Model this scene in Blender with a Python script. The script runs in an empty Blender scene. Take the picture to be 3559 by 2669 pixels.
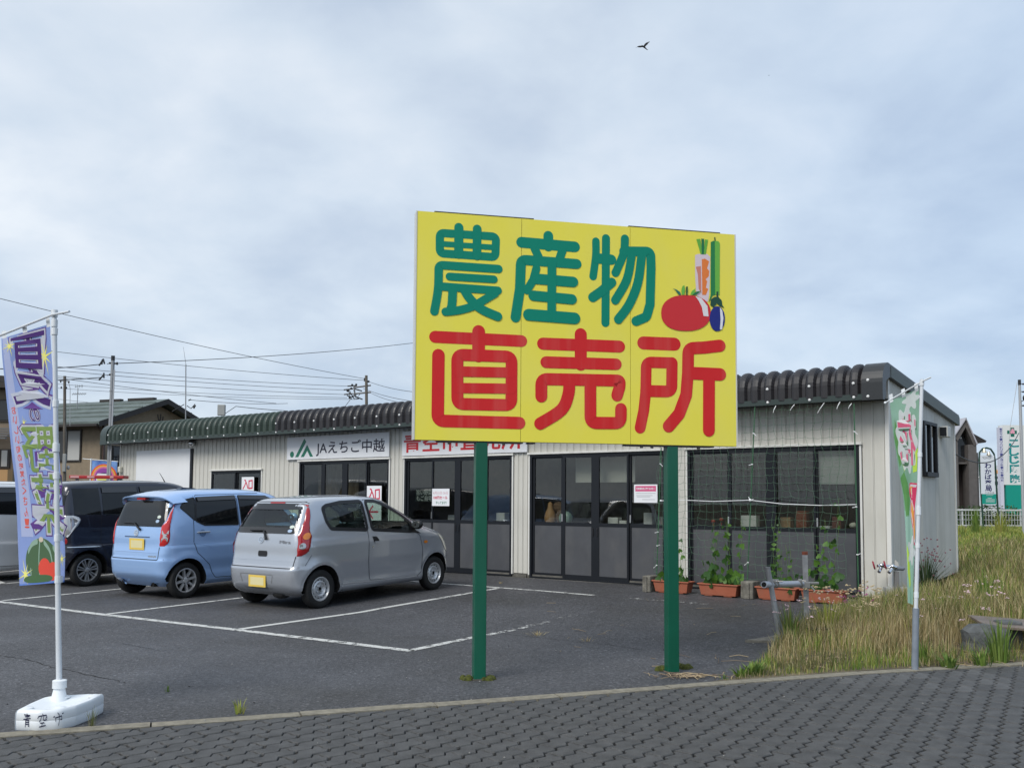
import bpy, bmesh, math, random
from mathutils import Vector, Matrix, Euler
from mathutils.geometry import delaunay_2d_cdt, tessellate_polygon
random.seed(7)
R = math.radians
D = bpy.data
SC = bpy.context.scene
COL = SC.collection

# ------------------------------------------------------------------ camera
EYE = Vector((0, 0, 1.52)); PITCH = 0.0665; ROLL = 0.00644; FPX = 3300.0; SHIFT = 187.3
cam_d = D.cameras.new('camera'); cam = D.objects.new('camera', cam_d); COL.objects.link(cam)
cam_d.sensor_width = 36; cam_d.lens = FPX / 3559 * 36; cam_d.shift_y = SHIFT / 3559
cam_d.clip_start = 0.1; cam_d.clip_end = 4000
cam.matrix_world = Matrix.Translation(EYE) @ Matrix.Rotation(R(90) + PITCH, 4, 'X') @ Matrix.Rotation(ROLL, 4, 'Z')
SC.camera = cam

# ------------------------------------------------------------------ sky and sun
SUN_EL, SUN_AZ = R(46), math.atan2(-0.80, -0.60)
w = D.worlds.new('World'); SC.world = w; w.use_nodes = True
nt = w.node_tree; nt.nodes.clear(); N = nt.nodes.new; L = nt.links.new
out = N('ShaderNodeOutputWorld'); bg = N('ShaderNodeBackground'); bg.inputs['Strength'].default_value = 0.1
sky = N('ShaderNodeTexSky'); sky.sky_type = 'NISHITA'; sky.sun_disc = False
sky.sun_elevation = SUN_EL; sky.sun_rotation = math.pi / 2 - SUN_AZ
tc = N('ShaderNodeTexCoord'); sep = N('ShaderNodeSeparateXYZ'); L(tc.outputs['Generated'], sep.inputs[0])
def mth(op, a, b=None, clamp=False):
    n = N('ShaderNodeMath'); n.operation = op; n.use_clamp = clamp
    for i, x in enumerate((a, b)):
        if x is None: continue
        if isinstance(x, (int, float)): n.inputs[i].default_value = x
        else: L(x, n.inputs[i])
    return n.outputs[0]
zz = mth('ADD', mth('MAXIMUM', sep.outputs['Z'], 0.0), 0.30)
cx = mth('DIVIDE', sep.outputs['X'], zz); cy = mth('DIVIDE', sep.outputs['Y'], zz)
cmb = N('ShaderNodeCombineXYZ'); L(cx, cmb.inputs[0]); L(cy, cmb.inputs[1]); cmb.inputs[2].default_value = 3.7
def noise(scale, detail, rough, dist=0.0):
    n = N('ShaderNodeTexNoise'); n.inputs['Scale'].default_value = scale; n.inputs['Detail'].default_value = detail
    n.inputs['Roughness'].default_value = rough; n.inputs['Distortion'].default_value = dist
    L(cmb.outputs[0], n.inputs['Vector']); return n.outputs['Fac']
big = noise(1.15, 3, 0.5, 0.3); fine = noise(3.4, 9, 0.52, 0.15)
mix = mth('ADD', mth('MULTIPLY', big, 0.44), mth('MULTIPLY', fine, 0.56))
ramp = N('ShaderNodeValToRGB'); cr = ramp.color_ramp
def clc(r, g, b):
    f = lambda c: ((c / 255 + 0.055) / 1.055) ** 2.4
    return (f(r) * 6.0, f(g) * 6.0, f(b) * 6.0, 1)
cr.elements[0].position = 0.34; cr.elements[0].color = clc(183, 199, 219)
cr.elements[1].position = 0.68; cr.elements[1].color = clc(236, 242, 248)
e = cr.elements.new(0.44); e.color = clc(198, 211, 227)
e = cr.elements.new(0.52); e.color = clc(210, 222, 235)
e = cr.elements.new(0.60); e.color = clc(222, 231, 241)
L(mix, ramp.inputs['Fac'])
# thinner, bluer cloud towards +x, as the sky in view shows
blue = N('ShaderNodeMixRGB'); blue.blend_type = 'MULTIPLY'
bx = mth('MULTIPLY', mth('SUBTRACT', sep.outputs['X'], 0.05), 1.7, True)
L(bx, blue.inputs['Fac']); L(ramp.outputs[0], blue.inputs[1]); blue.inputs[2].default_value = (0.76, 0.85, 0.96, 1)
mx = N('ShaderNodeMixRGB'); mx.inputs['Fac'].default_value = 0.90
L(sky.outputs[0], mx.inputs[1]); L(blue.outputs[0], mx.inputs[2])
L(mx.outputs[0], bg.inputs['Color']); L(bg.outputs[0], out.inputs['Surface'])
sd_ = D.lights.new('sun', 'SUN'); sd_.energy = 1.5; sd_.angle = R(28); sd_.color = (1, 0.965, 0.91)
sun = D.objects.new('sun', sd_); COL.objects.link(sun)
sdir = Vector((math.cos(SUN_EL) * math.cos(SUN_AZ), math.cos(SUN_EL) * math.sin(SUN_AZ), math.sin(SUN_EL)))
sun.rotation_euler = sdir.to_track_quat('Z', 'Y').to_euler(); sun.location = (-5, -8, 20)
SC.view_settings.view_transform = 'Standard'; SC.view_settings.look = 'None'
SC.view_settings.exposure = 0.84; SC.view_settings.gamma = 1.0; SC.view_settings.use_curve_mapping = False
SC.render.engine = 'CYCLES'
SC.cycles.max_bounces = 7; SC.cycles.diffuse_bounces = 3; SC.cycles.glossy_bounces = 3
SC.cycles.transparent_max_bounces = 12; SC.cycles.caustics_reflective = False; SC.cycles.caustics_refractive = False
try: SC.cycles.use_denoising = True
except Exception: pass

# ------------------------------------------------------------------ survey: the places of things on site (metres)
CORNER = Vector((5.326, 13.417, 0)); PHI = 2.48634          # right front corner of the market building, heading of its front
FD = Vector((math.cos(PHI), math.sin(PHI), 0)); FN = Vector((-math.sin(PHI), math.cos(PHI), 0))
SIGN0 = Vector((-0.828, 8.050, 2.036)); SPHI = 0.227
CAMI = cam.matrix_world.to_3x3()
def ray(px, py):
    return CAMI @ Vector(((px - 1779.5) / FPX, -(py - 1334.5 - SHIFT) / FPX, -1))
def on_plane(px, py, pt, n):
    r = ray(px, py); return EYE + r * ((pt - EYE).dot(n) / r.dot(n))
def ground_z(p):
    n = (Vector((p[0], p[1], 0)) - CORNER).dot(FN)
    return 0.15 * min(1, max(0, (4.8 - n) / 4.6))
def grd(px, py):
    p = on_plane(px, py, Vector((0, 0, 0)), Vector((0, 0, 1)))
    for _ in range(25): p = on_plane(px, py, Vector((0, 0, ground_z(p))), Vector((0, 0, 1)))
    return p
def at(px, py, Y):
    r = ray(px, py); return EYE + r * (Y / r.y)
def fac(px, py, n=0.0):                                     # point of the market front: (s, n, z) in the building's own axes
    p = on_plane(px, py, CORNER + FN * n, FN) - CORNER; return Vector((p.dot(FD), n, p.z))
def bld(s, n, z): return CORNER + FD * s + FN * n + Vector((0, 0, z))

# ------------------------------------------------------------------ materials
MATS = {}
def srgb(r, g, b):
    f = lambda c: c / 255 / 12.92 if c <= 10 else ((c / 255 + 0.055) / 1.055) ** 2.4
    return (f(r), f(g), f(b))
def M(name, col, rough=0.6, metal=0.0, spec=0.5, var=0.0, vscale=3.0, bump=0.0, bscale=60.0, coat=0.0, col2=None, stretch=None, attr=None, rvar=0.0, emit=0.0, twoside=False, dirt=None, trans=0.0):
    if name in MATS: return MATS[name]
    m = D.materials.new(name); m.use_nodes = True; t = m.node_tree; p = t.nodes['Principled BSDF']
    p.inputs['Base Color'].default_value = (*col, 1); p.inputs['Roughness'].default_value = rough
    p.inputs['Metallic'].default_value = metal; p.inputs['Specular IOR Level'].default_value = spec
    if coat: p.inputs['Coat Weight'].default_value = coat; p.inputs['Coat Roughness'].default_value = 0.04
    need = var or bump or col2 or rvar or dirt
    src = None
    if need:
        c = t.nodes.new('ShaderNodeTexCoord'); mp = t.nodes.new('ShaderNodeMapping'); t.links.new(c.outputs['Object'], mp.inputs[0])
        if stretch: mp.inputs['Scale'].default_value = stretch
        n = t.nodes.new('ShaderNodeTexNoise'); n.inputs['Scale'].default_value = vscale; n.inputs['Detail'].default_value = 6; n.inputs['Roughness'].default_value = 0.6
        t.links.new(mp.outputs[0], n.inputs['Vector'])
        if var or col2:
            r = t.nodes.new('ShaderNodeValToRGB'); r.color_ramp.elements[0].position = 0.33; r.color_ramp.elements[1].position = 0.67
            a = tuple(x * (1 - var) for x in col); b = col2 or tuple(min(1, x * (1 + var)) for x in col)
            r.color_ramp.elements[0].color = (*a, 1); r.color_ramp.elements[1].color = (*b, 1)
            t.links.new(n.outputs['Fac'], r.inputs['Fac']); src = r.outputs[0]
        if dirt:                                            # streaky weathering (colour, amount, scale xyz)
            mp2 = t.nodes.new('ShaderNodeMapping'); mp2.inputs['Scale'].default_value = dirt[2]; t.links.new(c.outputs['Object'], mp2.inputs[0])
            n2 = t.nodes.new('ShaderNodeTexNoise'); n2.inputs['Scale'].default_value = 1; n2.inputs['Detail'].default_value = 7; t.links.new(mp2.outputs[0], n2.inputs['Vector'])
            r2 = t.nodes.new('ShaderNodeMapRange'); r2.inputs[1].default_value = 0.48; r2.inputs[2].default_value = 0.75; r2.inputs[4].default_value = dirt[1]
            t.links.new(n2.outputs['Fac'], r2.inputs[0])
            mxx = t.nodes.new('ShaderNodeMixRGB'); t.links.new(r2.outputs[0], mxx.inputs[0])
            if src: t.links.new(src, mxx.inputs[1])
            else: mxx.inputs[1].default_value = (*col, 1)
            mxx.inputs[2].default_value = (*dirt[0], 1); src = mxx.outputs[0]
        if rvar:
            r3 = t.nodes.new('ShaderNodeMapRange'); r3.inputs[3].default_value = rough - rvar; r3.inputs[4].default_value = rough + rvar
            t.links.new(n.outputs['Fac'], r3.inputs[0]); t.links.new(r3.outputs[0], p.inputs['Roughness'])
        if bump:
            n3 = t.nodes.new('ShaderNodeTexNoise'); n3.inputs['Scale'].default_value = bscale; n3.inputs['Detail'].default_value = 4
            t.links.new(mp.outputs[0], n3.inputs['Vector']); bp = t.nodes.new('ShaderNodeBump'); bp.inputs['Strength'].default_value = bump; bp.inputs['Distance'].default_value = 0.02
            t.links.new(n3.outputs['Fac'], bp.inputs['Height']); t.links.new(bp.outputs[0], p.inputs['Normal'])
    if attr:
        a = t.nodes.new('ShaderNodeAttribute'); a.attribute_name = attr; src = a.outputs['Color']
    if src: t.links.new(src, p.inputs['Base Color'])
    if trans:
        ts = t.nodes.new('ShaderNodeBsdfTranslucent'); ms = t.nodes.new('ShaderNodeMixShader'); ms.inputs[0].default_value = trans
        if src: t.links.new(src, ts.inputs[0])
        else: ts.inputs[0].default_value = (*col, 1)
        o = t.nodes['Material Output']; t.links.new(p.outputs[0], ms.inputs[1]); t.links.new(ts.outputs[0], ms.inputs[2]); t.links.new(ms.outputs[0], o.inputs[0])
    MATS[name] = m; return m
def glass(name, tint, refl=1.0, rough=0.0, alpha=0.0, body=(0.02, 0.02, 0.02)):
    """thin pane: what lies behind shows through tinted, plus a mirror reflection that grows at grazing angles"""
    if name in MATS: return MATS[name]
    m = D.materials.new(name); m.use_nodes = True; t = m.node_tree; t.nodes.clear()
    o = t.nodes.new('ShaderNodeOutputMaterial'); lw = t.nodes.new('ShaderNodeLayerWeight'); lw.inputs[0].default_value = 0.5
    pw = t.nodes.new('ShaderNodeMath'); pw.operation = 'POWER'; t.links.new(lw.outputs['Facing'], pw.inputs[0]); pw.inputs[1].default_value = 4.5
    fr = t.nodes.new('ShaderNodeMath'); fr.operation = 'MULTIPLY_ADD'; t.links.new(pw.outputs[0], fr.inputs[0]); fr.inputs[1].default_value = 0.9; fr.inputs[2].default_value = 0.055
    tr = t.nodes.new('ShaderNodeBsdfTransparent'); tr.inputs[0].default_value = (*tint, 1)
    gl = t.nodes.new('ShaderNodeBsdfGlossy'); gl.inputs['Roughness'].default_value = rough; gl.inputs[0].default_value = (refl, refl, refl, 1)
    mx = t.nodes.new('ShaderNodeMixShader'); t.links.new(fr.outputs[0], mx.inputs[0])
    base = tr.outputs[0]
    if alpha:
        df = t.nodes.new('ShaderNodeBsdfDiffuse'); df.inputs[0].default_value = (*body, 1)
        m2 = t.nodes.new('ShaderNodeMixShader'); m2.inputs[0].default_value = alpha
        t.links.new(tr.outputs[0], m2.inputs[1]); t.links.new(df.outputs[0], m2.inputs[2]); base = m2.outputs[0]
    t.links.new(base, mx.inputs[1]); t.links.new(gl.outputs[0], mx.inputs[2]); t.links.new(mx.outputs[0], o.inputs[0])
    MATS[name] = m; return m

# ------------------------------------------------------------------ mesh building
class MB:
    def __init__(s): s.v = []; s.f = []; s.mi = []; s.c = []
    def add(s, vs, fs, mi=0):
        o = len(s.v); s.v += [tuple(x) for x in vs]; s.f += [tuple(i + o for i in f) for f in fs]; s.mi += [mi] * len(fs); return s
    def box(s, x0, x1, y0, y1, z0, z1, mi=0, mat=None):
        vs = [Vector((x, y, z)) for x in (x0, x1) for y in (y0, y1) for z in (z0, z1)]
        if mat: vs = [mat @ v for v in vs]
        return s.add(vs, [(0, 1, 3, 2), (4, 6, 7, 5), (0, 4, 5, 1), (2, 3, 7, 6), (0, 2, 6, 4), (1, 5, 7, 3)], mi)
    def rbox(s, x0, x1, y0, y1, z0, z1, b=0.01, mi=0, mat=None):
        """box with chamfered edges"""
        b = min(b, (x1 - x0) * .45, (y1 - y0) * .45, (z1 - z0) * .45)
        bm = bmesh.new(); bmesh.ops.create_cube(bm, size=1)
        for v in bm.verts: v.co = Vector(((x0 + x1) / 2 + v.co.x * (x1 - x0), (y0 + y1) / 2 + v.co.y * (y1 - y0), (z0 + z1) / 2 + v.co.z * (z1 - z0)))
        bmesh.ops.bevel(bm, geom=list(bm.edges), offset=b, segments=2, affect='EDGES', profile=0.5)
        return s.bm(bm, mi, mat)
    def bm(s, bm, mi=0, mat=None):
        bm.verts.index_update(); vs = [(mat @ v.co if mat else v.co.copy()) for v in bm.verts]; fs = [tuple(v.index for v in f.verts) for f in bm.faces]
        bm.free(); return s.add(vs, fs, mi)
    def tube(s, pts, r, n=8, caps=True, mi=0):
        pts = [Vector(p) for p in pts]; rs = r if isinstance(r, (list, tuple)) else [r] * len(pts)
        rings = []; up = None
        for i, p in enumerate(pts):
            d = (pts[min(i + 1, len(pts) - 1)] - pts[max(i - 1, 0)])
            if d.length < 1e-9: d = Vector((0, 0, 1))
            d.normalize()
            if up is None: up = Vector((0, 0, 1)) if abs(d.z) < .9 else Vector((1, 0, 0))
            a = d.cross(up)
            if a.length < 1e-6: a = d.cross(Vector((0, 1, 0)))
            a.normalize(); up = a.cross(d); 
            rings.append([p + (a * math.cos(2 * math.pi * k / n) + up * math.sin(2 * math.pi * k / n)) * rs[i] for k in range(n)])
        vs = [v for q in rings for v in q]; fs = []
        for i in range(len(pts) - 1):
            for k in range(n): fs.append((i * n + k, i * n + (k + 1) % n, (i + 1) * n + (k + 1) % n, (i + 1) * n + k))
        if caps: fs += [tuple(range(n)), tuple(range((len(pts) - 1) * n, len(pts) * n))]
        return s.add(vs, fs, mi)
    def lathe(s, prof, n=24, mat=None, mi=0, closed=False):
        """prof: (radius, height along local z)"""
        vs = []; fs = []; K = len(prof)
        for k in range(n):
            a = 2 * math.pi * k / n
            for r, z in prof: vs.append(Vector((r * math.cos(a), r * math.sin(a), z)))
        if mat: vs = [mat @ v for v in vs]
        for k in range(n):
            for i in range(K if closed else K - 1):
                j = (i + 1) % K; k2 = (k + 1) % n
                fs.append((k * K + i, k2 * K + i, k2 * K + j, k * K + j))
        return s.add(vs, fs, mi)
    def prism(s, poly, h0, h1, f=lambda x, y, h: (x, y, h), mi=0):
        n = len(poly); vs = [f(x, y, h0) for x, y in poly] + [f(x, y, h1) for x, y in poly]
        fs = [tuple(range(n)), tuple(range(n, 2 * n))] + [(i, (i + 1) % n, (i + 1) % n + n, i + n) for i in range(n)]
        return s.add(vs, fs, mi)
    def grid(s, fn, nu, nv, mi=0):
        vs = [fn(i / nu, j / nv) for j in range(nv + 1) for i in range(nu + 1)]
        fs = [(j * (nu + 1) + i, j * (nu + 1) + i + 1, (j + 1) * (nu + 1) + i + 1, (j + 1) * (nu + 1) + i) for j in range(nv) for i in range(nu)]
        return s.add(vs, fs, mi)
    def ball(s, c, rx, ry=None, rz=None, nu=12, nv=8, mi=0):
        ry = ry or rx; rz = rz or rx; c = Vector(c); vs = []; fs = []
        for j in range(nv + 1):
            t = math.pi * j / nv
            for i in range(nu): a = 2 * math.pi * i / nu; vs.append(c + Vector((rx * math.sin(t) * math.cos(a), ry * math.sin(t) * math.sin(a), rz * math.cos(t))))
        for j in range(nv):
            for i in range(nu): fs.append((j * nu + i, j * nu + (i + 1) % nu, (j + 1) * nu + (i + 1) % nu, (j + 1) * nu + i))
        return s.add(vs, fs, mi)
    def mesh(s, name, mats, smooth=False, ang=None):
        me = D.meshes.new(name); me.from_pydata(s.v, [], s.f)
        for m in (mats if isinstance(mats, (list, tuple)) else [mats]): me.materials.append(m)
        if any(s.mi): me.polygons.foreach_set('material_index', s.mi)
        me.validate(clean_customdata=False)
        bm = bmesh.new(); bm.from_mesh(me); bmesh.ops.recalc_face_normals(bm, faces=bm.faces); bm.to_mesh(me); bm.free()
        if smooth:
            me.polygons.foreach_set('use_smooth', [True] * len(me.polygons))
            me.set_sharp_from_angle(angle=R(ang or 35))
        return me
    def obj(s, name, mats, parent=None, smooth=False, ang=None, **props):
        o = D.objects.new(name, s.mesh(name, mats, smooth, ang)); COL.objects.link(o)
        if parent: o.parent = parent
        for k, v in props.items(): o[k] = v
        return o
def thing(name, label, cat, loc=(0, 0, 0), rz=0.0, group=None):
    o = D.objects.new(name, None); COL.objects.link(o); o.location = loc; o.rotation_euler = (0, 0, rz); o.empty_display_size = 0.2
    o['label'] = label; o['category'] = cat
    if group: o['group'] = group
    return o
def tag(o, label, cat, group=None):
    o['label'] = label; o['category'] = cat
    if group: o['group'] = group
    return o
def link(o, me, name=None, parent=None, mw=None, **props):
    c = D.objects.new(name or o, me); COL.objects.link(c)
    if parent: c.parent = parent
    if mw is not None: c.matrix_local = mw
    for k, v in props.items(): c[k] = v
    return c
def copy_tree(o, parent=None):
    c = o.copy(); COL.objects.link(c)
    if parent: c.parent = parent
    for ch in list(o.children): copy_tree(ch, c)
    return c
# flat figures -----------------------------------------------------------------------------
def smooth_path(pts, k=6, closed=False):
    P = [Vector((*p, 0)) if len(p) == 2 else Vector(p) for p in pts]; o = []; n = len(P)
    for i in range(n if closed else n - 1):
        p1 = P[i]; p2 = P[(i + 1) % n]; p0 = P[i - 1] if (i > 0 or closed) else p1; p3 = P[(i + 2) % n] if (i + 2 < n or closed) else p2
        for j in range(k):
            t = j / k
            o.append(0.5 * ((2 * p1) + (p2 - p0) * t + (2 * p0 - 5 * p1 + 4 * p2 - p3) * t * t + (3 * p1 - p0 - 3 * p2 + p3) * t ** 3))
    if not closed: o.append(P[-1])
    return o
def round_path(pts, r, closed=False):
    """polyline with rounded corners of radius r"""
    P = [Vector(p) for p in pts]; n = len(P); o = []
    for i in range(n):
        if not closed and i in (0, n - 1): o.append(P[i]); continue
        a = P[i - 1]; b = P[i]; c = P[(i + 1) % n]; da = (a - b); dc = (c - b); la = da.length; lc = dc.length; da.normalize(); dc.normalize()
        ang = da.angle(dc)
        if ang > 2.9: o.append(b); continue
        t = min(r / math.tan(ang / 2), la * .49, lc * .49)
        s0 = b + da * t; s1 = b + dc * t
        for k in range(7):
            u = k / 6; o.append((1 - u) ** 2 * s0 + 2 * u * (1 - u) * b + u * u * s1)
    return o
def stroke(mb, pts, wd, fn, closed=False, caps=True, mi=0, h=0.0):
    """flat brush stroke with round ends; fn(x, y, h) -> point"""
    P = [Vector(p[:2]) for p in pts]; n = len(P)
    if n < 2: return
    Ls = []; Rs = []
    for i in range(n):
        a = P[i - 1] if (i > 0 or closed) else P[i]; b = P[(i + 1) % n] if (i < n - 1 or closed) else P[i]
        d1 = (P[i] - a); d2 = (b - P[i])
        if d1.length < 1e-9: d1 = d2
        if d2.length < 1e-9: d2 = d1
        d1 = d1.normalized(); d2 = d2.normalized(); m = (d1 + d2)
        m = m.normalized() if m.length > 1e-6 else d1
        nn = Vector((-m.y, m.x)); k = 1 / max(0.5, nn.dot(Vector((-d1.y, d1.x))))
        ww = (wd[i] if isinstance(wd, (list, tuple)) else wd) / 2
        Ls.append(P[i] + nn * ww * k); Rs.append(P[i] - nn * ww * k)
    vs = []; fs = []
    for a, b in zip(Ls, Rs): vs += [fn(a.x, a.y, h), fn(b.x, b.y, h)]
    for i in range(n if closed else n - 1):
        j = (i + 1) % n; fs.append((2 * i, 2 * i + 1, 2 * j + 1, 2 * j))
    if caps and not closed:
        for e, q in ((0, 1), (n - 1, n - 2)):
            d = (P[e] - P[q]).normalized(); ww = (wd[e] if isinstance(wd, (list, tuple)) else wd) / 2; base = len(vs)
            nn = Vector((-d.y, d.x)); K = 9
            for k in range(K + 1):
                t = math.pi * k / K; p = P[e] + nn * ww * math.cos(t) + d * ww * math.sin(t); vs.append(fn(p.x, p.y, h))
            fs.append(tuple(range(base, base + K + 1)))
    mb.add(vs, fs, mi)
def fill(mb, poly, fn, h=0.0, step=None, mi=0):
    """filled outline laid on fn(x, y, h); step subdivides it so that it follows a curved surface"""
    P = [Vector(p[:2]) for p in poly]
    if not step:
        tri = tessellate_polygon([[Vector((p.x, p.y, 0)) for p in P]])
        mb.add([fn(p.x, p.y, h) for p in P], tri, mi); return
    B = []
    for i, p in enumerate(P):
        q = P[(i + 1) % len(P)]; k = max(1, int(math.ceil((q - p).length / step)))
        B += [p.lerp(q, j / k) for j in range(k)]
    nb = len(B); pts = list(B)
    x0 = min(p.x for p in P); x1 = max(p.x for p in P); y0 = min(p.y for p in P); y1 = max(p.y for p in P)
    def inside(x, y):
        c = False; j = nb - 1
        for i in range(nb):
            if (B[i].y > y) != (B[j].y > y) and x < (B[j].x - B[i].x) * (y - B[i].y) / (B[j].y - B[i].y) + B[i].x: c = not c
            j = i
        return c
    y = y0 + step / 2
    while y < y1:
        x = x0 + step / 2
        while x < x1:
            if inside(x, y) and min((b - Vector((x, y))).length_squared for b in B) > (step * .35) ** 2: pts.append(Vector((x, y)))
            x += step
        y += step
    r = delaunay_2d_cdt(pts, [], [list(range(nb))], 1, 1e-6)
    mb.add([fn(p.x, p.y, h) for p in r[0]], [tuple(f) for f in r[2]], mi)
def text_flat(s, bold=0.0, res=3, spacing=1.0):
    cu = D.curves.new('lettering', 'FONT'); cu.body = s; cu.size = 1; cu.offset = bold; cu.resolution_u = res; cu.space_character = spacing
    o = D.objects.new('lettering', cu); COL.objects.link(o)
    me = D.meshes.new_from_object(o.evaluated_get(bpy.context.evaluated_depsgraph_get()))
    vs = [tuple(v.co[:2]) for v in me.vertices]; fs = [tuple(p.vertices) for p in me.polygons]
    D.objects.remove(o); D.curves.remove(cu); D.meshes.remove(me)
    return vs, fs
def text(mb, s, x0, x1, y0, y1, fn, bold=0.0, h=0.0, mi=0, mirror=False, ref=None, keep=False):
    """write s in the rectangle x0..x1, y0..y1 (ref: bounds of the plain text, so outlines stay concentric)"""
    vs, fs = text_flat(s, bold)
    if not vs: return
    rv = ref or (vs if not bold else text_flat(s, 0)[0])
    a0 = min(v[0] for v in rv); a1 = max(v[0] for v in rv); b0 = min(v[1] for v in rv); b1 = max(v[1] for v in rv)
    sx = (x1 - x0) / (a1 - a0); sy = (y1 - y0) / (b1 - b0)
    q = [((a1 - v[0]) if mirror else (v[0] - a0), v[1] - b0) for v in vs]
    mb.add([fn(x0 + a * sx, y0 + b * sy, h) for a, b in q], fs, mi)
# ------------------------------------------------------------------ ground, parking lot, pavement
def ST(o): o['kind'] = 'structure'; return o
KERB = [(-60, -16), (-14, 2.15), (-8, 4.5), (-3.3, 6.26), (-0.38, 7.35), (0.43, 7.66), (1.8, 8.2), (3.2, 8.74), (4.9, 9.26), (9, 10.4), (16, 12.1), (60, 22)]
def kerb_y(x, off=0.0):
    for (a, b), (c, d) in zip(KERB, KERB[1:]):
        if a <= x <= c:
            t = (x - a) / (c - a); return b + (d - b) * t + off / math.cos(math.atan2(d - b, c - a))
    return 0
def field_z(x, y):
    e = y - (kerb_y(x) + 0.1)
    z = 0.052 * min(max(e, 0), 7.5) + 0.016 * max(0, min(e, 40) - 7.5)
    return z
def asphalt_material():
    m = D.materials.new('asphalt'); m.use_nodes = True; t = m.node_tree; p = t.nodes['Principled BSDF']; nn = t.nodes.new; ln = t.links.new
    c = nn('ShaderNodeTexCoord')
    def nz(sc, det, ro=0.6):
        n = nn('ShaderNodeTexNoise'); n.inputs['Scale'].default_value = sc; n.inputs['Detail'].default_value = det; n.inputs['Roughness'].default_value = ro
        ln(c.outputs['Object'], n.inputs['Vector']); return n.outputs['Fac']
    def rmp(src, *st):
        r = nn('ShaderNodeValToRGB'); els = r.color_ramp.elements
        els[0].position, els[0].color = st[0][0], (*st[0][1], 1); els[1].position, els[1].color = st[-1][0], (*st[-1][1], 1)
        for q in st[1:-1]: e = els.new(q[0]); e.color = (*q[1], 1)
        ln(src, r.inputs[0]); return r.outputs[0]
    g = lambda v: (v, v * 1.0, v * 1.02)
    big = rmp(nz(0.30, 5), (0.35, (0.054, 0.053, 0.050)), (0.5, g(0.072)), (0.68, g(0.094)))
    v = nn('ShaderNodeTexVoronoi'); v.inputs['Scale'].default_value = 55; ln(c.outputs['Object'], v.inputs['Vector'])
    st = rmp(v.outputs['Color'], (0.0, g(0.48)), (0.55, g(0.92)), (0.84, g(1.2)), (0.95, g(2.2)))
    mu = nn('ShaderNodeMixRGB'); mu.blend_type = 'MULTIPLY'; mu.inputs[0].default_value = 1; ln(big, mu.inputs[1]); ln(st, mu.inputs[2])
    n2 = rmp(nz(26, 6, 0.75), (0.36, g(0.62)), (0.62, g(1.35)))
    mu2 = nn('ShaderNodeMixRGB'); mu2.blend_type = 'MULTIPLY'; mu2.inputs[0].default_value = 0.85; ln(mu.outputs[0], mu2.inputs[1]); ln(n2, mu2.inputs[2])
    ln(mu2.outputs[0], p.inputs['Base Color'])
    r = nn('ShaderNodeMapRange'); r.inputs[1].default_value = 0.36; r.inputs[2].default_value = 0.62; r.inputs[3].default_value = 0.50; r.inputs[4].default_value = 0.74
    ln(nz(0.55, 5), r.inputs[0]); ln(r.outputs[0], p.inputs['Roughness']); p.inputs['Specular IOR Level'].default_value = 0.42
    b = nn('ShaderNodeBump'); b.inputs['Strength'].default_value = 0.55; b.inputs['Distance'].default_value = 0.012
    ad = nn('ShaderNodeMath'); ad.operation = 'ADD'; ln(v.outputs['Distance'], ad.inputs[0]); ln(nz(60, 5, 0.7), ad.inputs[1]); ln(ad.outputs[0], b.inputs['Height']); ln(b.outputs[0], p.inputs['Normal'])
    return m
ASPH = asphalt_material()
# wide ground to the horizon
gm = MB(); gm.add([(-900, -300, -0.06), (900, -300, -0.06), (900, 1500, -0.06), (-900, 1500, -0.06)], [(0, 1, 2, 3)])
ST(gm.obj('ground', M('soil', (0.085, 0.075, 0.05), 0.95, var=0.4, vscale=0.3)))
# asphalt lot, draped over the gentle rise towards the building
EDGE_R = [(1.97, 8.30), (2.30, 8.85), (2.62, 9.6), (2.9, 10.2), (3.25, 10.9), (4.1, 12.0), (4.75, 12.8)]
def to_sn(p): q = Vector((p[0], p[1], 0)) - CORNER; return q.dot(FD), q.dot(FN)
bnd = [(x, kerb_y(x)) for x in (-60, -30, -14, -8, -5.5, -3.3, -2, -0.38, 0.43, 1.2)] + EDGE_R + [tuple(bld(0.3, -0.15, 0)[:2]), tuple(bld(20.2, -0.15, 0)[:2]), tuple(bld(20.2, -9, 0)[:2]), tuple(bld(75, -9, 0)[:2])]
pts = [Vector(p) for p in bnd]; nb = len(pts)
for s_ in range(0, 44):
    for n_ in (4.8, 3.3, 1.8, 0.2):
        q = bld(0.5 + s_ * 0.9, n_, 0)
        if n_ < 6 and q.x < 0.40 * q.y - 1.6: pts.append(Vector((q.x, q.y)))
for a, b in zip(EDGE_R, EDGE_R[1:]): pass
r = delaunay_2d_cdt(pts, [], [list(range(nb))], 1, 1e-5)
am = MB(); am.add([(p.x, p.y, ground_z(p)) for p in r[0]], [tuple(f) for f in r[2]])
lot = ST(am.obj('parking_lot', ASPH))
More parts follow.
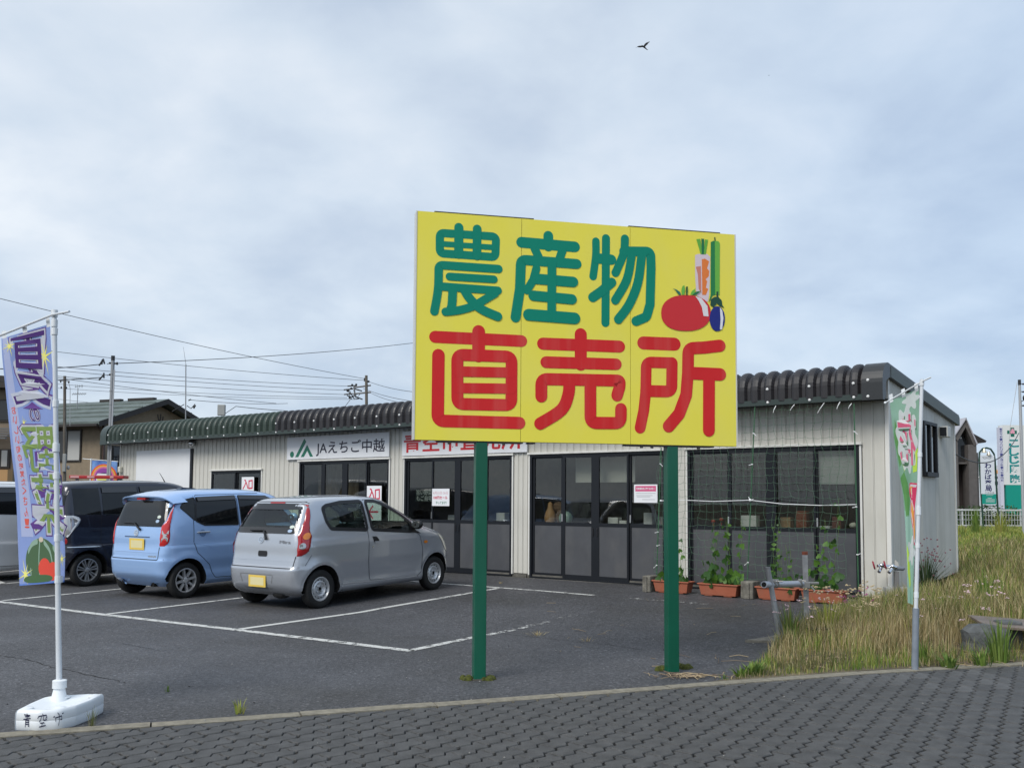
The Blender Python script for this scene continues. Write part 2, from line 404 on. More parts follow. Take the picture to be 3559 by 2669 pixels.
# cracks and an old seam in the asphalt
CR = M('crack_dirt', (0.012, 0.012, 0.011), 0.9)
def ribbon(mb, pts, wd, dz=0.003):
    P = [Vector((p[0], p[1], 0)) for p in pts]
    stroke(mb, [(p.x, p.y) for p in P], wd, lambda x, y, h: (x, y, ground_z((x, y)) + dz), caps=False)
rc = random.Random(3)
for line, wd in (([(0, 2278), (90, 2290), (183, 2318), (285, 2340), (390, 2362), (440, 2376)], 0.012), ([(1746, 2203), (1880, 2216), (2015, 2231), (2140, 2243), (2260, 2262)], 0.010), ([(430, 2236), (560, 2262), (640, 2250)], 0.006)):
    q = [grd(*p) for p in line]; o = []
    for a, b in zip(q, q[1:]):
        for k in range(6): o.append(a.lerp(b, k / 6) + Vector((rc.uniform(-.012, .012), rc.uniform(-.02, .02), 0)))
    mb = MB(); ribbon(mb, o, [wd * rc.uniform(.3, 1.2) for _ in o]); mb.obj('crack', CR, lot)
# worn painted lines
def paint_material():
    m = D.materials.new('road_paint'); m.use_nodes = True; t = m.node_tree; p = t.nodes['Principled BSDF']; nn = t.nodes.new; ln = t.links.new
    c = nn('ShaderNodeTexCoord'); n = nn('ShaderNodeTexNoise'); n.inputs['Scale'].default_value = 9; n.inputs['Detail'].default_value = 9; n.inputs['Roughness'].default_value = 0.75; ln(c.outputs['Object'], n.inputs['Vector'])
    a = nn('ShaderNodeAttribute'); a.attribute_name = 'wear'
    ad = nn('ShaderNodeMath'); ad.operation = 'SUBTRACT'; ln(n.outputs['Fac'], ad.inputs[0]); ln(a.outputs['Fac'], ad.inputs[1])
    r = nn('ShaderNodeMapRange'); r.inputs[1].default_value = -0.03; r.inputs[2].default_value = 0.03; ln(ad.outputs[0], r.inputs[0])
    p.inputs['Base Color'].default_value = (0.56, 0.56, 0.53, 1); p.inputs['Roughness'].default_value = 0.7
    tr = nn('ShaderNodeBsdfTransparent'); mx = nn('ShaderNodeMixShader'); ln(r.outputs[0], mx.inputs[0]); ln(tr.outputs[0], mx.inputs[1]); ln(p.outputs[0], mx.inputs[2]); ln(mx.outputs[0], t.nodes['Material Output'].inputs[0])
    return m
PAINT = paint_material()
def line(pts, wd, wear):
    q = []
    for (a, b) in zip(pts, pts[1:]):
        k = max(2, int((Vector(b) - Vector(a)).length / 0.25))
        q += [Vector(a).lerp(Vector(b), i / k) for i in range(k)]
    q.append(Vector(pts[-1]))
    mb = MB(); stroke(mb, q, wd, lambda x, y, h: (x, y, ground_z((x, y)) + 0.004), caps=False)
    o = mb.obj('parking_line', PAINT); ST(o)
    at_ = o.data.attributes.new('wear', 'FLOAT', 'POINT'); n = len(o.data.vertices)
    ws = wear if isinstance(wear, (list, tuple)) else (wear, wear)
    at_.data.foreach_set('value', [ws[0] + (ws[1] - ws[0]) * (i // 2) / max(1, n // 2 - 1) for i in range(n)])
SNP = lambda s, n: tuple(bld(s, n, 0)[:2])
line([SNP(14.5, 7.45), SNP(10.53, 7.31), SNP(8.0, 7.16), SNP(5.44, 6.94), SNP(2.78, 6.77)], 0.125, (0.43, 0.45))
line([SNP(2.81, 6.75), SNP(2.91, 5.7), SNP(3.02, 3.5), SNP(3.04, 1.8)], 0.10, (0.43, 0.68))
line([SNP(5.44, 6.9), SNP(5.66, 4.2), SNP(5.72, 1.65)], 0.10, (0.38, 0.44))
line([SNP(7.98, 7.1), SNP(8.38, 4.8), SNP(8.5, 1.65)], 0.09, (0.43, 0.46))
line([SNP(10.69, 7.2), SNP(11.15, 5.0), SNP(11.2, 1.7)], 0.09, (0.42, 0.46))
line([SNP(13.4, 7.3), SNP(13.7, 5.0), SNP(13.8, 1.7)], 0.10, 0.38)
line([SNP(15.9, 7.4), SNP(16.3, 5.0), SNP(16.4, 1.7)], 0.10, 0.38)
line([SNP(16.2, 5.2), SNP(13.5, 5.9)], 0.10, 0.40)
line([SNP(14, 1.6), SNP(7.0, 1.6), SNP(5.0, 1.56), SNP(3.9, 1.6)], 0.09, (0.36, 0.46))
line([SNP(3.3, 1.62), SNP(2.6, 1.6), SNP(1.4, 1.6)], 0.08, (0.53, 0.6))
# edging strip between lot and pavement, in long concrete blocks
KM = M('kerb_concrete', (0.215, 0.195, 0.15), 0.9, var=0.25, vscale=14, bump=0.3, bscale=80)
kerb = None
xs = []; x = -13.6
while x < 13: xs.append(x); x += 0.93
kb0 = MB(); kb0.box(-0.01, 0.01, -0.01, 0.01, -0.05, -0.045)
kerb = ST(MB().add([(a, kerb_y(a, -0.13) - .0, -0.02) for a in (-14, 14)] + [(a, kerb_y(a, 0.01), -0.02) for a in (14, -14)], [(0, 1, 2, 3)]).obj('kerb_strip', CR))
for i, x0 in enumerate(xs):
    x1 = x0 + 0.92; k = 4; mb = MB(); top = []
    dz = rc.uniform(-.002, .004)
    A = [(x0 + (x1 - x0) * j / k) for j in range(k + 1)]
    lo = [Vector((a + 0.045, kerb_y(a, -0.115), 0)) for a in A]; hi = [Vector((a, kerb_y(a, 0.0), 0)) for a in A]
    vs = [(p.x, p.y, 0.006 + dz) for p in lo] + [(p.x, p.y, 0.006 + dz) for p in hi]; n = k + 1
    fs = [(j, j + 1, n + j + 1, n + j) for j in range(k)]
    vs += [(p.x, p.y, -0.06) for p in lo] + [(p.x, p.y, -0.06) for p in hi]
    fs += [(j, j + 1, 2 * n + j + 1, 2 * n + j) for j in range(k)] + [(n + j, n + j + 1, 3 * n + j + 1, 3 * n + j) for j in range(k)] + [(0, n, 3 * n, 2 * n), (k, n + k, 3 * n + k, 2 * n + k)]
    mb.add(vs, fs); mb.obj('kerb_block', KM, kerb)
# pavement of wavy interlocking pavers
def paver_material():
    m = M('paver_concrete', (0.075, 0.075, 0.074), 0.72, var=0.28, vscale=7, bump=0.35, bscale=110); t = m.node_tree; p = t.nodes['Principled BSDF']
    src = p.inputs['Base Color'].links[0].from_socket; oi = t.nodes.new('ShaderNodeObjectInfo'); r = t.nodes.new('ShaderNodeMapRange'); r.inputs[3].default_value = 0.72; r.inputs[4].default_value = 1.28
    t.links.new(oi.outputs['Random'], r.inputs[0]); hv = t.nodes.new('ShaderNodeMixRGB'); hv.blend_type = 'MULTIPLY'; hv.inputs[0].default_value = 1
    t.links.new(src, hv.inputs[1]); t.links.new(r.outputs[0], hv.inputs[2])
    n = t.nodes.new('ShaderNodeTexNoise'); n.inputs['Scale'].default_value = 150; n.inputs['Detail'].default_value = 3; c = t.nodes.new('ShaderNodeTexCoord'); t.links.new(c.outputs['Object'], n.inputs['Vector'])
    r2 = t.nodes.new('ShaderNodeMapRange'); r2.inputs[1].default_value = .3; r2.inputs[2].default_value = .7; r2.inputs[3].default_value = 0.6; r2.inputs[4].default_value = 1.4; t.links.new(n.outputs['Fac'], r2.inputs[0])
    h2 = t.nodes.new('ShaderNodeMixRGB'); h2.blend_type = 'MULTIPLY'; h2.inputs[0].default_value = 1; t.links.new(hv.outputs[0], h2.inputs[1]); t.links.new(r2.outputs[0], h2.inputs[2])
    t.links.new(h2.outputs[0], p.inputs['Base Color']); return m
PAV = paver_material()
walk = ST(MB().add([(-14, -4, -0.028), (16, -4, -0.028), (16, kerb_y(15.9, -0.12), -0.028)] + [(x, kerb_y(x, -0.12), -0.028) for x in (9, 4.9, 3.2, 1.8, 0.43, -0.38, -3.3, -8, -13.9)], [tuple(range(12))]).obj('sidewalk', M('joint_sand', (0.02, 0.019, 0.017), 0.95, var=0.3, vscale=20)))
PU = Vector((math.cos(R(60)), math.sin(R(60)))); PV = Vector((PU.y, -PU.x)); PL, PW = 0.30, 0.13
def zig(u):
    t = (u / (PL / 2)) % 1.0; return 0.021 * (2 * t / 0.62 - 1 if t < 0.62 else 1 - 2 * (t - 0.62) / 0.38)
def paver_outline(g=0.0085):
    o = []
    ku = [0.0, .31, .62, .81]; us = [(a + b) * PL / 2 for b in (0, 1) for a in ku]
    wav = lambda v: 0.012 * math.sin(2 * math.pi * v / PW)
    for u in us: o.append((u, zig(u)))
    for v in (0, .25, .5, .75): o.append((PL + wav(v * PW), v * PW + zig(PL) * (1 - 0)))
    for u in [PL] + us[:0:-1]: o.append((u, PW + zig(u)))
    for v in (1, .75, .5, .25): o.append((wav(v * PW), v * PW + zig(0)))
    cx = PL / 2; cy = PW / 2
    return [(cx + (u - cx) * (1 - 2 * g / PL), cy + (v - cy) * (1 - 2 * g / PW)) for u, v in o]
OUT = paver_outline()
def paver_mb(poly):
    n = len(poly); cx = sum(p[0] for p in poly) / n; cy = sum(p[1] for p in poly) / n
    ins = [(cx + (x - cx) * 0.965, cy + (y - cy) * 0.93) for x, y in poly]
    mb = MB(); mb.add([(x, y, 0) for x, y in ins] + [(x, y, -0.006) for x, y in poly] + [(x, y, -0.03) for x, y in poly],
        [tuple(range(n))] + [(i, (i + 1) % n, n + (i + 1) % n, n + i) for i in range(n)] + [(n + i, n + (i + 1) % n, 2 * n + (i + 1) % n, 2 * n + i) for i in range(n)])
    return mb
def clip_half(poly, o, nrm):
    r = []
    for i, p in enumerate(poly):
        q = poly[(i + 1) % len(poly)]; dp = (Vector(p) - o).dot(nrm); dq = (Vector(q) - o).dot(nrm)
        if dp >= 0: r.append(p)
        if (dp >= 0) != (dq >= 0): t = dp / (dp - dq); r.append((p[0] + (q[0] - p[0]) * t, p[1] + (q[1] - p[1]) * t))
    return r
P_ME = paver_mb(OUT).mesh('paver', PAV)
from bpy_extras.object_utils import world_to_camera_view
bpy.context.view_layer.update()
cand = []
for i in range(-60, 60):
    for j in range(-80, 90):
        o = PU * (PL * (i + 0.5 * (j % 2))) + PV * (PW * j) + Vector((0.0, 6.0)); c = o + PU * PL / 2 + PV * PW / 2
        if not (-6.5 < c.x < 8 and 3.6 < c.y): continue
        e = c.y - kerb_y(c.x, -0.125)
        if e > 0.17: continue
        q = world_to_camera_view(SC, cam, Vector((c.x, c.y, 0)))
        if not (-0.25 < q.x < 1.25 and q.y > -0.45): continue
        cand.append((0 if (-0.02 < q.x < 1.02 and q.y > -0.03) else 1, c.length, o, e))
cand.sort(key=lambda a: a[:2])
rest = MB(); placed = 0
for k, (hid, d, o, e) in enumerate(cand):
    mw = Matrix.Translation((o.x, o.y, rc.uniform(-.0015, .0015))) @ Matrix(((PU.x, PV.x, 0, 0), (PU.y, PV.y, 0, 0), (0, 0, 1, 0), (0, 0, 0, 1))) @ Euler((R(rc.uniform(-.5, .5)), R(rc.uniform(-.3, .3)), 0)).to_matrix().to_4x4()
    poly = OUT; clipped = False
    if e > -0.22:
        kp = Vector((o.x, kerb_y(o.x, -0.125))); sl = (kerb_y(o.x + .2) - kerb_y(o.x - .2)) / .4; nr = Vector((sl, -1)).normalized()
        lo = Vector(((kp - o).dot(PU), (kp - o).dot(PV))); ln = Vector((nr.dot(PU), nr.dot(PV)))
        poly = clip_half(OUT, lo, ln); clipped = len(poly) != len(OUT) or poly != OUT
        if len(poly) < 3: continue
        ar = abs(sum(poly[a][0] * poly[a - 1][1] - poly[a - 1][0] * poly[a][1] for a in range(len(poly)))) / 2
        if ar < 0.0012: continue
    if hid == 0 and placed < 300:
        placed += 1
        link('paver', paver_mb(poly).mesh('paver', PAV) if clipped else P_ME, None, walk, mw)
    else:
        q = paver_mb(poly); rest.add([mw @ Vector(v) for v in q.v], q.f)
if rest.v: rest.obj('paving', PAV, walk, kind='stuff')
# weedy plot to the right of the lot
EDGE_ALL = [(1.0, 7.7)] + EDGE_R + [(6.5, 14.2), (22, 50), (40, 90)]
def edge_x(y):
    for (a, b), (c, d) in zip(EDGE_ALL, EDGE_ALL[1:]):
        if b <= y <= d: return a + (c - a) * (y - b) / (d - b)
    return EDGE_ALL[0][0]
def plot_z(x, y):
    t = min(1, max(0, (x - edge_x(y)) / 0.9)); g = ground_z((x, y)) if y < 14.5 else 0.15
    return g + (field_z(x, y) - g) * t if t < 1 else field_z(x, y)
fm = MB(); NX, NY = 40, 44
def fpt2(u, v):
    y = 8.0 + v ** 1.5 * 44
    x = edge_x(y) - 0.03 + u ** 1.6 * 42
    yy = max(y, kerb_y(x))
    return Vector((x, yy, plot_z(x, yy) + 0.009))
fm.grid(fpt2, NX, NY)
ST(fm.obj('weed_plot', M('plot_soil', (0.10, 0.08, 0.052), 0.95, var=0.45, vscale=2.2, bump=0.6, bscale=25, col2=(0.17, 0.14, 0.085))))
# ------------------------------------------------------------------ the farm shop
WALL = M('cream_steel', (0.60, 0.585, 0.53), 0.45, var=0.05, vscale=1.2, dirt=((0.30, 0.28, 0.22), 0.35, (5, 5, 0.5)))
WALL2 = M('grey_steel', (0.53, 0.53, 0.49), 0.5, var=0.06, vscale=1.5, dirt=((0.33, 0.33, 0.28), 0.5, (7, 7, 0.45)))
TRIM = M('white_trim', (0.72, 0.71, 0.67), 0.45, dirt=((0.35, 0.33, 0.27), 0.3, (6, 6, 1)))
SASH = M('dark_sash', (0.010, 0.012, 0.016), 0.5, spec=0.3)
KICK = M('grey_panel', (0.068, 0.071, 0.079), 0.6, var=0.10, vscale=2.5, dirt=((0.12, 0.118, 0.115), 0.5, (3, 3, 1.5)))
GREEN_R = M('green_roof', (0.030, 0.048, 0.036), 0.45, var=0.15, vscale=2)
BLACK_R = M('charcoal_roof', (0.022, 0.020, 0.022), 0.42, var=0.15, vscale=2)
GUT = M('gutter_green', (0.030, 0.045, 0.040), 0.35)
SHOPG = glass('shop_glass', (0.80, 0.82, 0.80), 0.9, 0.01)
PLINTH = M('plinth', (0.12, 0.115, 0.10), 0.9, var=0.3, vscale=6)
shop = thing('market_building', 'long cream ribbed-steel farm shop with barrel-edged roof and dark glazed doors', 'shop', CORNER, PHI)
LEN, DEP = 20.04, 3.85
def BP(name, mb, mat, parent=shop, **k): return mb.obj(name, mat, parent, **k)
OPEN = [(0.40, 3.13), (3.53, 6.287), (6.70, 9.43), (9.87, 12.66)]
# each ribbed siding sheet, full height or cut over an opening
def sheet_mb(wd, z0, z1):
    mb = MB(); e = 0.0015; r = 0.016
    prof = [(e, 0), (0.012, 0.002), (0.016, r), (0.030, r), (0.034, 0.003), (wd - e, 0.0)]
    n = len(prof); vs = [(x, y, z) for z in (z0, z1) for x, y in prof]
    mb.add(vs, [(i, i + 1, n + i + 1, n + i) for i in range(n - 1)]); return mb
cache = {}
def siding(s0, s1, z0, z1, pitch):
    k = max(1, round((s1 - s0) / pitch)); wd = (s1 - s0) / k
    for i in range(k):
        key = (round(wd, 4), z0, z1)
        if key not in cache: cache[key] = sheet_mb(wd, z0, z1).mesh('siding_sheet', WALL)
        link('siding_sheet', cache[key], None, shop, Matrix.Translation((s0 + i * wd, 0, 0)))
ZT = 3.10
siding(0.035, 0.36, 0.20, ZT, 0.16); siding(0.36, 3.17, 2.40, ZT, 0.14); siding(3.17, 3.49, 0.22, ZT, 0.16); siding(3.49, 6.33, 2.40, ZT, 0.145)
siding(6.33, 6.66, 0.22, ZT, 0.11); siding(6.66, 9.47, 2.40, ZT, 0.145); siding(9.47, 9.83, 0.22, ZT, 0.12); siding(9.83, 12.70, 2.40, ZT, 0.145)
siding(12.70, 14.0, 0.20, ZT, 0.165); siding(14.0, 15.91, 2.21, ZT, 0.165); siding(14.0, 15.91, 0.20, 1.05, 0.165); siding(15.91, LEN, 0.20, ZT, 0.165)
# core walls behind the sheets, with the rooms left hollow
mb = MB()
mb.box(0.03, 0.40, -0.10, -0.03, 0.0, ZT)
for a, b in ((3.13, 3.53), (6.287, 6.70), (9.43, 9.87), (12.66, 14.0), (15.91, LEN - .02)): mb.box(a, b, -0.10, -0.03, 0.0, ZT)
mb.box(0.40, 12.66, -0.10, -0.03, 2.36, ZT - .002); mb.box(14.0, 15.91, -0.10, -0.03, 2.2, ZT - .002); mb.box(14.0, 15.91, -0.10, -0.03, 0.0, 1.06)
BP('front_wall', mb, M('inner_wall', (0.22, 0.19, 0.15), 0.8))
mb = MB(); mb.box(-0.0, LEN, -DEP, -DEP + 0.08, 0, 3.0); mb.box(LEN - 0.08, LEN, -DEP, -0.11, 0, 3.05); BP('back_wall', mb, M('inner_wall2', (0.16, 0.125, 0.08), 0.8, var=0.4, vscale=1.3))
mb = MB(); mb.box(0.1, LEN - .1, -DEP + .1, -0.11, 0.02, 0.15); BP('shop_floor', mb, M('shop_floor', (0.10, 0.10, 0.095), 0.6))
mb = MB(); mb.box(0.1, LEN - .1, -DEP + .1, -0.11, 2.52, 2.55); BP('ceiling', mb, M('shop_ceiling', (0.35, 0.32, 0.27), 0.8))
mb = MB(); mb.box(0.01, LEN, -0.12, -0.005, 0.05, 0.21); BP('plinth', mb, PLINTH)
mb = MB(); mb.box(0.30, 12.75, -0.10, 0.10, 0.02, 0.150); BP('threshold', mb, M('threshold_concrete', (0.22, 0.21, 0.18), 0.8, var=0.2, vscale=5))
# right gable wall with its fine corrugation
mb = MB(); n = 96; vs = []
prof = []
for i in range(n * 2 + 1):
    t = DEP * i / (n * 2); prof.append((t, -0.004 - 0.010 * (1 if i % 4 in (1, 2) else 0)))
z0f = lambda t: 0.20 + 0.15 * t / DEP; zt = lambda t: 3.38 - 0.103 * t
vs = [(p, -t, z0f(t)) for t, p in prof] + [(p, -t, zt(t)) for t, p in prof]; K = len(prof)
mb.add(vs, [(i, i + 1, K + i + 1, K + i) for i in range(K - 1) if not (1.76 < (prof[i][0] + prof[i + 1][0]) / 2 < 2.55)])
W0, W1 = 1.76, 2.55
mb.add([(-.004, -W0, z0f(W0)), (-.004, -W1, z0f(W1)), (-.004, -W1, 1.95), (-.004, -W0, 1.95)], [(0, 1, 2, 3)])
mb.add([(-.004, -W0, 2.82), (-.004, -W1, 2.82), (-.004, -W1, zt(W1)), (-.004, -W0, zt(W0))], [(0, 1, 2, 3)])
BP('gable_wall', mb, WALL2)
mb = MB(); mb.box(-0.022, 0.035, -0.035, 0.022, 0.20, 3.36); mb.box(-0.03, -0.0, -DEP - .02, -DEP + 0.03, 0.3, 3.0); BP('corner_trim', mb, TRIM)
mb = MB(); mb.box(LEN - .02, LEN + 0.02, -0.05, 0.022, 0.20, 3.1); BP('corner_trim', mb, TRIM)
# gable window
wnd = BP('side_window', MB().box(-0.055, 0.0, -W0 - .05, -W0, 1.95, 2.82).box(-0.055, 0.0, -W1, -W1 + .05, 1.95, 2.82).box(-0.055, 0.0, -W1 + .05, -W0 - .05, 2.77, 2.82).box(-0.075, 0.0, -W1 + .05, -W0 - .05, 1.95, 2.02).box(-0.05, -.005, -2.18, -2.12, 2.02, 2.77), SASH)
BP('pane', MB().box(-0.022, -0.016, -W1 + .05, -W0 - .05, 2.02, 2.77), glass('side_glass', (0.10, 0.12, 0.11), 1.0, 0.0), wnd)
BP('extractor_hood', MB().rbox(-0.15, -0.015, -3.02, -2.82, 2.62, 2.80, 0.012), M('hood_grey', (0.55, 0.55, 0.52), 0.5))
BP('extractor_grille', MB().box(-0.13, -0.03, -2.82, -2.80, 2.64, 2.78), SASH)
# doors and windows ---------------------------------------------------------
def sash_group(kind, s0, s1, z0, z1, panes, kick=True):
    mb = MB(); d0, d1 = -0.07, 0.022
    mb.box(s0, s0 + 0.045, d0, d1, z0, z1); mb.box(s1 - 0.045, s1, d0, d1, z0, z1); mb.box(s0 + .045, s1 - .045, d0, d1, z1 - 0.045, z1); mb.box(s0 + .045, s1 - .045, d0, d1 + .004, z0, z0 + 0.03)
    fr = BP('door_frame' if kick else 'window_frame', mb, SASH)
    BP('lintel_flashing', MB().box(s0 - 0.045, s1 + 0.045, -0.02, 0.050, z1, z1 + 0.035), TRIM)
    for a, b in ((s0 - .03, s0 - .002), (s1 + .002, s1 + .03)): BP('jamb_trim', MB().box(a, b, -0.04, 0.026, max(z0, .2), z1 - .002), TRIM)
    for i, (a, b) in enumerate(panes):
        lft = panes[i - 1][1] if i else s0 + 0.045; rgt = panes[i + 1][0] if i < len(panes) - 1 else s1 - 0.045
        A = (a + lft) / 2 if i else lft; B = (b + rgt) / 2 if i < len(panes) - 1 else rgt
        y = (-0.012 if i in (1, 2) else -0.045); t = 0.032; m2 = MB(); zb = z0 + 0.03; zt_ = z1 - 0.045
        m2.box(A, a, y, y + t, zb, zt_); m2.box(b, B, y, y + t, zb, zt_); m2.box(a, b, y, y + t, zt_ - 0.03, zt_)
        if kick:
            m2.box(a, b, y, y + t, zb, z0 + 0.10); m2.box(a, b, y, y + t, 1.10, 1.155)
        else: m2.box(a, b, y, y + t, zb, zb + 0.05)
        o = BP('door_leaf' if kick else 'window_sash', m2, SASH)
        BP('pane', MB().box(a, b, y + .012, y + .018, 1.155 if kick else zb + .05, zt_ - 0.03), SHOPG, o)
        if kick:
            BP('kick_panel', MB().box(a, b, y + .008, y + .022, z0 + 0.10, 1.10), KICK, o)
            if i in (1, 2):
                hx = b + (B - b) * .45 if i == 1 else A + (a - A) * .55
                BP('handle', MB().rbox(hx - .014, hx + .014, y + t, y + t + .012, 0.93, 1.07, .004), M('handle_black', (0.01, 0.01, 0.012), 0.3), o)
            else:
                hx = (b + B) / 2 if i == 0 else (A + a) / 2
                BP('latch', MB().rbox(hx - .012, hx + .012, y + t, y + t + .014, 1.17, 1.30, .004), M('latch_grey', (0.42, 0.43, 0.44), 0.4, 0.5), o)
    return fr
sash_group('door', 0.40, 3.13, 0.15, 2.365, [(0.48, 1.02), (1.075, 1.655), (1.81, 2.38), (2.455, 3.055)])
sash_group('door', 3.53, 6.287, 0.15, 2.365, [(3.60, 4.19), (4.26, 4.81), (4.967, 5.515), (5.62, 6.20)])
sash_group('door', 6.70, 9.43, 0.15, 2.365, [(6.76, 7.30), (7.38, 7.943), (8.09, 8.65), (8.72, 9.337)])
sash_group('window', 9.87, 12.66, 0.15, 2.365, [(9.913, 10.479), (10.544, 11.104), (11.268, 11.813), (11.965, 12.564)])
sash_group('window', 14.0, 15.91, 1.06, 2.205, [(14.05, 14.92), (15.0, 15.86)], kick=False)
BP('white_panel', MB().box(16.78, 19.19, 0.012, 0.05, 0.60, 2.778), M('white_board', (0.74, 0.75, 0.76), 0.5, var=0.03, vscale=1.2))
BP('panel_edge', MB().box(16.70, 16.778, 0.0, 0.035, 0.60, 2.775), SASH)
# roof ----------------------------------------------------------------------
def eave(h=0.0):
    """section of the roof from the gutter up over the curve and back: (n, z), h = how far proud of the pan"""
    o = [(0.395 + h, 3.02), (0.395 + h, 3.12), (0.395 + h, 3.20)]
    cxn, czn, rr = 0.15, 3.20, 0.245 + h
    for k in range(1, 9):
        a = R(90 - 5.9) * k / 8; o.append((cxn + rr * math.cos(a), czn + rr * math.sin(a)))
    n1, z1 = o[-1]
    o += [(-1.2, z1 + (-1.2 - n1) * 0.103), (-DEP - .15, z1 + (-DEP - .15 - n1) * 0.103)]
    return o
PIT = 0.2105; NB = 94
def roof_sheet(crimp):
    lo = eave(0.0); hi = eave(0.050); e = 0.0
    cols = [(e, lo), (PIT * .16, lo), (PIT * .34, hi), (PIT * .50, hi), (PIT * .66, hi), (PIT * .84, lo), (PIT - e, lo)]
    if crimp:
        hi2 = eave(0.062); cols = [(e, lo), (PIT * .12, lo), (PIT * .26, hi), (PIT * .40, hi2), (PIT * .60, hi2), (PIT * .74, hi), (PIT * .88, lo), (PIT, lo)]
    K = len(lo); vs = [(x, p[0], p[1]) for x, c in cols for p in c]
    # pressed folds across the bend
    fs = [(i * K + k, i * K + k + 1, (i + 1) * K + k + 1, (i + 1) * K + k) for i in range(len(cols) - 1) for k in range(K - 1)]
    mb = MB(); mb.add(vs, fs)
    for k in range(2, 11):
        for i in (1, len(cols) - 3):
            a0, a1 = cols[i][1][k], cols[i + 1][1][k]
            p0 = Vector((cols[i][0], a0[0], a0[1])); p1 = Vector((cols[i + 1][0], a1[0], a1[1]))
            nrm = Vector((0, a1[0] - 0.15, a1[1] - 3.1)).normalized()
            d = Vector((0, -nrm.z, nrm.y)) * 0.010
            mb.add([p0 - d, p1 - d, p1 + d, p0 + d, p0 + nrm * .007, p1 + nrm * .009], [(0, 1, 5, 4), (4, 5, 2, 3)])
    return mb
RG = roof_sheet(True).mesh('roof_sheet', GREEN_R); RB = roof_sheet(True).mesh('roof_sheet', BLACK_R)
for i in range(NB):
    s = 0.22 + i * PIT
    link('roof_sheet', RB if s < 13.0 else RG, None, shop, Matrix.Translation((s, 0, 0)))
SCREW = MB().ball((0, 0, 0), 0.022, nu=8, nv=5).mesh('roof_screw', M('screw_white', (0.78, 0.78, 0.76), 0.4), True)
for i in range(0, NB, 3):
    s = 0.22 + (i + .5) * PIT
    for n_, z_ in ((0.462, 3.20), (0.448, 3.005)): link('roof_screw', SCREW, None, shop, Matrix.Translation((s, n_, z_)))
for n_, z_ in ((0.447, 3.235), (0.451, 3.005)): link('roof_screw', SCREW, None, shop, Matrix.Translation((0.13, n_, z_)))
for a, b in ((-0.05, 7.2), (7.2, 13.0), (13.0, 20.35)): BP('gutter', MB().box(a, b - .004, 0.38, 0.445, 2.965, 3.045), GUT)
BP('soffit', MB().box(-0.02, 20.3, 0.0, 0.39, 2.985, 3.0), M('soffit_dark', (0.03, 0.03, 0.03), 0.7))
def cap(s0, s1, mat):
    o_ = eave(0.055); i_ = [(0.30, 3.03), (0.30, 3.12), (0.29, 3.20), (0.25, 3.24), (0.2, 3.26), (0.15, 3.28), (0.12, 3.29), (0.1, 3.30), (0.08, 3.30), (0.06, 3.30), (0.03, 3.30), (-1.2, 3.30 - .103 * 1.23), (-DEP - .15, 3.30 - .103 * (DEP + .18))]
    o_ = [(0.45, 2.955)] + o_; i_ = [(0.37, 2.955)] + i_
    K = len(o_); mb = MB(); vs = []
    for s in (s0, s1): vs += [(s, n, z) for n, z in o_] + [(s, n, z) for n, z in i_]
    fs = []
    for k in range(K - 1):
        fs += [(k, k + 1, K + k + 1, K + k), (2 * K + k, 2 * K + k + 1, 3 * K + k + 1, 3 * K + k), (k, k + 1, 2 * K + k + 1, 2 * K + k), (K + k, K + k + 1, 3 * K + k + 1, 3 * K + k)]
    mb.add(vs, fs); return BP('verge_flashing', mb, mat)
cap(-0.07, 0.215, M('verge_dark', (0.026, 0.028, 0.030), 0.38)); cap(20.02, 20.32, GUT)
BP('verge_strip', MB().prism([(0.05, 3.455), (-DEP - .16, 3.455 - .103 * (DEP + .21)), (-DEP - .16, 3.30 - .103 * (DEP + .18)), (0.05, 3.30)], -0.076, -0.071, lambda x, y, h: (h, x, y)), M('verge_green', (0.075, 0.095, 0.085), 0.5))
# security lamp dome and wall bracket lamp
BP('dome_lamp', MB().ball((16.64, 0.10, 2.90), 0.085, nu=14, nv=9).tube([(16.64, 0.02, 2.96), (16.64, 0.10, 2.97)], 0.03), M('dome_chrome', (0.55, 0.56, 0.57), 0.08, 0.9), smooth=True)
f = fac(432, 1625)
BP('wall_lamp', MB().rbox(19.88, 20.0, 0.02, 0.11, 2.22, 2.38, 0.02).tube([(19.93, 0.06, 2.24), (19.93, 0.09, 2.1), (19.95, 0.03, 1.9)], 0.008), M('lamp_cream', (0.6, 0.58, 0.5), 0.4))
BP('vent_cover', MB().rbox(6.36, 6.60, 0.0, 0.02, 0.10, 0.20, .003).box(6.40, 6.56, 0.02, 0.024, 0.12, 0.18), PLINTH)
# things inside the shop ------------------------------------------------------
def room(name, label, cat, mb, mat, group=None, smooth=False):
    o = mb.obj(name, mat, None, smooth); o.matrix_world = Matrix.Translation(CORNER) @ Matrix.Rotation(PHI, 4, 'Z'); tag(o, label, cat, group); return o
WHITEB = M('white_card', (0.72, 0.72, 0.70), 0.6); TAN = M('tan_paper', (0.42, 0.27, 0.14), 0.8, var=0.3, vscale=8); WOODT = M('table_wood', (0.20, 0.15, 0.10), 0.6)
for i, (a, b, nm) in enumerate(((0.5, 3.0, 'behind the netted doors'), (3.6, 6.2, 'behind the doors under the big yellow sign'), (6.8, 9.3, 'behind the doors next to the silver car'))):
    t = thing('display_table', 'long wooden display table inside the shop ' + nm, 'table', CORNER, PHI)
    MB().box(a, b, -0.85, -0.25, 1.06, 1.10).obj('tabletop', WOODT, t)
    for x in (a + .05, b - .09):
        for y in (-0.83, -0.31): MB().box(x, x + .04, y, y + .04, 0.15, 1.06).obj('leg', WOODT, t)
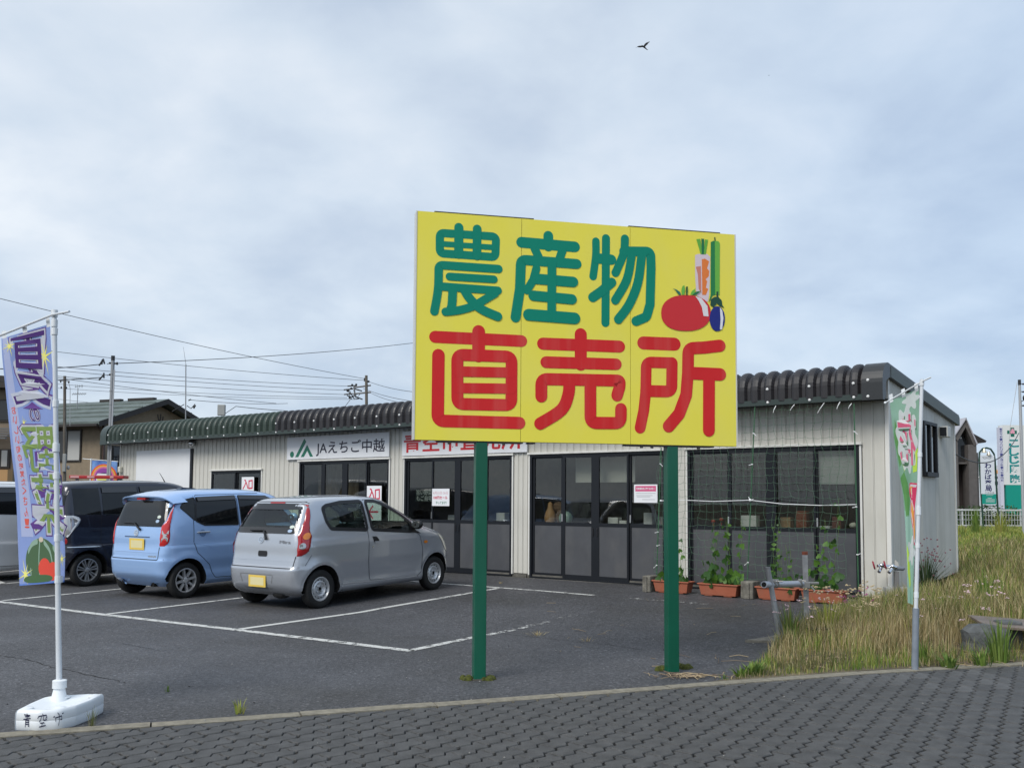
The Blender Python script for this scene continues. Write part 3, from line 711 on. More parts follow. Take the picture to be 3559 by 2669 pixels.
room('white_partition', 'pale blank roller sheet hanging inside the two middle door panes', 'blind', MB().box(4.28, 5.50, -0.30, -0.292, 1.86, 2.30), M('blind_pale', (0.50, 0.49, 0.44), 0.8, var=.06))
room('white_partition', 'grey frosted sheet behind the rightmost netted pane', 'blind', MB().box(0.47, 1.03, -0.115, -0.109, 1.80, 2.30), M('blind_grey', (0.34, 0.35, 0.33), 0.8, var=.08, vscale=6))
room('wall_curtain', 'tan curtain hanging inside the window under the green-logo board', 'curtain', MB().grid(lambda u, v: Vector((11.3 + u * 1.3, -0.5 + .03 * math.sin(u * 40), 1.0 + v * 1.3)), 60, 2), M('curtain_tan', (0.16, 0.125, 0.085), 0.8, var=.3, vscale=2), smooth=True)
box_specs = [(4.62, 1.10, .20, .15, 'white printed box on the table inside left of the middle doors', WHITEB), (4.45, 1.10, .14, .10, 'low white box beside the white printed box', WHITEB), (3.95, 1.10, .16, .24, 'tall white carton leaning inside near the pink notice', WHITEB), (3.72, 1.10, .12, .18, 'narrow grey carton at the end of the table by the pink notice', M('grey_card', (0.35, 0.35, 0.34), .6)),
             (2.10, 1.10, .26, .22, 'white open paper standing behind the net right of the first bamboo stake', WHITEB), (1.55, 1.10, .16, .20, 'brown paper bag behind the net', TAN), (1.30, 1.10, .16, .30, 'reddish brown bag behind the net near its middle', M('red_brown', (0.22, 0.07, 0.04), .8)), (0.95, 1.10, .15, .08, 'low white tray behind the net beside the pale flower head', WHITEB), (0.78, 1.10, .13, .22, 'dark red carton behind the rightmost netted pane', M('dark_red', (0.14, 0.045, 0.035), .8)),
             (8.30, 1.10, .22, .14, 'white box inside the door with the hundred-yen notice', WHITEB), (7.1, 1.10, .2, .2, 'pale box inside the door right of the left green post', M('pale_card', (.5, .5, .45), .7))]
for s, z, wd, h, lb, mt in box_specs:
    room('shop_box', lb, 'box', MB().rbox(s, s + wd, -0.42, -0.28, z, z + h, .006), mt)
room('gourd', 'orange-tan gourd standing inside the left pane of the middle doors', 'gourd', MB().lathe([(0.0, 0), (.09, .02), (.115, .12), (.09, .22), (.05, .30), (.045, .38), (.0, .42)], 16, Matrix.Translation((6.10, -0.36, 1.10))), M('gourd_tan', (0.42, 0.24, 0.11), .6, var=.2), smooth=True)
room('plastic_bag', 'pale green plastic bag inside the left pane of the middle doors', 'bag', MB().ball((5.76, -0.36, 1.22), .14, .1, .13, 10, 7), M('bag_green', (0.30, 0.42, 0.36), .35), smooth=True)
room('dried_plants', 'brown bundle of dried leaves behind the gourd', 'plant', MB().ball((5.98, -0.45, 1.42), .13, .08, .1, 7, 5).ball((5.92, -.42, 1.25), .09, .07, .14, 7, 5), M('dry_brown', (0.14, 0.085, 0.05), .9, var=.4, vscale=20))
room('flower_head', 'pale cream flower head behind the net by the rightmost stake', 'flower', MB().ball((0.56, -0.2, 1.20), .075, .05, .045, 9, 6), M('flower_cream', (0.55, 0.55, 0.46), .8, var=.2, vscale=30), smooth=True)
for k, (s, lb) in enumerate(((2.80, 'left red flower on a stem behind the net'), (2.66, 'right red flower on a stem behind the net'))):
    room('red_flower', lb, 'flower', MB().ball((s, -0.22, 1.22 + .03 * k), .035, .03, .03, 8, 5).tube([(s, -.22, 1.08), (s, -.22, 1.2)], .006), M('petal_red', (0.45, 0.05, 0.03), .6))
# boards and notices on the front ----------------------------------------------
def FW(n0): return lambda x, y, h: (-x, n0 + h, y)          # text frame: x runs to the viewer's right
def board(name, label, s0, s1, z0, z1, th=0.03, n0=0.028, mat=None):
    t = thing(name, label, 'sign', CORNER, PHI)
    MB().rbox(s0, s1, n0, n0 + th, z0, z1, .003).obj('board', mat or M('sign_white', (0.74, 0.75, 0.77), 0.35, dirt=((0.5, 0.5, 0.5), .25, (4, 4, .8))), t); return t
DKG = M('logo_green', (0.008, 0.155, 0.095), 0.4); INK = M('ink_navy', (0.012, 0.010, 0.03), 0.4); RED = M('letter_red', (0.52, 0.012, 0.02), 0.4)
ja = board('shop_sign', 'white board with green angular logo and dark lettering above the left glazed window', 9.84, 13.055, 2.412, 2.918)
fn = FW(0.0595)
mb = MB()
for poly in ([(12.765, 2.466), (12.66, 2.466), (12.40, 2.80), (12.468, 2.873)], [(12.575, 2.466), (12.47, 2.466), (12.36, 2.60), (12.268, 2.466), (12.165, 2.466), (12.37, 2.735)]):
    fill(mb, [(-a, b) for a, b in poly], fn)
fill(mb, [(-12.875 + .068 * math.cos(2 * math.pi * k / 24), 2.53 + .068 * math.sin(2 * math.pi * k / 24)) for k in range(24)], fn)
mb.obj('logo', DKG, ja)
mb = MB(); text(mb, 'JAえちご中越', -12.065, -9.965, 2.475, 2.79, fn, 0.012); mb.obj('lettering', INK, ja)
b2 = board('shop_sign', 'white board with large red lettering half hidden behind the big yellow sign', 6.33, 9.47, 2.412, 2.912)
mb = MB(); text(mb, '青空市直売所', -9.41, -6.44, 2.485, 2.845, fn, 0.022); mb.obj('lettering', RED, b2)
PAPER = M('paper_white', (0.78, 0.79, 0.81), 0.6); HAND = M('marker_red', (0.58, 0.02, 0.07), 0.5)
def poster(label, s0, s1, z0, z1, n0, mat=PAPER):
    t = thing('poster', label, 'poster', CORNER, PHI); MB().box(s0, s1, n0, n0 + .003, z0, z1).obj('sheet', mat, t); return t, FW(n0 + .004)
def enter(fn, t, s0, s1, z0, z1):
    W = s1 - s0; H = z1 - z0; mb = MB(); P = lambda x, y: (-(s1 - x * W), z0 + y * H); k = .085 * W
    stroke(mb, [P(.20, .97), P(.27, .93), P(.43, .50), P(.52, .15)], k, fn, h=.0002); stroke(mb, [P(.30, .70), P(.22, .45), P(.05, .10)], k, fn)
    stroke(mb, [P(.62, .12), P(.62, .88), P(.93, .93), P(.95, .16), P(.62, .12)], k, fn, h=.0004); mb.obj('lettering', HAND, t)
p1, fn1 = poster('white entrance poster with hand-drawn red characters and arrow behind the silver car', 10.06, 10.49, 1.02, 1.82, 0.03)
enter(fn1, p1, 10.10, 10.46, 1.52, 1.76)
mb = MB(); stroke(mb, [(-10.42, 1.28), (-10.16, 1.285)], .035, fn1, h=.0004); stroke(mb, [(-10.31, 1.40), (-10.42, 1.28), (-10.31, 1.15)], .035, fn1); mb.obj('arrow', HAND, p1)
p2, fn2 = poster('white entrance poster in the small window above the blue car', 14.24, 14.70, 1.50, 2.045, 0.03)
enter(fn2, p2, 14.28, 14.66, 1.75, 1.98)
mb = MB(); text(mb, '商品', -14.60, -14.34, 1.52, 1.66, fn2, .03); mb.obj('lettering', HAND, p2)
p3, fn3 = poster('white sale notice in red and green on the door left of the left post', 8.21, 8.66, 1.42, 1.755, 0.03)
mb = MB(); text(mb, '6月22日-26日', -8.63, -8.25, 1.645, 1.70, fn3, 0); mb.obj('lettering', M('faint_pink', (0.62, 0.30, 0.34), .5), p3)
mb = MB(); text(mb, '100円セール', -8.62, -8.26, 1.55, 1.61, fn3, .03); mb.obj('lettering', HAND, p3)
mb = MB(); text(mb, 'やってます！', -8.56, -8.28, 1.455, 1.51, fn3, .02); mb.obj('lettering', M('marker_green', (0.03, 0.20, 0.12), .5), p3)
a_ = fac(1780 + 1352 / 3.19, 1540 + 458 / 3.19, .03); b_ = fac(1780 + 1612 / 3.19, 1540 + 660 / 3.19, .03)
p4, fn4 = poster('white notice with a pink heading on the door left of the right green post', b_[0], a_[0], b_[2], a_[2], 0.03)
H_ = a_[2] - b_[2]; x0_, x1_ = -a_[0], -b_[0]; w_ = x1_ - x0_
mb = MB(); fill(mb, [(x0_ + .06 * w_, b_[2] + .62 * H_), (x1_ - .06 * w_, b_[2] + .62 * H_), (x1_ - .06 * w_, b_[2] + .92 * H_), (x0_ + .06 * w_, b_[2] + .92 * H_)], fn4); mb.obj('heading_band', M('band_pink', (0.62, 0.09, 0.22), .5), p4)
mb = MB(); text(mb, '駐車場利用に関するお願い', x0_ + .11 * w_, x1_ - .11 * w_, b_[2] + .71 * H_, b_[2] + .83 * H_, fn4, .02, h=.001); mb.obj('lettering', PAPER, p4)
mb = MB()
for k, (xa, xb, yy) in enumerate(((.1, .92, .50), (.1, .8, .38), (.12, .7, .31), (.35, .9, .16))): fill(mb, [(x0_ + xa * w_, b_[2] + yy * H_), (x0_ + xb * w_, b_[2] + yy * H_), (x0_ + xb * w_, b_[2] + (yy + .025) * H_), (x0_ + xa * w_, b_[2] + (yy + .025) * H_)], fn4)
mb.obj('small_print', M('print_grey', (0.35, 0.36, 0.38), .6), p4)
# dark vegetable poster hanging inside the second door
t = thing('poster', 'dark poster with pale lettering inside the door behind the silver car bonnet', 'poster', CORNER, PHI)
MB().box(8.74, 9.33, -0.20, -0.195, 1.50, 1.76).obj('sheet', M('poster_dark', (0.012, 0.02, 0.016), .5), t)
mb = MB(); fnp = FW(-0.193); text(mb, '旨い野菜が', -9.29, -8.76, 1.635, 1.74, fnp, .01); text(mb, 'もご自宅で', -9.29, -8.76, 1.515, 1.62, fnp, .01); mb.obj('lettering', M('pale_ink', (0.42, 0.46, 0.44), .5), t)
# ------------------------------------------------------------------ the big yellow roadside sign
YEL = M('sign_yellow', (0.84, 0.745, 0.085), 0.5, spec=.3, var=0.02, vscale=1.0, dirt=((0.72, 0.68, 0.25), .30, (1.5, 1.5, 1.0)))
SGR = M('sign_green', (0.0, 0.225, 0.150), 0.5, spec=.25); SRD = M('sign_red', (0.62, 0.018, 0.020), 0.5, spec=.3, var=.05, vscale=1.5, dirt=((0.62, 0.13, 0.11), .5, (9, 9, .5)))
POSTG = M('post_green', (0.0, 0.085, 0.045), 0.33, var=.08, vscale=3, dirt=((0.02, 0.12, 0.08), .4, (3, 3, .6)))
big = thing('roadside_sign', 'big yellow farm-produce sign on two green posts with green and red characters', 'sign', (SIGN0.x, SIGN0.y, 0), SPHI)
BW, BH, BZ = 2.968, 1.978, 2.036
for u in (0.585, 2.347):
    pm = MB(); pm.rbox(u - .052, u + .052, 0.004, 0.108, -0.02, BZ + 0.0, .006); pm.obj('post', POSTG, big)
    MB().box(u - .06, u + .06, -0.0, 0.112, -0.03, 0.012).obj('post_foot', M('foot_concrete', (0.09, 0.085, 0.07), .9), big)
for a, b in ((0, 0.924), (0.928, 1.938), (1.942, BW)):
    MB().box(a, b, 0.0, 0.012, BZ, BZ + BH).obj('panel', YEL, big)
FRM = M('frame_pale', (0.62, 0.62, 0.58), .4); DRK = M('bracket_dark', (0.03, 0.025, 0.022), .6)
MB().box(-0.012, -0.001, -0.004, 0.11, BZ, BZ + BH).obj('side_frame', FRM, big)
MB().box(BW + .001, BW + .012, -0.004, 0.11, BZ, BZ + BH).obj('side_frame', FRM, big)
MB().box(0.0, BW, 0.012, 0.10, BZ + .002, BZ + BH - .002).obj('backing', DRK, big)
for a, b in ((0.15, 1.04), (1.93, 2.83)):
    MB().box(a, b, 0.012, 0.12, BZ + BH - .001, BZ + BH + .014).obj('top_flashing', DRK, big)
for a, b in ((0.2, 0.95), (1.0, 1.06), (1.9, 2.75)): MB().box(a, b, 0.004, 0.108, BZ - .014, BZ + .001).obj('bottom_bracket', DRK, big)
for u in (0.3, .78, 2.05, 2.15, 2.6): MB().rbox(u - .012, u + .012, 0.004, .03, BZ - .032, BZ - .014, .004).obj('bolt', DRK, big)
SF = lambda x, y, h: (x, -0.0015 - h, BZ + y)
CH = {'no': [(0.072, [(0.196, 1.798), (0.694, 1.8), (0.689, 1.617), (0.198, 1.619)], 1), (0.05, [(0.197, 1.703), (0.692, 1.702)], 0), (0.08, [(0.362, 1.858), (0.363, 1.621)], 0), (0.077, [(0.524, 1.856), (0.524, 1.617)], 0), (0.074, [(0.717, 1.513), (0.189, 1.516), (0.186, 1.308), (0.156, 1.109)], 0), (0.069, [(0.285, 1.42), (0.676, 1.419)], 0), (0.072, [(0.212, 1.329), (0.713, 1.321)], 0), (0.077, [(0.313, 1.315), (0.308, 1.178), (0.293, 1.123)], 0), (0.072, [(0.253, 1.11), (0.371, 1.13), (0.494, 1.172), (0.591, 1.232), (0.688, 1.295)], 0), (0.08, [(0.413, 1.314), (0.466, 1.235), (0.564, 1.151), (0.713, 1.092)], 0)],
 'san': [(0.09, [(1.169, 1.84), (1.17, 1.744)], 0), (0.097, [(0.925, 1.765), (1.414, 1.757)], 0), (0.077, [(1.042, 1.721), (1.084, 1.637)], 0), (0.078, [(1.302, 1.724), (1.272, 1.635)], 0), (0.09, [(1.432, 1.603), (0.92, 1.609), (0.912, 1.349), (0.874, 1.093)], 0), (0.073, [(1.06, 1.54), (1.032, 1.433), (0.976, 1.339)], 0), (0.095, [(1.054, 1.446), (1.399, 1.438)], 0), (0.092, [(1.034, 1.294), (1.388, 1.281)], 0), (0.104, [(0.993, 1.122), (1.414, 1.111)], 0), (0.08, [(1.202, 1.591), (1.201, 1.114)], 0)],
 'butsu': [(0.071, [(1.613, 1.821), (1.612, 1.688), (1.587, 1.499)], 0), (0.076, [(1.708, 1.855), (1.703, 1.085)], 0), (0.094, [(1.621, 1.666), (1.758, 1.663)], 0), (0.088, [(1.584, 1.31), (1.662, 1.367), (1.762, 1.455)], 0), (0.077, [(1.888, 1.864), (1.877, 1.734), (1.817, 1.587), (1.798, 1.546)], 0), (0.087, [(1.877, 1.748), (2.135, 1.763), (2.139, 1.621), (2.128, 1.275), (2.093, 1.159), (1.992, 1.114)], 0), (0.08, [(1.953, 1.725), (1.906, 1.492), (1.795, 1.295)], 0), (0.084, [(2.049, 1.731), (2.011, 1.47), (1.928, 1.265), (1.824, 1.123)], 0)],
 'choku': [(0.105, [(0.166, 0.888), (0.928, 0.886)], 0), (0.113, [(0.546, 0.952), (0.547, 0.739)], 0), (0.108, [(0.196, 0.731), (0.196, 0.166), (0.914, 0.165)], 0), (0.105, [(0.36, 0.742), (0.841, 0.744), (0.841, 0.319), (0.365, 0.316)], 1), (0.091, [(0.362, 0.596), (0.842, 0.604)], 0), (0.089, [(0.363, 0.453), (0.843, 0.463)], 0)],
 'bai': [(0.112, [(1.472, 0.97), (1.473, 0.7)], 0), (0.109, [(1.125, 0.871), (1.834, 0.876)], 0), (0.105, [(1.154, 0.708), (1.803, 0.715)], 0), (0.108, [(1.111, 0.404), (1.11, 0.557), (1.841, 0.569), (1.835, 0.509), (1.812, 0.434)], 0), (0.109, [(1.365, 0.549), (1.358, 0.431), (1.294, 0.29), (1.102, 0.164)], 0), (0.109, [(1.561, 0.556), (1.562, 0.182), (1.847, 0.187), (1.848, 0.313)], 0)],
 'sho': [(0.12, [(2.065, 0.919), (2.364, 0.921)], 0), (0.103, [(2.336, 0.748), (2.091, 0.745), (2.085, 0.482), (2.065, 0.305), (2.03, 0.149)], 0), (0.108, [(2.339, 0.747), (2.334, 0.486), (2.085, 0.484)], 0), (0.114, [(2.811, 0.926), (2.655, 0.902), (2.498, 0.888), (2.493, 0.66), (2.475, 0.459), (2.406, 0.286), (2.304, 0.17)], 0), (0.117, [(2.499, 0.661), (2.812, 0.66)], 0), (0.116, [(2.701, 0.661), (2.695, 0.142)], 0)]}
CURVED = {('no', 4), ('no', 7), ('no', 8), ('no', 9), ('butsu', 0), ('butsu', 4), ('butsu', 6), ('butsu', 7), ('bai', 4)}
for key, L_ in CH.items():
    mb = MB(); mat_ = SGR if key in ('no', 'san', 'butsu') else SRD
    for i, (wd, pts, cl) in enumerate(L_):
        if len(pts) > 2:
            if (key, i) in CURVED:
                k0 = {('no', 4): 1, ('butsu', 5): 3}.get((key, i), 0)
                pp = [p[:2] for p in smooth_path(pts[k0:], 5)]
                if k0: pp = [tuple(p) for p in round_path([pts[0], pts[1]] + pp[3:], wd * .56)]
            else: pp = [tuple(p) for p in round_path(pts, wd * .56, bool(cl))]
        else: pp = pts
        stroke(mb, pp, wd, SF, bool(cl), h=0.0005 * i)
    mb.obj('character', mat_, big)
VG = {'tomato': [(2.722, 1.225), (2.718, 1.185), (2.705, 1.152), (2.685, 1.123), (2.657, 1.099), (2.623, 1.078), (2.582, 1.063), (2.535, 1.052), (2.476, 1.047), (2.417, 1.047), (2.371, 1.053), (2.33, 1.064), (2.297, 1.081), (2.27, 1.103), (2.25, 1.13), (2.238, 1.161), (2.235, 1.2), (2.239, 1.241), (2.251, 1.273), (2.271, 1.302), (2.298, 1.326), (2.332, 1.347), (2.372, 1.363), (2.419, 1.373), (2.478, 1.379), (2.537, 1.38), (2.584, 1.374), (2.625, 1.363), (2.659, 1.346), (2.686, 1.324), (2.706, 1.297), (2.718, 1.266)], 'radish': [(2.571, 1.758), (2.599, 1.77), (2.692, 1.776), (2.722, 1.753), (2.719, 1.57), (2.708, 1.394), (2.697, 1.33), (2.65, 1.335), (2.581, 1.387), (2.571, 1.561)], 'carrot': [(2.638, 1.723), (2.669, 1.731), (2.711, 1.708), (2.690, 1.640), (2.711, 1.62), (2.706, 1.569), (2.675, 1.538), (2.690, 1.52), (2.677, 1.46), (2.700, 1.45), (2.677, 1.392), (2.64, 1.39)], 'pink': [(2.578, 1.649), (2.629, 1.659), (2.631, 1.404), (2.605, 1.446), (2.598, 1.577)], 'rleaf1': [(2.585, 1.908), (2.627, 1.769), (2.649, 1.773), (2.624, 1.914)], 'rleaf2': [(2.634, 1.917), (2.662, 1.916), (2.664, 1.771), (2.638, 1.77)], 'rleaf3': [(2.67, 1.911), (2.701, 1.91), (2.677, 1.772), (2.658, 1.771)], 'cuke': [(2.728, 1.89), (2.756, 1.904), (2.768, 1.905), (2.767, 1.397), (2.745, 1.39), (2.701, 1.32), (2.722, 1.394)], 'cuke2': [(2.7685, 1.905), (2.803, 1.904), (2.818, 1.887), (2.811, 1.399), (2.7675, 1.397)], 'cstem': [(2.761, 1.937), (2.773, 1.94), (2.778, 1.9055), (2.765, 1.9055)], 'egg': [(2.862, 1.18), (2.859, 1.148), (2.852, 1.119), (2.84, 1.095), (2.824, 1.076), (2.806, 1.064), (2.785, 1.06), (2.764, 1.062), (2.745, 1.073), (2.73, 1.09), (2.719, 1.113), (2.712, 1.14), (2.709, 1.172), (2.712, 1.205), (2.72, 1.233), (2.732, 1.257), (2.747, 1.276), (2.766, 1.288), (2.787, 1.293), (2.808, 1.29), (2.826, 1.28), (2.841, 1.263), (2.853, 1.24), (2.86, 1.212)], 'ecap': [(2.717, 1.299), (2.723, 1.351), (2.759, 1.379), (2.798, 1.381), (2.832, 1.349), (2.837, 1.306), (2.857, 1.282), (2.813, 1.294), (2.785, 1.318), (2.751, 1.279)], 'estem': [(2.78, 1.427), (2.799, 1.431), (2.795, 1.377), (2.78, 1.376)], 'hl': [(2.57, 1.374), (2.63, 1.357), (2.689, 1.288), (2.699, 1.192), (2.649, 1.194), (2.634, 1.273), (2.604, 1.33)], 'ehl': [(2.813, 1.283), (2.836, 1.255), (2.847, 1.182), (2.833, 1.079), (2.811, 1.075), (2.818, 1.166)], 'l1': [(2.345, 1.434), (2.382, 1.426), (2.42, 1.404), (2.43, 1.375), (2.404, 1.38), (2.374, 1.419)], 'l2': [(2.443, 1.459), (2.462, 1.471), (2.467, 1.424), (2.458, 1.38), (2.435, 1.381), (2.432, 1.422)], 'l3': [(2.519, 1.383), (2.535, 1.42), (2.574, 1.447), (2.566, 1.429), (2.563, 1.386)], 'l4': [(2.543, 1.387), (2.574, 1.415), (2.631, 1.426), (2.597, 1.402), (2.566, 1.383)], 'tstem': [(2.477, 1.456), (2.495, 1.46), (2.492, 1.379), (2.476, 1.378)]}
VC = {'radish': (0.70, 0.58, 0.62), 'pink': (0.62, 0.22, 0.16), 'carrot': (0.78, 0.20, 0.03), 'rleaf1': (0.13, 0.42, 0.04), 'rleaf2': (0.01, 0.16, 0.05), 'rleaf3': (0.13, 0.42, 0.04), 'cuke': (0.01, 0.20, 0.05), 'cuke2': (0.14, 0.45, 0.05), 'cstem': (0.01, 0.09, 0.02), 'tomato': (0.60, 0.018, 0.022), 'egg': (0.004, 0.012, 0.19), 'ecap': (0.005, 0.06, 0.03), 'estem': (0.005, 0.05, 0.03), 'hl': (0.75, 0.72, 0.73), 'ehl': (0.75, 0.75, 0.8), 'l1': (0.02, 0.16, 0.10), 'l2': (0.14, 0.45, 0.05), 'l3': (0.14, 0.45, 0.05), 'l4': (0.01, 0.15, 0.05), 'tstem': (0.01, 0.08, 0.02)}
vm = MB(); mats_ = []
for i, k in enumerate(VC):
    mats_.append(M('picture_' + k, VC[k], .4)); fill(vm, VG[k], SF, h=.0004 * i, mi=i)
vm.obj('vegetable_picture', mats_, big)
# moss cushions round the feet of the posts
MOSS = M('moss', (0.075, 0.085, 0.012), 0.95, var=.5, vscale=40, bump=1.0, bscale=120)
for nm, px, py in (('left post', 1622, 2362), ('left post', 1694, 2360), ('right post', 2298, 2328), ('right post', 2376, 2322)):
    g = grd(px, py); mb = MB(); rm = random.Random(px)
    for k in range(5): mb.ball((g.x + rm.uniform(-.05, .05), g.y + rm.uniform(-.04, .05), 0.0), rm.uniform(.03, .055), rm.uniform(.03, .05), rm.uniform(.025, .05), 9, 6)
    o = mb.obj('moss_cushion', MOSS, None, True); tag(o, 'olive moss cushion on the %s side of the %s of the yellow sign' % ('left' if px in (1622, 2298) else 'right', nm), 'moss', 'moss at the sign posts')
# ------------------------------------------------------------------ cars
def pchip(tab):
    X = [t[0] for t in tab]; Y = [t[1] for t in tab]; n = len(X)
    h = [X[i + 1] - X[i] for i in range(n - 1)]; d = [(Y[i + 1] - Y[i]) / h[i] for i in range(n - 1)]; m = [d[0]] + [0] * (n - 2) + [d[-1]]
    for i in range(1, n - 1):
        if d[i - 1] * d[i] > 0: w1 = 2 * h[i] + h[i - 1]; w2 = h[i] + 2 * h[i - 1]; m[i] = (w1 + w2) / (w1 / d[i - 1] + w2 / d[i])
    def f(x):
        if x <= X[0]: return Y[0]
        if x >= X[-1]: return Y[-1]
        i = 0
        while x > X[i + 1]: i += 1
        t = (x - X[i]) / h[i]; t2 = t * t; t3 = t2 * t
        return Y[i] * (2 * t3 - 3 * t2 + 1) + h[i] * m[i] * (t3 - 2 * t2 + t) + Y[i + 1] * (3 * t2 - 2 * t3) + h[i] * m[i + 1] * (t3 - t2)
    return f
def inpoly(P, x, y):
    c = False; j = len(P) - 1
    for i in range(len(P)):
        if (P[i][1] > y) != (P[j][1] > y) and x < (P[j][0] - P[i][0]) * (y - P[i][1]) / (P[j][1] - P[i][1]) + P[i][0]: c = not c
        j = i
    return c
RUB = M('tyre_rubber', (0.012, 0.012, 0.012), 0.75, bump=.2, bscale=50); BLK = M('trim_black', (0.008, 0.008, 0.009), 0.4); SEAM = M('seam_dark', (0.01, 0.01, 0.012), 0.6); WELL = M('wheel_well', (0.006, 0.006, 0.006), 0.9)
CHROME = M('chrome', (0.75, 0.76, 0.78), 0.12, 1.0); STEEL = M('wheel_steel', (0.66, 0.67, 0.68), 0.36, 0.6); ALLOY = M('wheel_alloy', (0.68, 0.69, 0.70), 0.28, 0.6); ALLOYD = M('wheel_alloy_dark', (0.45, 0.46, 0.47), 0.3, 0.6)
RLAMP = M('lamp_red', (0.36, 0.006, 0.008), 0.12, spec=.6, coat=1.0); RLAMP2 = M('lamp_red_bright', (0.55, 0.012, 0.012), 0.12, coat=1.0); ALAMP = M('lamp_amber', (0.75, 0.22, 0.015), 0.12, coat=1.0); WLAMP = M('lamp_clear', (0.50, 0.50, 0.50), 0.08, 0.6, coat=1.0)
PLATE = M('plate_yellow', (0.78, 0.55, 0.10), 0.45); PLATE2 = M('plate_pale', (0.74, 0.66, 0.36), 0.5); STK = M('sticker_pale', (0.55, 0.62, 0.55), .5); STK2 = M('sticker_blue', (0.36, 0.47, 0.62), .5)
CLEARG = glass('car_glass', (0.62, 0.72, 0.66), 1.0, 0.0); DARKG = M('privacy_glass', (0.006, 0.007, 0.008), 0.04, spec=.5, coat=.0)
SEAT = M('seat_fabric', (0.035, 0.037, 0.042), .9)
class Car:
    def __init__(s, name, label, paint, xr, xf, hw, pe, wb, R_, loc, head, pitch, tall, pr):
        s.xr, s.xf, s.hw, s.pe, s.pr = map(pchip, (xr, xf, hw, pe, pr)); s.wb = wb; s.R = R_; s.paint = paint
        s.root = thing(name, label, 'car', loc, 0); s.root.rotation_euler = (0, -pitch, head); s.root['group'] = 'cars parked nose-in at the shop'
        s.z0, s.z1 = hw[0][0], hw[-1][0]; s.tall = tall; s.ar = R_ + 0.075
        s._tab = {}
    def bulge(s, x, z):
        b = 0
        for xc in (0, s.wb):
            d = math.hypot(x - xc, z - s.R); b += 0.016 * math.exp(-((d - s.ar) / 0.075) ** 2) * (1 if z < s.R + s.ar + .1 else 0)
        return b
    def side_y(s, x, z):
        a = (s.xf(z) - s.xr(z)) / 2; c = (s.xf(z) + s.xr(z)) / 2; u = min(.9999, abs(x - c) / a); p = s.pe(z) if x > c else s.pr(z)
        return s.hw(z) * (1 - u ** p) ** (1 / p) + s.bulge(x, z)
    def rear_x(s, y, z):
        a = (s.xf(z) - s.xr(z)) / 2; c = (s.xf(z) + s.xr(z)) / 2; p = s.pr(z); v = min(.9999, abs(y) / s.hw(z))
        return c - a * (1 - v ** p) ** (1 / p)
    def front_x(s, y, z):
        a = (s.xf(z) - s.xr(z)) / 2; c = (s.xf(z) + s.xr(z)) / 2; p = s.pe(z); v = min(.9999, abs(y) / s.hw(z))
        return c + a * (1 - v ** p) ** (1 / p)
    def half(s, z, K):
        """half outline from the rear centre over the right side (-y) to the front centre, K+1 points evenly spaced"""
        a = (s.xf(z) - s.xr(z)) / 2; c = (s.xf(z) + s.xr(z)) / 2; b = s.hw(z); P = []
        for i in range(181):
            t = math.pi * i / 180; ct = -math.cos(t); st = math.sin(t); p = s.pr(z) if i < 90 else s.pe(z)
            P.append((c + a * math.copysign(abs(ct) ** (2 / p), ct), -b * abs(st) ** (2 / p)))
        A = [0]
        for q, r in zip(P, P[1:]): A.append(A[-1] + math.hypot(r[0] - q[0], r[1] - q[1]))
        o = []; j = 0
        for k in range(K + 1):
            d = A[-1] * k / K
            while j < 179 and A[j + 1] < d: j += 1
            f = (d - A[j]) / max(1e-9, A[j + 1] - A[j]); o.append((P[j][0] + (P[j + 1][0] - P[j][0]) * f, P[j][1] + (P[j + 1][1] - P[j][1]) * f))
        return o, A[-1]
    def tab(s, z):
        k = round(z, 3)
        if k not in s._tab: s._tab[k] = s.half(k, 400)
        return s._tab[k]
    def q_y(s, y, z):
        """distance round the corner of the point of the rear face at |y|"""
        o, Ln = s.tab(z); 
        for i, p in enumerate(o):
            if -p[1] >= y: return Ln * i / 400
        return Ln / 2
    def q_x(s, x, z):
        o, Ln = s.tab(z)
        for i, p in enumerate(o):
            if p[0] >= x and -p[1] > .2: return Ln * i / 400
        return Ln
    def pq(s, q, z, off, sg=-1):
        o, Ln = s.tab(z); f = max(0, min(399.999, q / Ln * 400)); i = int(f); t = f - i; a, b = o[i], o[i + 1]
        x = a[0] + (b[0] - a[0]) * t; y = a[1] + (b[1] - a[1]) * t; i0 = max(0, i - 3); i1 = min(400, i + 4)
        d = Vector((o[i1][0] - o[i0][0], o[i1][1] - o[i0][1])).normalized(); n = Vector((d.y, -d.x)) if False else Vector((d[1], -d[0]))
        bg = s.bulge(x, z) if abs(y) > .5 and x > -s.ar else 0
        return (x + n.x * off, -sg * (y + n.y * off - bg) if sg > 0 else y + n.y * off - bg, z)
    def S(s, sg): return lambda x, z, h: (x, sg * (s.side_y(x, z) + h), z)
    def B(s): return lambda y, z, h: (s.rear_x(y, z) - h, y, z)
    def F(s): return lambda y, z, h: (s.front_x(y, z) + h, y, z)
    def body(s, holes_side=(), holes_rear=(), holes_front=(), parts=()):
        Z = set(); z = s.z0
        while z < s.z1: Z.add(round(z, 4)); z += 0.020
        for a, b, st in s.tall:
            z = a
            while z < b: Z.add(round(z, 4)); z += st
        Z.add(s.z1); Z = sorted(Z); K = 150; vs = []
        for z in Z:
            h, _ = s.half(z, K); loop = h + [(x, -y) for x, y in h[-2:0:-1]]
            for x, y in loop:
                if abs(y) > .4 and z < s.R * 3: y = math.copysign(abs(y) + s.bulge(x, z), y)
                vs.append(Vector((x, y, z)))
        n = 2 * K; fs = []
        for j in range(len(Z) - 1):
            for i in range(n): fs.append((j * n + i, j * n + (i + 1) % n, (j + 1) * n + (i + 1) % n, (j + 1) * n + i))
        fs.append(tuple(range((len(Z) - 1) * n, len(Z) * n)))
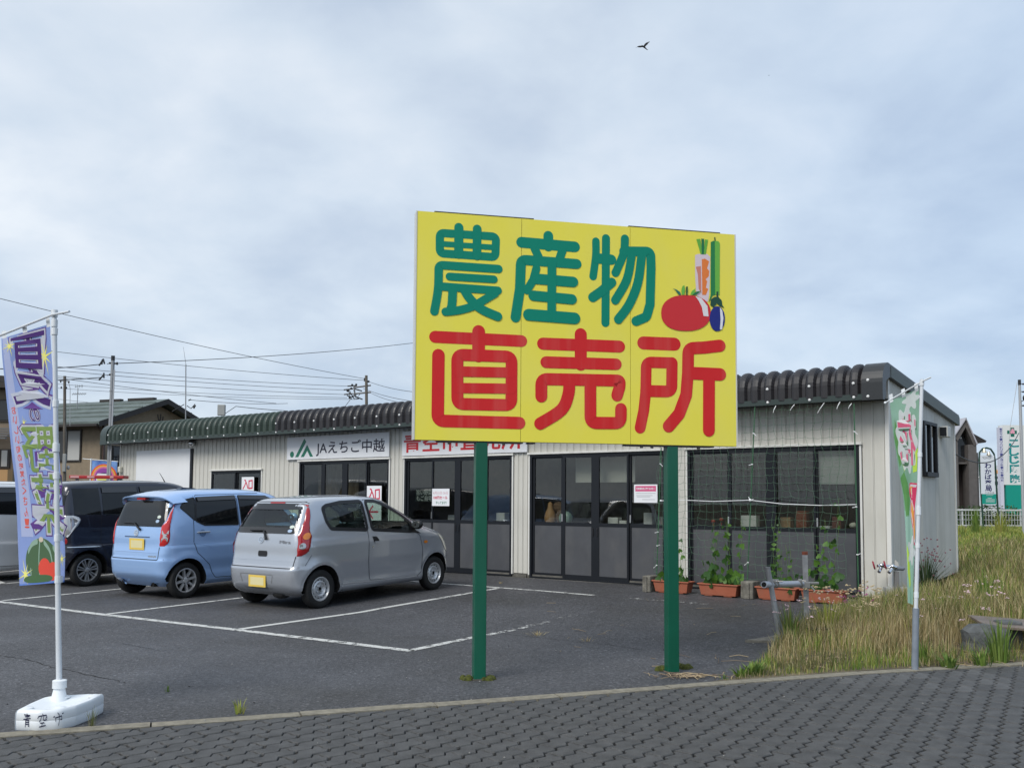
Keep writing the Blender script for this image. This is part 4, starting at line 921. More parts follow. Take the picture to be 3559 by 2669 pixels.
        nr = [Vector() for _ in vs]; out = {'body': []}
        for nm, _ in parts: out[nm] = []
        for f in fs:
            a, b, c, d = (vs[i] for i in f[:4]); m = (c - a).cross(d - b)
            if len(f) > 4: m = Vector((0, 0, 1))
            for i in f: nr[i] += m
            cx = sum(vs[i].x for i in f) / len(f); cy = sum(vs[i].y for i in f) / len(f); cz = sum(vs[i].z for i in f) / len(f)
            m = m.normalized(); lat = abs(m.y)
            if m.x * (cx - 1.2) + m.y * cy < 0: m = -m
            if len(f) == 4:
                if lat > .6 and any(math.hypot(cx - xc, cz - s.R) < s.ar for xc in (0, s.wb)): continue
                if lat > .35 and any(inpoly(P, cx, cz) for P in holes_side): continue
                if m.x < -.3 and cx < 1 and any(inpoly(P, cy, cz) for P in holes_rear): continue
                if m.x > .15 and cx > 1 and any(inpoly(P, cy, cz) for P in holes_front): continue
            for nm, test in parts:
                if test(cx, cy, cz, m): out[nm].append(f); break
            else: out['body'].append(f)
        for nm, F_ in out.items():
            if not F_: continue
            ids = sorted({i for f in F_ for i in f}); mp = {k: i for i, k in enumerate(ids)}
            me = D.meshes.new(nm); me.from_pydata([vs[i] for i in ids], [], [tuple(mp[i] for i in f) for f in F_]); me.materials.append(s.paint)
            me.polygons.foreach_set('use_smooth', [True] * len(me.polygons))
            sg = 1
            me.normals_split_custom_set_from_vertices([tuple((nr[i].normalized()) * sg) for i in ids])
            o = D.objects.new(nm.split('|')[0], me); COL.objects.link(o); o.parent = s.root
            if nm == 'body': s.bodyo = o
        # dark floor pan and wheel housings
        mb = MB(); h, _ = s.half(s.z0 + .02, 40); loop = h + [(x, -y) for x, y in h[-2:0:-1]]
        mb.add([(x, y * .99, s.z0 + .02) for x, y in loop], [tuple(range(len(loop)))])
        for xc in (0, s.wb):
            for sg in (-1, 1):
                Kk = 14; vv = []
                for k in range(Kk + 1):
                    a = math.pi * (-.12 + 1.24 * k / Kk); xx = xc + (s.ar + .004) * math.cos(a); z_ = s.R + (s.ar + .004) * math.sin(a)
                    zc = max(z_, s.z0); vv += [(xx, sg * (s.side_y(xx, max(zc, s.z0)) + .001), zc), (xx, sg * .42, zc)]
                mb.add(vv, [(2 * k, 2 * k + 1, 2 * k + 3, 2 * k + 2) for k in range(Kk)])
                mb.box(xc - s.ar, xc + s.ar, sg * .42 - .005, sg * .42 + .005, s.z0, s.R + s.ar)
        mb.obj('underbody', WELL, s.root)
        for xc in (0, s.wb):                                      # rolled lip of each wheel arch
            for sg in (-1, 1):
                mb = MB(); path = []
                for k in range(25):
                    a = math.pi * (-.10 + 1.20 * k / 24); path.append((xc + (s.ar + .006) * math.cos(a), max(s.z0 + .01, s.R + (s.ar + .006) * math.sin(a))))
                stroke(mb, path, .030, lambda x, z, h: (x, sg * (s.side_y(x, z) + .007), z), caps=False); mb.obj('arch_lip', s.paint, s.root, True)
    def side_patch(s, name, poly, mat, off=.004, sides=(-1, 1), step=.07, parent=None, smooth=True):
        for sg in sides:
            mb = MB(); fill(mb, poly, s.S(sg), off, step); mb.obj(name, mat, parent or s.root, smooth)
    def side_line(s, name, path, wd, mat, off=.002, sides=(-1, 1), closed=False, r=None):
        q = round_path(path, r, closed) if r else [Vector(p) for p in path]
        d = []
        for i in range(len(q) if closed else len(q) - 1):
            a, b = q[i], q[(i + 1) % len(q)]; k = max(1, int((b - a).length / .06)); d += [a.lerp(b, j / k) for j in range(k)]
        if not closed: d.append(q[-1])
        for sg in sides:
            mb = MB(); stroke(mb, d, wd, s.S(sg), closed, caps=False, h=off); mb.obj(name, mat, s.root)
    def rear_patch(s, name, poly, mat, off=.004, step=.08, parent=None, smooth=True):
        mb = MB(); fill(mb, poly, s.B(), off, step); return mb.obj(name, mat, parent or s.root, smooth)
    def rear_line(s, name, path, wd, mat, off=.002, closed=False, r=None, parent=None):
        q = round_path(path, r, closed) if r else [Vector(p) for p in path]; d = []
        for i in range(len(q) if closed else len(q) - 1):
            a, b = q[i], q[(i + 1) % len(q)]; k = max(1, int((b - a).length / .06)); d += [a.lerp(b, j / k) for j in range(k)]
        if not closed: d.append(q[-1])
        mb = MB(); stroke(mb, d, wd, s.B(), closed, caps=False, h=off); return mb.obj(name, mat, parent or s.root)
    def lamp(s, name, zs, inner, outer, mat, off=.012, sides=(-1, 1)):
        """lamp wrapped round a rear corner: for each height, inner edge |y| on the rear face and outer edge x on the side"""
        fi = pchip(inner); fo = pchip(outer); res = []
        for sg in sides:
            mb = MB(); nz, nq = 22, 12; vs = []
            for j in range(nz + 1):
                z = zs[0] + (zs[1] - zs[0]) * j / nz; a = s.q_y(fi(z), z); b = s.q_x(fo(z), z)
                for i in range(nq + 1):
                    e = min(i, nq - i, j, nz - j); o = off * min(1, .25 + e * .4); vs.append(s.pq(a + (b - a) * i / nq, z, o, sg))
            mb.add(vs, [(j * (nq + 1) + i, j * (nq + 1) + i + 1, (j + 1) * (nq + 1) + i + 1, (j + 1) * (nq + 1) + i) for j in range(nz) for i in range(nq)])
            res.append(mb.obj(name, mat, s.root, True, 60))
        return res
    def lens(s, name, c_y, c_z, rx, rz, mat, off, parents, sides=(-1, 1), square=False):
        for sg, par in zip(sides, parents):
            q0 = s.q_y(c_y, c_z); P = [(rx * math.cos(2 * math.pi * k / 24), rz * math.sin(2 * math.pi * k / 24)) for k in range(24)]
            if square: P = [(-rx, -rz), (rx, -rz), (rx, rz), (-rx, rz)]
            mb = MB(); vs = [s.pq(q0, c_z, off + (.006 if not square else .002), sg)] + [s.pq(q0 + a, c_z + b, off, sg) for a, b in P]
            n = len(P); mb.add(vs, [(0, 1 + k, 1 + (k + 1) % n) for k in range(n)]); mb.obj(name, mat, par, True)
    def wheels(s, kind, yo, wd=.155):
        for xc in (0, s.wb):
            for sg in (-1, 1):
                mw = Matrix.Translation((xc, sg * yo, s.R)) @ Matrix.Rotation(R(90) * sg * -1, 4, 'X')    # local z points outwards
                w_ = D.objects.new('wheel', None); COL.objects.link(w_); w_.parent = s.root; w_.empty_display_size = .1
                Rr = s.R; rr = {'steel': .172, 'alloy': .183, 'alloyd': .195}[kind]
                mb = MB(); mb.lathe([(rr - .004, -wd), (Rr - .03, -wd), (Rr - .006, -wd + .02), (Rr, -wd + .05), (Rr, -.04), (Rr - .006, -.014), (Rr - .03, -.001), (rr + .012, -.004), (rr - .002, -.012), (rr - .004, -.05)], 40, mw, closed=True)
                mb.obj('tyre', RUB, w_, True, 50)
                if kind == 'steel':
                    mb = MB(); mb.lathe([(rr, -.012), (rr - .012, -.010), (rr - .022, -.03), (rr - .030, -.052), (.135, -.052), (.118, -.030), (.098, -.022), (.085, -.040), (.06, -.055), (.034, -.050), (.030, -.03), (0, -.028)], 36, mw)
                    o = mb.obj('rim', STEEL, w_, True, 30); hb = MB()
                    for k in range(14):
                        a = 2 * math.pi * k / 14; m2 = mw @ Matrix.Translation((.126 * math.cos(a), .126 * math.sin(a), -.0385)) @ Matrix.Rotation(R(-18), 4, Vector((-math.sin(a), math.cos(a), 0)))
                        hb.lathe([(0, .004), (.0115, .004)], 10, m2)
                    hb.obj('rim_hole', WELL, o)
                    hb = MB(); hb.lathe([(0, -.026), (.027, -.0265)], 14, mw); hb.obj('hub_bore', WELL, o)
                    hb = MB()
                    for k in range(4):
                        a = 2 * math.pi * (k + .5) / 4; hb.lathe([(0.011, -.05), (.011, -.022), (.006, -.016), (0, -.016)], 6, mw @ Matrix.Translation((.052 * math.cos(a), .052 * math.sin(a), 0)))
                    hb.obj('lug_nut', CHROME, o)
                else:
                    mt = ALLOY if kind == 'alloy' else ALLOYD; ns = 8 if kind == 'alloy' else 7
                    mb = MB(); mb.lathe([(rr + .004, -.006), (rr - .010, -.004), (rr - .016, -.02), (rr - .014, -.10)], 40, mw); mb.lathe([(.046, -.05), (.044, -.014), (.03, -.008), (0, -.008)], 24, mw)
                    for k in range(ns):
                        a = 2 * math.pi * k / ns + .2; ca, sa = math.cos(a), math.sin(a)
                        def pt(r_, t_, h_): return mw @ Vector((r_ * ca - t_ * sa, r_ * sa + t_ * ca, h_))
                        w0, w1 = (.017, .014) if kind == 'alloy' else (.020, .034)
                        r0, r1 = .035, rr - .010
                        if kind == 'alloy':
                            vs = [pt(r0, -w0, -.016), pt(r0, w0, -.016), pt(r1, w1, -.008), pt(r1, -w1, -.008), pt(r0, -w0 - .006, -.05), pt(r0, w0 + .006, -.05), pt(r1, w1 + .004, -.045), pt(r1, -w1 - .004, -.045)]
                            mb.add(vs, [(0, 1, 2, 3), (0, 4, 5, 1), (1, 5, 6, 2), (3, 7, 4, 0), (2, 6, 7, 3)])
                        else:
                            for tw in (-.018, .018):
                                vs = [pt(r0, tw * .5 - .008, -.016), pt(r0, tw * .5 + .008, -.016), pt(r1, tw * 1.6 + .012, -.008), pt(r1, tw * 1.6 - .012, -.008), pt(r0, tw * .5 - .01, -.05), pt(r0, tw * .5 + .01, -.05), pt(r1, tw * 1.6 + .014, -.04), pt(r1, tw * 1.6 - .014, -.04)]
                                mb.add(vs, [(0, 1, 2, 3), (0, 4, 5, 1), (1, 5, 6, 2), (3, 7, 4, 0), (2, 6, 7, 3)])
                    o = mb.obj('rim', mt, w_, True, 30)
                    hb = MB(); hb.lathe([(rr - .012, -.085), (0, -.085)], 24, mw); hb.obj('brake_drum', WELL, o)
                    hb = MB()
                    for k in range(4):
                        a = 2 * math.pi * (k + .5) / 4 + .2; hb.lathe([(0.010, -.02), (.010, -.011), (0, -.011)], 8, mw @ Matrix.Translation((.05 * math.cos(a), .05 * math.sin(a), 0)))
                    hb.obj('lug_nut', WELL, o)
    def plate(s, y0, y1, z0, z1, tilt=.02):
        x = s.rear_x((y0 + y1) / 2, (z0 + z1) / 2) - .014; mb = MB(); mb.rbox(x - .004, x, y0, y1, z0, z1, .002); p = mb.obj('licence_plate', PLATE, s.root)
        dy, dz = (y1 - y0) * .11, (z1 - z0) * .17; mb = MB(); mb.box(x - .0055, x - .0045, y0 + dy, y1 - dy, z0 + dz, z1 - dz); mb.obj('plate_face', PLATE2, p)
    def emblem(s, y, z, r=.045):
        mb = MB(); f = s.B(); P = [(y + r * 1.15 * math.cos(2 * math.pi * k / 22), z + r * math.sin(2 * math.pi * k / 22)) for k in range(22)]
        stroke(mb, P, .013, f, True, h=.010); stroke(mb, [(y + r * .55, z - r * .5), (y - r * .2, z - r * .5), (y - r * .62, z + r * .05)], .014, f, h=.0105)
        stroke(mb, [(y + r * .1, z + r * .55), (y - r * .35, z + r * .2), (y + r * .5, z + r * .05)], .013, f, h=.011); mb.obj('emblem', CHROME, s.root)
    def wiper(s, pts, off=.02):
        mb = MB(); f = s.B(); mb.tube([f(a, b, off) for a, b in pts], [.010, .012, .016, .02][:len(pts)] if len(pts) <= 4 else .012, 6); mb.obj('wiper', BLK, s.root)
    def mirror(s, x, z, mat):
        for sg in (-1, 1):
            y = sg * (s.side_y(x, z)); mb = MB(); mb.ball((x + .02, y + sg * .10, z + .05), .06, .095, .075, 14, 9); mb.tube([(x + .05, y - sg * .02, z - .01), (x + .03, y + sg * .06, z + .01)], .025, 8)
            o = mb.obj('mirror', mat, s.root, True); mb = MB(); mb.lathe([(0, 0), (.062, 0)], 20, Matrix.Translation((x - .037, y + sg * .10, z + .05)) @ Matrix.Rotation(R(90), 4, 'Y') @ Matrix.Diagonal((.85, 1.3, 1, 1))); mb.obj('mirror_glass', M('mirror_face', (.35, .38, .38), .03, .9), o)
def contact(px, py): return grd(px, py)
def place(A, B_, hwid, wb):
    h = math.atan2(B_.y - A.y, B_.x - A.x); X = Vector((math.cos(h), math.sin(h), 0)); Y = Vector((-X.y, X.x, 0)); o = A + Y * hwid; f = A + X * wb
    return Vector((o.x, o.y, ground_z(A))), h, math.atan2(ground_z(f) - ground_z(A), wb)
# --- silver three-door hatchback
SILV = M('paint_silver', (0.47, 0.495, 0.535), 0.26, 0.55, coat=1.0)
loc, hd, pt = place(contact(1111, 2113), contact(1510, 2048), .70, 2.49)
sv = Car('hatchback_car', 'silver three-door hatchback, nearest car to the big yellow sign', SILV,
 [(.19, -.34), (.26, -.43), (.36, -.485), (.50, -.497), (.575, -.492), (.60, -.470), (.66, -.455), (.75, -.435), (.90, -.42), (1.06, -.385), (1.25, -.285), (1.40, -.190), (1.47, -.145), (1.515, -.085), (1.545, .05), (1.575, .45)],
 [(.19, 2.84), (.26, 2.98), (.35, 3.01), (.50, 3.02), (.62, 3.01), (.72, 2.98), (.82, 2.94), (.88, 2.89), (.93, 2.81), (.97, 2.70), (1.01, 2.56), (1.04, 2.46), (1.10, 2.36), (1.2, 2.15), (1.3, 1.94), (1.4, 1.73), (1.486, 1.54), (1.53, 1.37), (1.56, 1.12), (1.575, .92)],
 [(.19, .69), (.24, .735), (.30, .742), (.36, .735), (.5, .746), (.65, .757), (.86, .757), (.93, .745), (1.0, .726), (1.06, .712), (1.2, .677), (1.35, .632), (1.47, .588), (1.515, .553), (1.545, .47), (1.575, .24)],
 [(.19, 7), (.6, 7), (.85, 6.2), (1.0, 5.2), (1.2, 5.2), (1.47, 5), (1.575, 3.6)], 2.49, .272, loc, hd, pt, [(.84, 1.06, .009), (1.44, 1.575, .007)],
 [(.19, 8), (.3, 11), (1.1, 12), (1.3, 11), (1.47, 9), (1.575, 4)])
QW = [(.135, 1.40), (.22, 1.435), (.52, 1.473), (.945, 1.478), (.955, 1.05), (.42, 1.09), (.225, 1.105), (.16, 1.21)]
DW = [(1.03, 1.478), (1.22, 1.470), (1.44, 1.405), (1.72, 1.265), (1.965, 1.11), (1.985, .995), (1.90, .978), (1.06, 1.05)]
RW = [(-.545, 1.43), (.545, 1.43), (.59, 1.25), (.615, 1.10), (-.615, 1.10), (-.59, 1.25)]
WS = [(-.55, 1.46), (.55, 1.46), (.66, 1.10), (-.66, 1.10)]
inset = lambda P, k: [(sum(p[0] for p in P) / len(P) * k + p[0] * (1 - k), sum(p[1] for p in P) / len(P) * k + p[1] * (1 - k)) for p in P]
DOOR = [(.985, 1.52), (.955, 1.05), (.935, .60), (.955, .45), (.97, .30), (2.03, .258), (2.14, .34), (2.165, .70), (2.11, .90), (2.02, 1.0), (1.99, 1.14), (1.46, 1.45), (1.25, 1.515)]
TG = [(-.62, .59), (.62, .59), (.66, .76), (.65, 1.06), (.565, 1.46), (.52, 1.50), (-.52, 1.50), (-.565, 1.46), (-.65, 1.06), (-.66, .76)]
sv.body([inset(QW, .05), inset(DW, .045)], [inset(RW, .03)], [inset(WS, .02)],
 [('door|1', lambda x, y, z, m: y < 0 and abs(m.y) > .3 and inpoly(DOOR, x, z)), ('door|2', lambda x, y, z, m: y > 0 and abs(m.y) > .3 and inpoly(DOOR, x, z)),
  ('tailgate', lambda x, y, z, m: x < .2 and m.x < -.25 and inpoly(TG, y, z)), ('rear_bumper', lambda x, y, z, m: x < -.12 and z < (.585 if abs(y) < .63 else .745)),
  ('front_bumper', lambda x, y, z, m: x > 2.78 and z < .62), ('bonnet', lambda x, y, z, m: x > 2.2 and m.z > .45 and abs(y) < .62)])
for P, nm in ((QW, 'quarter_glass'), (DW, 'door_glass')):
    sv.side_line('window_rubber', P, .050, BLK, .005, closed=True, r=.05); sv.side_patch(nm, P, CLEARG, -.004)
sv.rear_line('rear_window_rim', RW, .085, M('glass_band', (.012, .012, .013), .1, coat=.5), .004, True, .07); sv.rear_patch('rear_glass', RW, CLEARG, -.006, .05)
mb = MB(); fill(mb, WS, sv.F(), -.004, .08); mb.obj('windscreen', CLEARG, sv.root, True)
for sg in (-1, 1): sv.side_line('door_seam', DOOR[1:11], .009, SEAM, .0025, (sg,), r=.05)
sv.side_line('door_seam', [(.985, 1.485), (1.0, 1.498), (1.24, 1.495), (1.47, 1.435), (1.99, 1.145)], .007, SEAM, .0025, r=.02)
sv.side_line('bumper_seam', [(-.19, .76), (-.30, .62)], .006, SEAM, .0025); sv.side_line('bumper_seam', [(2.86, .62), (2.90, .52)], .006, SEAM, .0025)
sv.rear_line('tailgate_seam', [(.662, .75), (.645, .62), (.62, .59), (-.62, .59), (-.645, .62), (-.662, .75)], .010, SEAM, .003, r=.02)
sv.rear_line('tailgate_seam', [(-.555, 1.475), (-.51, 1.497), (.51, 1.497), (.555, 1.475)], .007, SEAM, .006, r=.02)
sv.rear_line('crease', [(-.64, .685), (.64, .685)], .006, sv.paint, .004)
lp = sv.lamp('tail_lamp', (.755, 1.455), [(.75, .662), (.82, .668), (.96, .664), (1.033, .642), (1.10, .652), (1.17, .640), (1.24, .628), (1.31, .603), (1.38, .580), (1.455, .565)], [(.75, -.36), (.775, -.30), (.81, -.25), (.95, -.19), (1.02, -.158), (1.06, -.164), (1.09, -.176), (1.165, -.165), (1.236, -.138), (1.31, -.110), (1.38, -.09), (1.435, -.10), (1.455, -.13)], RLAMP, .016)
sv.lens('amber_lens', .700, 1.025, .058, .048, ALAMP, .020, lp); sv.lens('clear_lens', .708, .892, .046, .044, WLAMP, .020, lp)
sv.rear_patch('brake_light', [(-.155, 1.475), (.155, 1.475), (.155, 1.492), (-.155, 1.492)], RLAMP, .012)
sv.wiper([(.30, 1.095), (.02, 1.10), (-.02, 1.06), (-.075, .975)], .022); sv.emblem(.045, .968, .042)
mb = MB(); text(mb, 'Mira', .35, .565, .925, .968, lambda x, y, h: sv.B()(-x, y, .008), 0); mb.obj('badge', M('badge_dark', (.12, .12, .13), .3), sv.root)
sv.rear_patch('tailgate_handle', [(-.09 + a, b) for a, b in ((.0, .735), (.155, .735), (.17, .75), (.17, .80), (.155, .815), (.0, .815), (-.015, .80), (-.015, .75))], BLK, .006)
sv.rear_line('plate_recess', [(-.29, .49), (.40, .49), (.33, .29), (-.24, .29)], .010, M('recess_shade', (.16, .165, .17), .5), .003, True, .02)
sv.plate(-.155, .205, .310, .475)
for y, z, mt in ((-.52, 1.155, STK), (-.51, 1.10, STK2)): sv.rear_patch('sticker', [(y + .042 * math.cos(a * .3927), z + .022 * math.sin(a * .3927)) for a in range(16)], mt, .007)
sv.side_patch('door_handle', [(1.03, .95), (1.12, .945), (1.165, .90), (1.165, .86), (1.05, .865)], BLK, .004, (-1, 1)); sv.side_patch('handle_grip', [(1.06, .878), (1.16, .872), (1.168, .845), (1.07, .84)], sv.paint, .012)
sv.side_patch('key_lock', [(1.03 + .016 * math.cos(a), .80 + .018 * math.sin(a)) for a in [k * .785 for k in range(8)]], CHROME, .004, (-1,))
sv.side_patch('side_marker', [(2.24 + .048 * math.cos(a), .795 + .024 * math.sin(a)) for a in [k * .524 for k in range(12)]], ALAMP, .010)
sv.side_patch('headlamp', [(2.60, .905), (2.68, .905), (2.80, .83), (2.875, .72), (2.88, .62), (2.82, .60), (2.77, .66), (2.70, .78)], M('headlamp_clear', (.62, .60, .52), .1, .3, coat=1), .006, step=.03)
sv.side_patch('mirror_mount', [(1.92, 1.12), (1.99, 1.09), (2.04, .99), (2.15, .935), (1.99, .955), (1.90, .965)], BLK, .009)
sv.mirror(1.98, 1.03, BLK); sv.wheels('steel', .735)
sv.side_line('sill_edge', [(.40, .31), (.97, .292), (2.03, .262)], .012, M('edge_bright', (.62, .64, .66), .3, .6), .004)
mb = MB(); mb.ball((-.30, -.25, .20), .10, .16, .06, 10, 6); mb.obj('silencer', WELL, sv.root)
sm = MB()
def seat(mb, x, y, h=.60, rear=False):
    mb.rbox(x, x + .48, y - .23, y + .23, .38, .58, .05); 
    m = Matrix.Translation((x + .06, y, .55)) @ Matrix.Rotation(R(-14), 4, 'Y'); mb.rbox(-.08, .06, -.23, .23, 0, h, .05, mat=m); mb.rbox(-.05, .05, -.13, .13, h + .03, h + .20, .04, mat=m)
for y in (-.33, .33): seat(sm, 1.02, y)
sm.rbox(.25, .75, -.56, .56, .38, .56, .05); sm.rbox(.20, .32, -.56, .56, .5, 1.02, .04)
sm.obj('seats', SEAT, sv.root, True, 40)
mb = MB(); mb.rbox(1.62, 2.25, -.62, .62, .55, .93, .06); mb.obj('dashboard', M('dash_grey', (.06, .06, .065), .7), sv.root)
mb = MB(); m = Matrix.Translation((1.56, -.33, .93)) @ Matrix.Rotation(R(-65), 4, 'Y'); mb.lathe([(.17 + .014 * math.cos(a), .014 * math.sin(a)) for a in [k * .785 for k in range(8)]], 28, m, closed=True); mb.box(-.16, .16, -.015, .015, -.008, .008, mat=m); mb.obj('steering_wheel', BLK, sv.root, True)
mb = MB(); mb.box(-.2, 2.3, -.64, .64, .30, .34); mb.obj('cabin_floor', WELL, sv.root)
mb = MB(); mb.rbox(1.30, 1.34, -.13, .13, 1.36, 1.42, .015); mb.obj('interior_mirror', BLK, sv.root)
mb = MB(); mb.box(-.18, .24, -.60, .60, .92, .94); mb.obj('parcel_shelf', M('shelf_grey', (.10, .10, .11), .8), sv.root)
# --- pale blue tall wagon
BLUE = M('paint_blue', (0.30, 0.47, 0.77), 0.28, 0.15, coat=1.0)
loc, hd2, pt = place(contact(642, 2078), contact(642, 2078) + Vector((math.cos(R(54.3)), math.sin(R(54.3)), 0)), .70, 2.46)
bv = Car('wagon_car', 'pale blue tall five-door wagon between the silver hatchback and the dark van', BLUE,
 [(.19, -.28), (.27, -.35), (.40, -.425), (.60, -.435), (.615, -.420), (.70, -.410), (.8, -.395), (.95, -.385), (1.11, -.36), (1.3, -.30), (1.475, -.235), (1.55, -.20), (1.60, -.12), (1.645, .06), (1.672, .4)],
 [(.19, 2.82), (.27, 2.95), (.35, 2.99), (.6, 3.0), (.8, 2.95), (.92, 2.86), (.99, 2.72), (1.05, 2.54), (1.1, 2.44), (1.3, 2.24), (1.5, 2.02), (1.58, 1.86), (1.63, 1.62), (1.655, 1.35), (1.672, 1.05)],
 [(.19, .70), (.26, .748), (.34, .752), (.42, .745), (.6, .762), (.78, .764), (.82, .752), (.95, .745), (1.08, .728), (1.3, .688), (1.48, .645), (1.55, .615), (1.60, .565), (1.645, .45), (1.672, .25)],
 [(.19, 7), (.6, 7.5), (1.0, 6.5), (1.48, 6), (1.672, 3.8)], 2.46, .275, loc, hd2, pt, [(.9, 1.1, .01), (1.5, 1.672, .007)],
 [(.19, 8), (.3, 10), (1.1, 12), (1.4, 11), (1.55, 8), (1.672, 4)])
BQ = [(-.065, 1.39), (-.02, 1.45), (.055, 1.512), (.21, 1.541), (.175, 1.18)]; BR = [(.235, 1.54), (.985, 1.556), (.985, 1.09), (.34, 1.105), (.185, 1.175)]; BF = [(1.045, 1.556), (1.62, 1.54), (1.85, 1.42), (2.06, 1.20), (2.08, 1.10), (1.05, 1.09)]
BD1 = [(.205, 1.565), (.14, 1.15), (.122, .857), (.18, .69), (.41, .49), (.46, .36), (.52, .28), (1.00, .268), (1.015, 1.575), (.25, 1.572)]; BD2 = [(1.015, 1.575), (1.0, .268), (1.98, .268), (2.12, .40), (2.16, .8), (2.10, 1.10), (1.66, 1.56)]
BT = [(-.59, .61), (.59, .61), (.61, .80), (.60, .82), (.60, 1.10), (.62, 1.48), (-.62, 1.48), (-.60, 1.10), (-.60, .82), (-.61, .80)]
bv.body(parts=[('door|1', lambda x, y, z, m: y < 0 and abs(m.y) > .3 and inpoly(BD1, x, z)), ('door|2', lambda x, y, z, m: y < 0 and abs(m.y) > .3 and inpoly(BD2, x, z)), ('door|3', lambda x, y, z, m: y > 0 and abs(m.y) > .3 and inpoly(BD1, x, z)), ('door|4', lambda x, y, z, m: y > 0 and abs(m.y) > .3 and inpoly(BD2, x, z)),
 ('tailgate', lambda x, y, z, m: x < .2 and m.x < -.25 and inpoly(BT, y, z)), ('rear_bumper', lambda x, y, z, m: x < -.1 and z < (.605 if abs(y) < .6 else .83)), ('bonnet', lambda x, y, z, m: x > 2.2 and m.z > .45 and abs(y) < .62)])
for P, nm in ((BQ, 'quarter_glass'), (BR, 'door_glass'), (BF, 'door_glass')): bv.side_patch(nm, P, DARKG, .004); bv.side_line('window_rubber', P, .018, BLK, .006, closed=True, r=.02)
VIS = M('visor_smoke', (.035, .035, .037), .12, coat=.6)
bv.side_patch('door_visor', [(.25, 1.55), (.985, 1.568), (.985, 1.50), (.255, 1.485)], VIS, .022); bv.side_patch('door_visor', [(1.045, 1.568), (1.61, 1.55), (1.86, 1.43), (1.82, 1.39), (1.58, 1.485), (1.045, 1.50)], VIS, .022)
bv.side_line('door_seam', BD1[0:8], .009, SEAM, .0025, r=.05); bv.side_line('door_seam', [(.225, 1.545), (.25, 1.58), (1.5, 1.592)], .007, SEAM, .0025, r=.02); bv.side_line('door_seam', [(1.012, 1.56), (1.0, .27), (1.98, .268), (2.12, .40), (2.16, .8), (2.10, 1.09)], .009, SEAM, .0025, r=.05)
bv.rear_patch('rear_glass', [(-.60, 1.105), (.60, 1.105), (.64, 1.2), (.635, 1.40), (.61, 1.50), (-.61, 1.50), (-.635, 1.40), (-.64, 1.2)], DARKG, .005, .05)
bl = bv.lamp('tail_lamp', (.815, 1.475), [(.815, .60), (1.10, .60), (1.19, .645), (1.40, .635), (1.475, .625)], [(.815, -.35), (.86, -.30), (1.1, -.265), (1.40, -.17), (1.475, -.15)], RLAMP2, .014)
bv.lens('clear_lens', .665, .965, .045, .085, WLAMP, .017, bl, square=True)
for sg, par in zip((-1, 1), bl):
    mb = MB(); q0 = bv.q_y(.665, .965)
    for zz_ in (.93, .965, 1.0): vs = [bv.pq(q0 - .042, zz_ - .012, .0185, sg), bv.pq(q0 + .042, zz_ - .012, .0185, sg), bv.pq(q0 + .02, zz_ + .006, .0195, sg)]; mb.add(vs, [(0, 1, 2)])
    mb.obj('lens_facet', M('facet_grey', (.18, .18, .19), .2, .5), par)
mb = MB(); ny = 26; rows = []
def prof_(y):
    t = abs(y) / .68; d = .105 * t ** 7 + .012 * t * t; f = .11 * t ** 6; g = .035 * t ** 5
    return [(-.05 + f, 1.628 - d - .035 * t ** 4), (-.18 + f, 1.602 - d - .02 * t ** 4), (-.300 + f, 1.572 - d), (-.296 + f, 1.556 - d), (-.225 + f, 1.530 - d)]
vs = []
for i in range(ny + 1):
    y = -.68 + 1.36 * i / ny
    for x_, z_ in prof_(y): vs.append((x_, y, z_))
mb.add(vs, [(i * 5 + k, (i + 1) * 5 + k, (i + 1) * 5 + k + 1, i * 5 + k + 1) for i in range(ny) for k in range(4)]); mb.obj('spoiler', BLUE, bv.root, True, 50)
mb = MB(); mb.box(-.30, -.24, -.10, .12, 1.515, 1.545); mb.obj('brake_light', RLAMP, bv.root)
bv.rear_line('tailgate_seam', [(.61, .80), (.60, .625), (.585, .61), (-.585, .61), (-.60, .625), (-.61, .80)], .010, SEAM, .003, r=.01); bv.rear_line('bumper_step', [(-.69, .615), (-.58, .612)], .012, SEAM, .003); bv.rear_line('bumper_step', [(.58, .612), (.69, .615)], .012, SEAM, .003)
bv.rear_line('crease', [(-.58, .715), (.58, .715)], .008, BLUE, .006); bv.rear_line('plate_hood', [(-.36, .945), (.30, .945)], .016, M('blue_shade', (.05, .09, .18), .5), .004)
bv.wiper([(.36, 1.155), (.08, 1.155), (-.02, 1.10), (-.11, 1.055)], .02); bv.emblem(.0, 1.005, .042); bv.plate(-.245, .145, .745, .922)
mb = MB(); text(mb, 'move', .37 + .0, .56, .645, .668, lambda x, y, h: bv.B()(-x, y, .006), .03); mb.obj('badge', CHROME, bv.root)
for y, z, mt in ((-.50, 1.255, STK), (-.49, 1.19, STK2)): bv.rear_patch('sticker', [(y + .042 * math.cos(a * .3927), z + .024 * math.sin(a * .3927)) for a in range(16)], mt, .007)
for xs_ in (.18, 1.02):
    bv.side_patch('handle_cup', [(xs_ + .11 + .06 * math.cos(a), .985 + .055 * math.sin(a)) for a in [k * .4488 for k in range(14)]], M('blue_cup', (.12, .22, .42), .5), .003)
    for sg in (-1, 1):
        mb = MB(); y = sg * (bv.side_y(xs_ + .1, 1.0) + .022); mb.rbox(xs_, xs_ + .235, y - .011, y + .011, .988, 1.015, .008); mb.obj('door_handle', M('handle_chrome', (.62, .64, .66), .2, .8), bv.root)
bv.mirror(2.06, 1.12, BLUE); bv.wheels('alloy', .738); mb = MB(); mb.prism([(.34, 1.655), (.40, 1.70), (.62, 1.685), (.70, 1.66)], -.06, .06, lambda x, z, h: (x, h, z)); mb.obj('roof_fin', M('fin_dark', (.03, .04, .06), .4), bv.root)
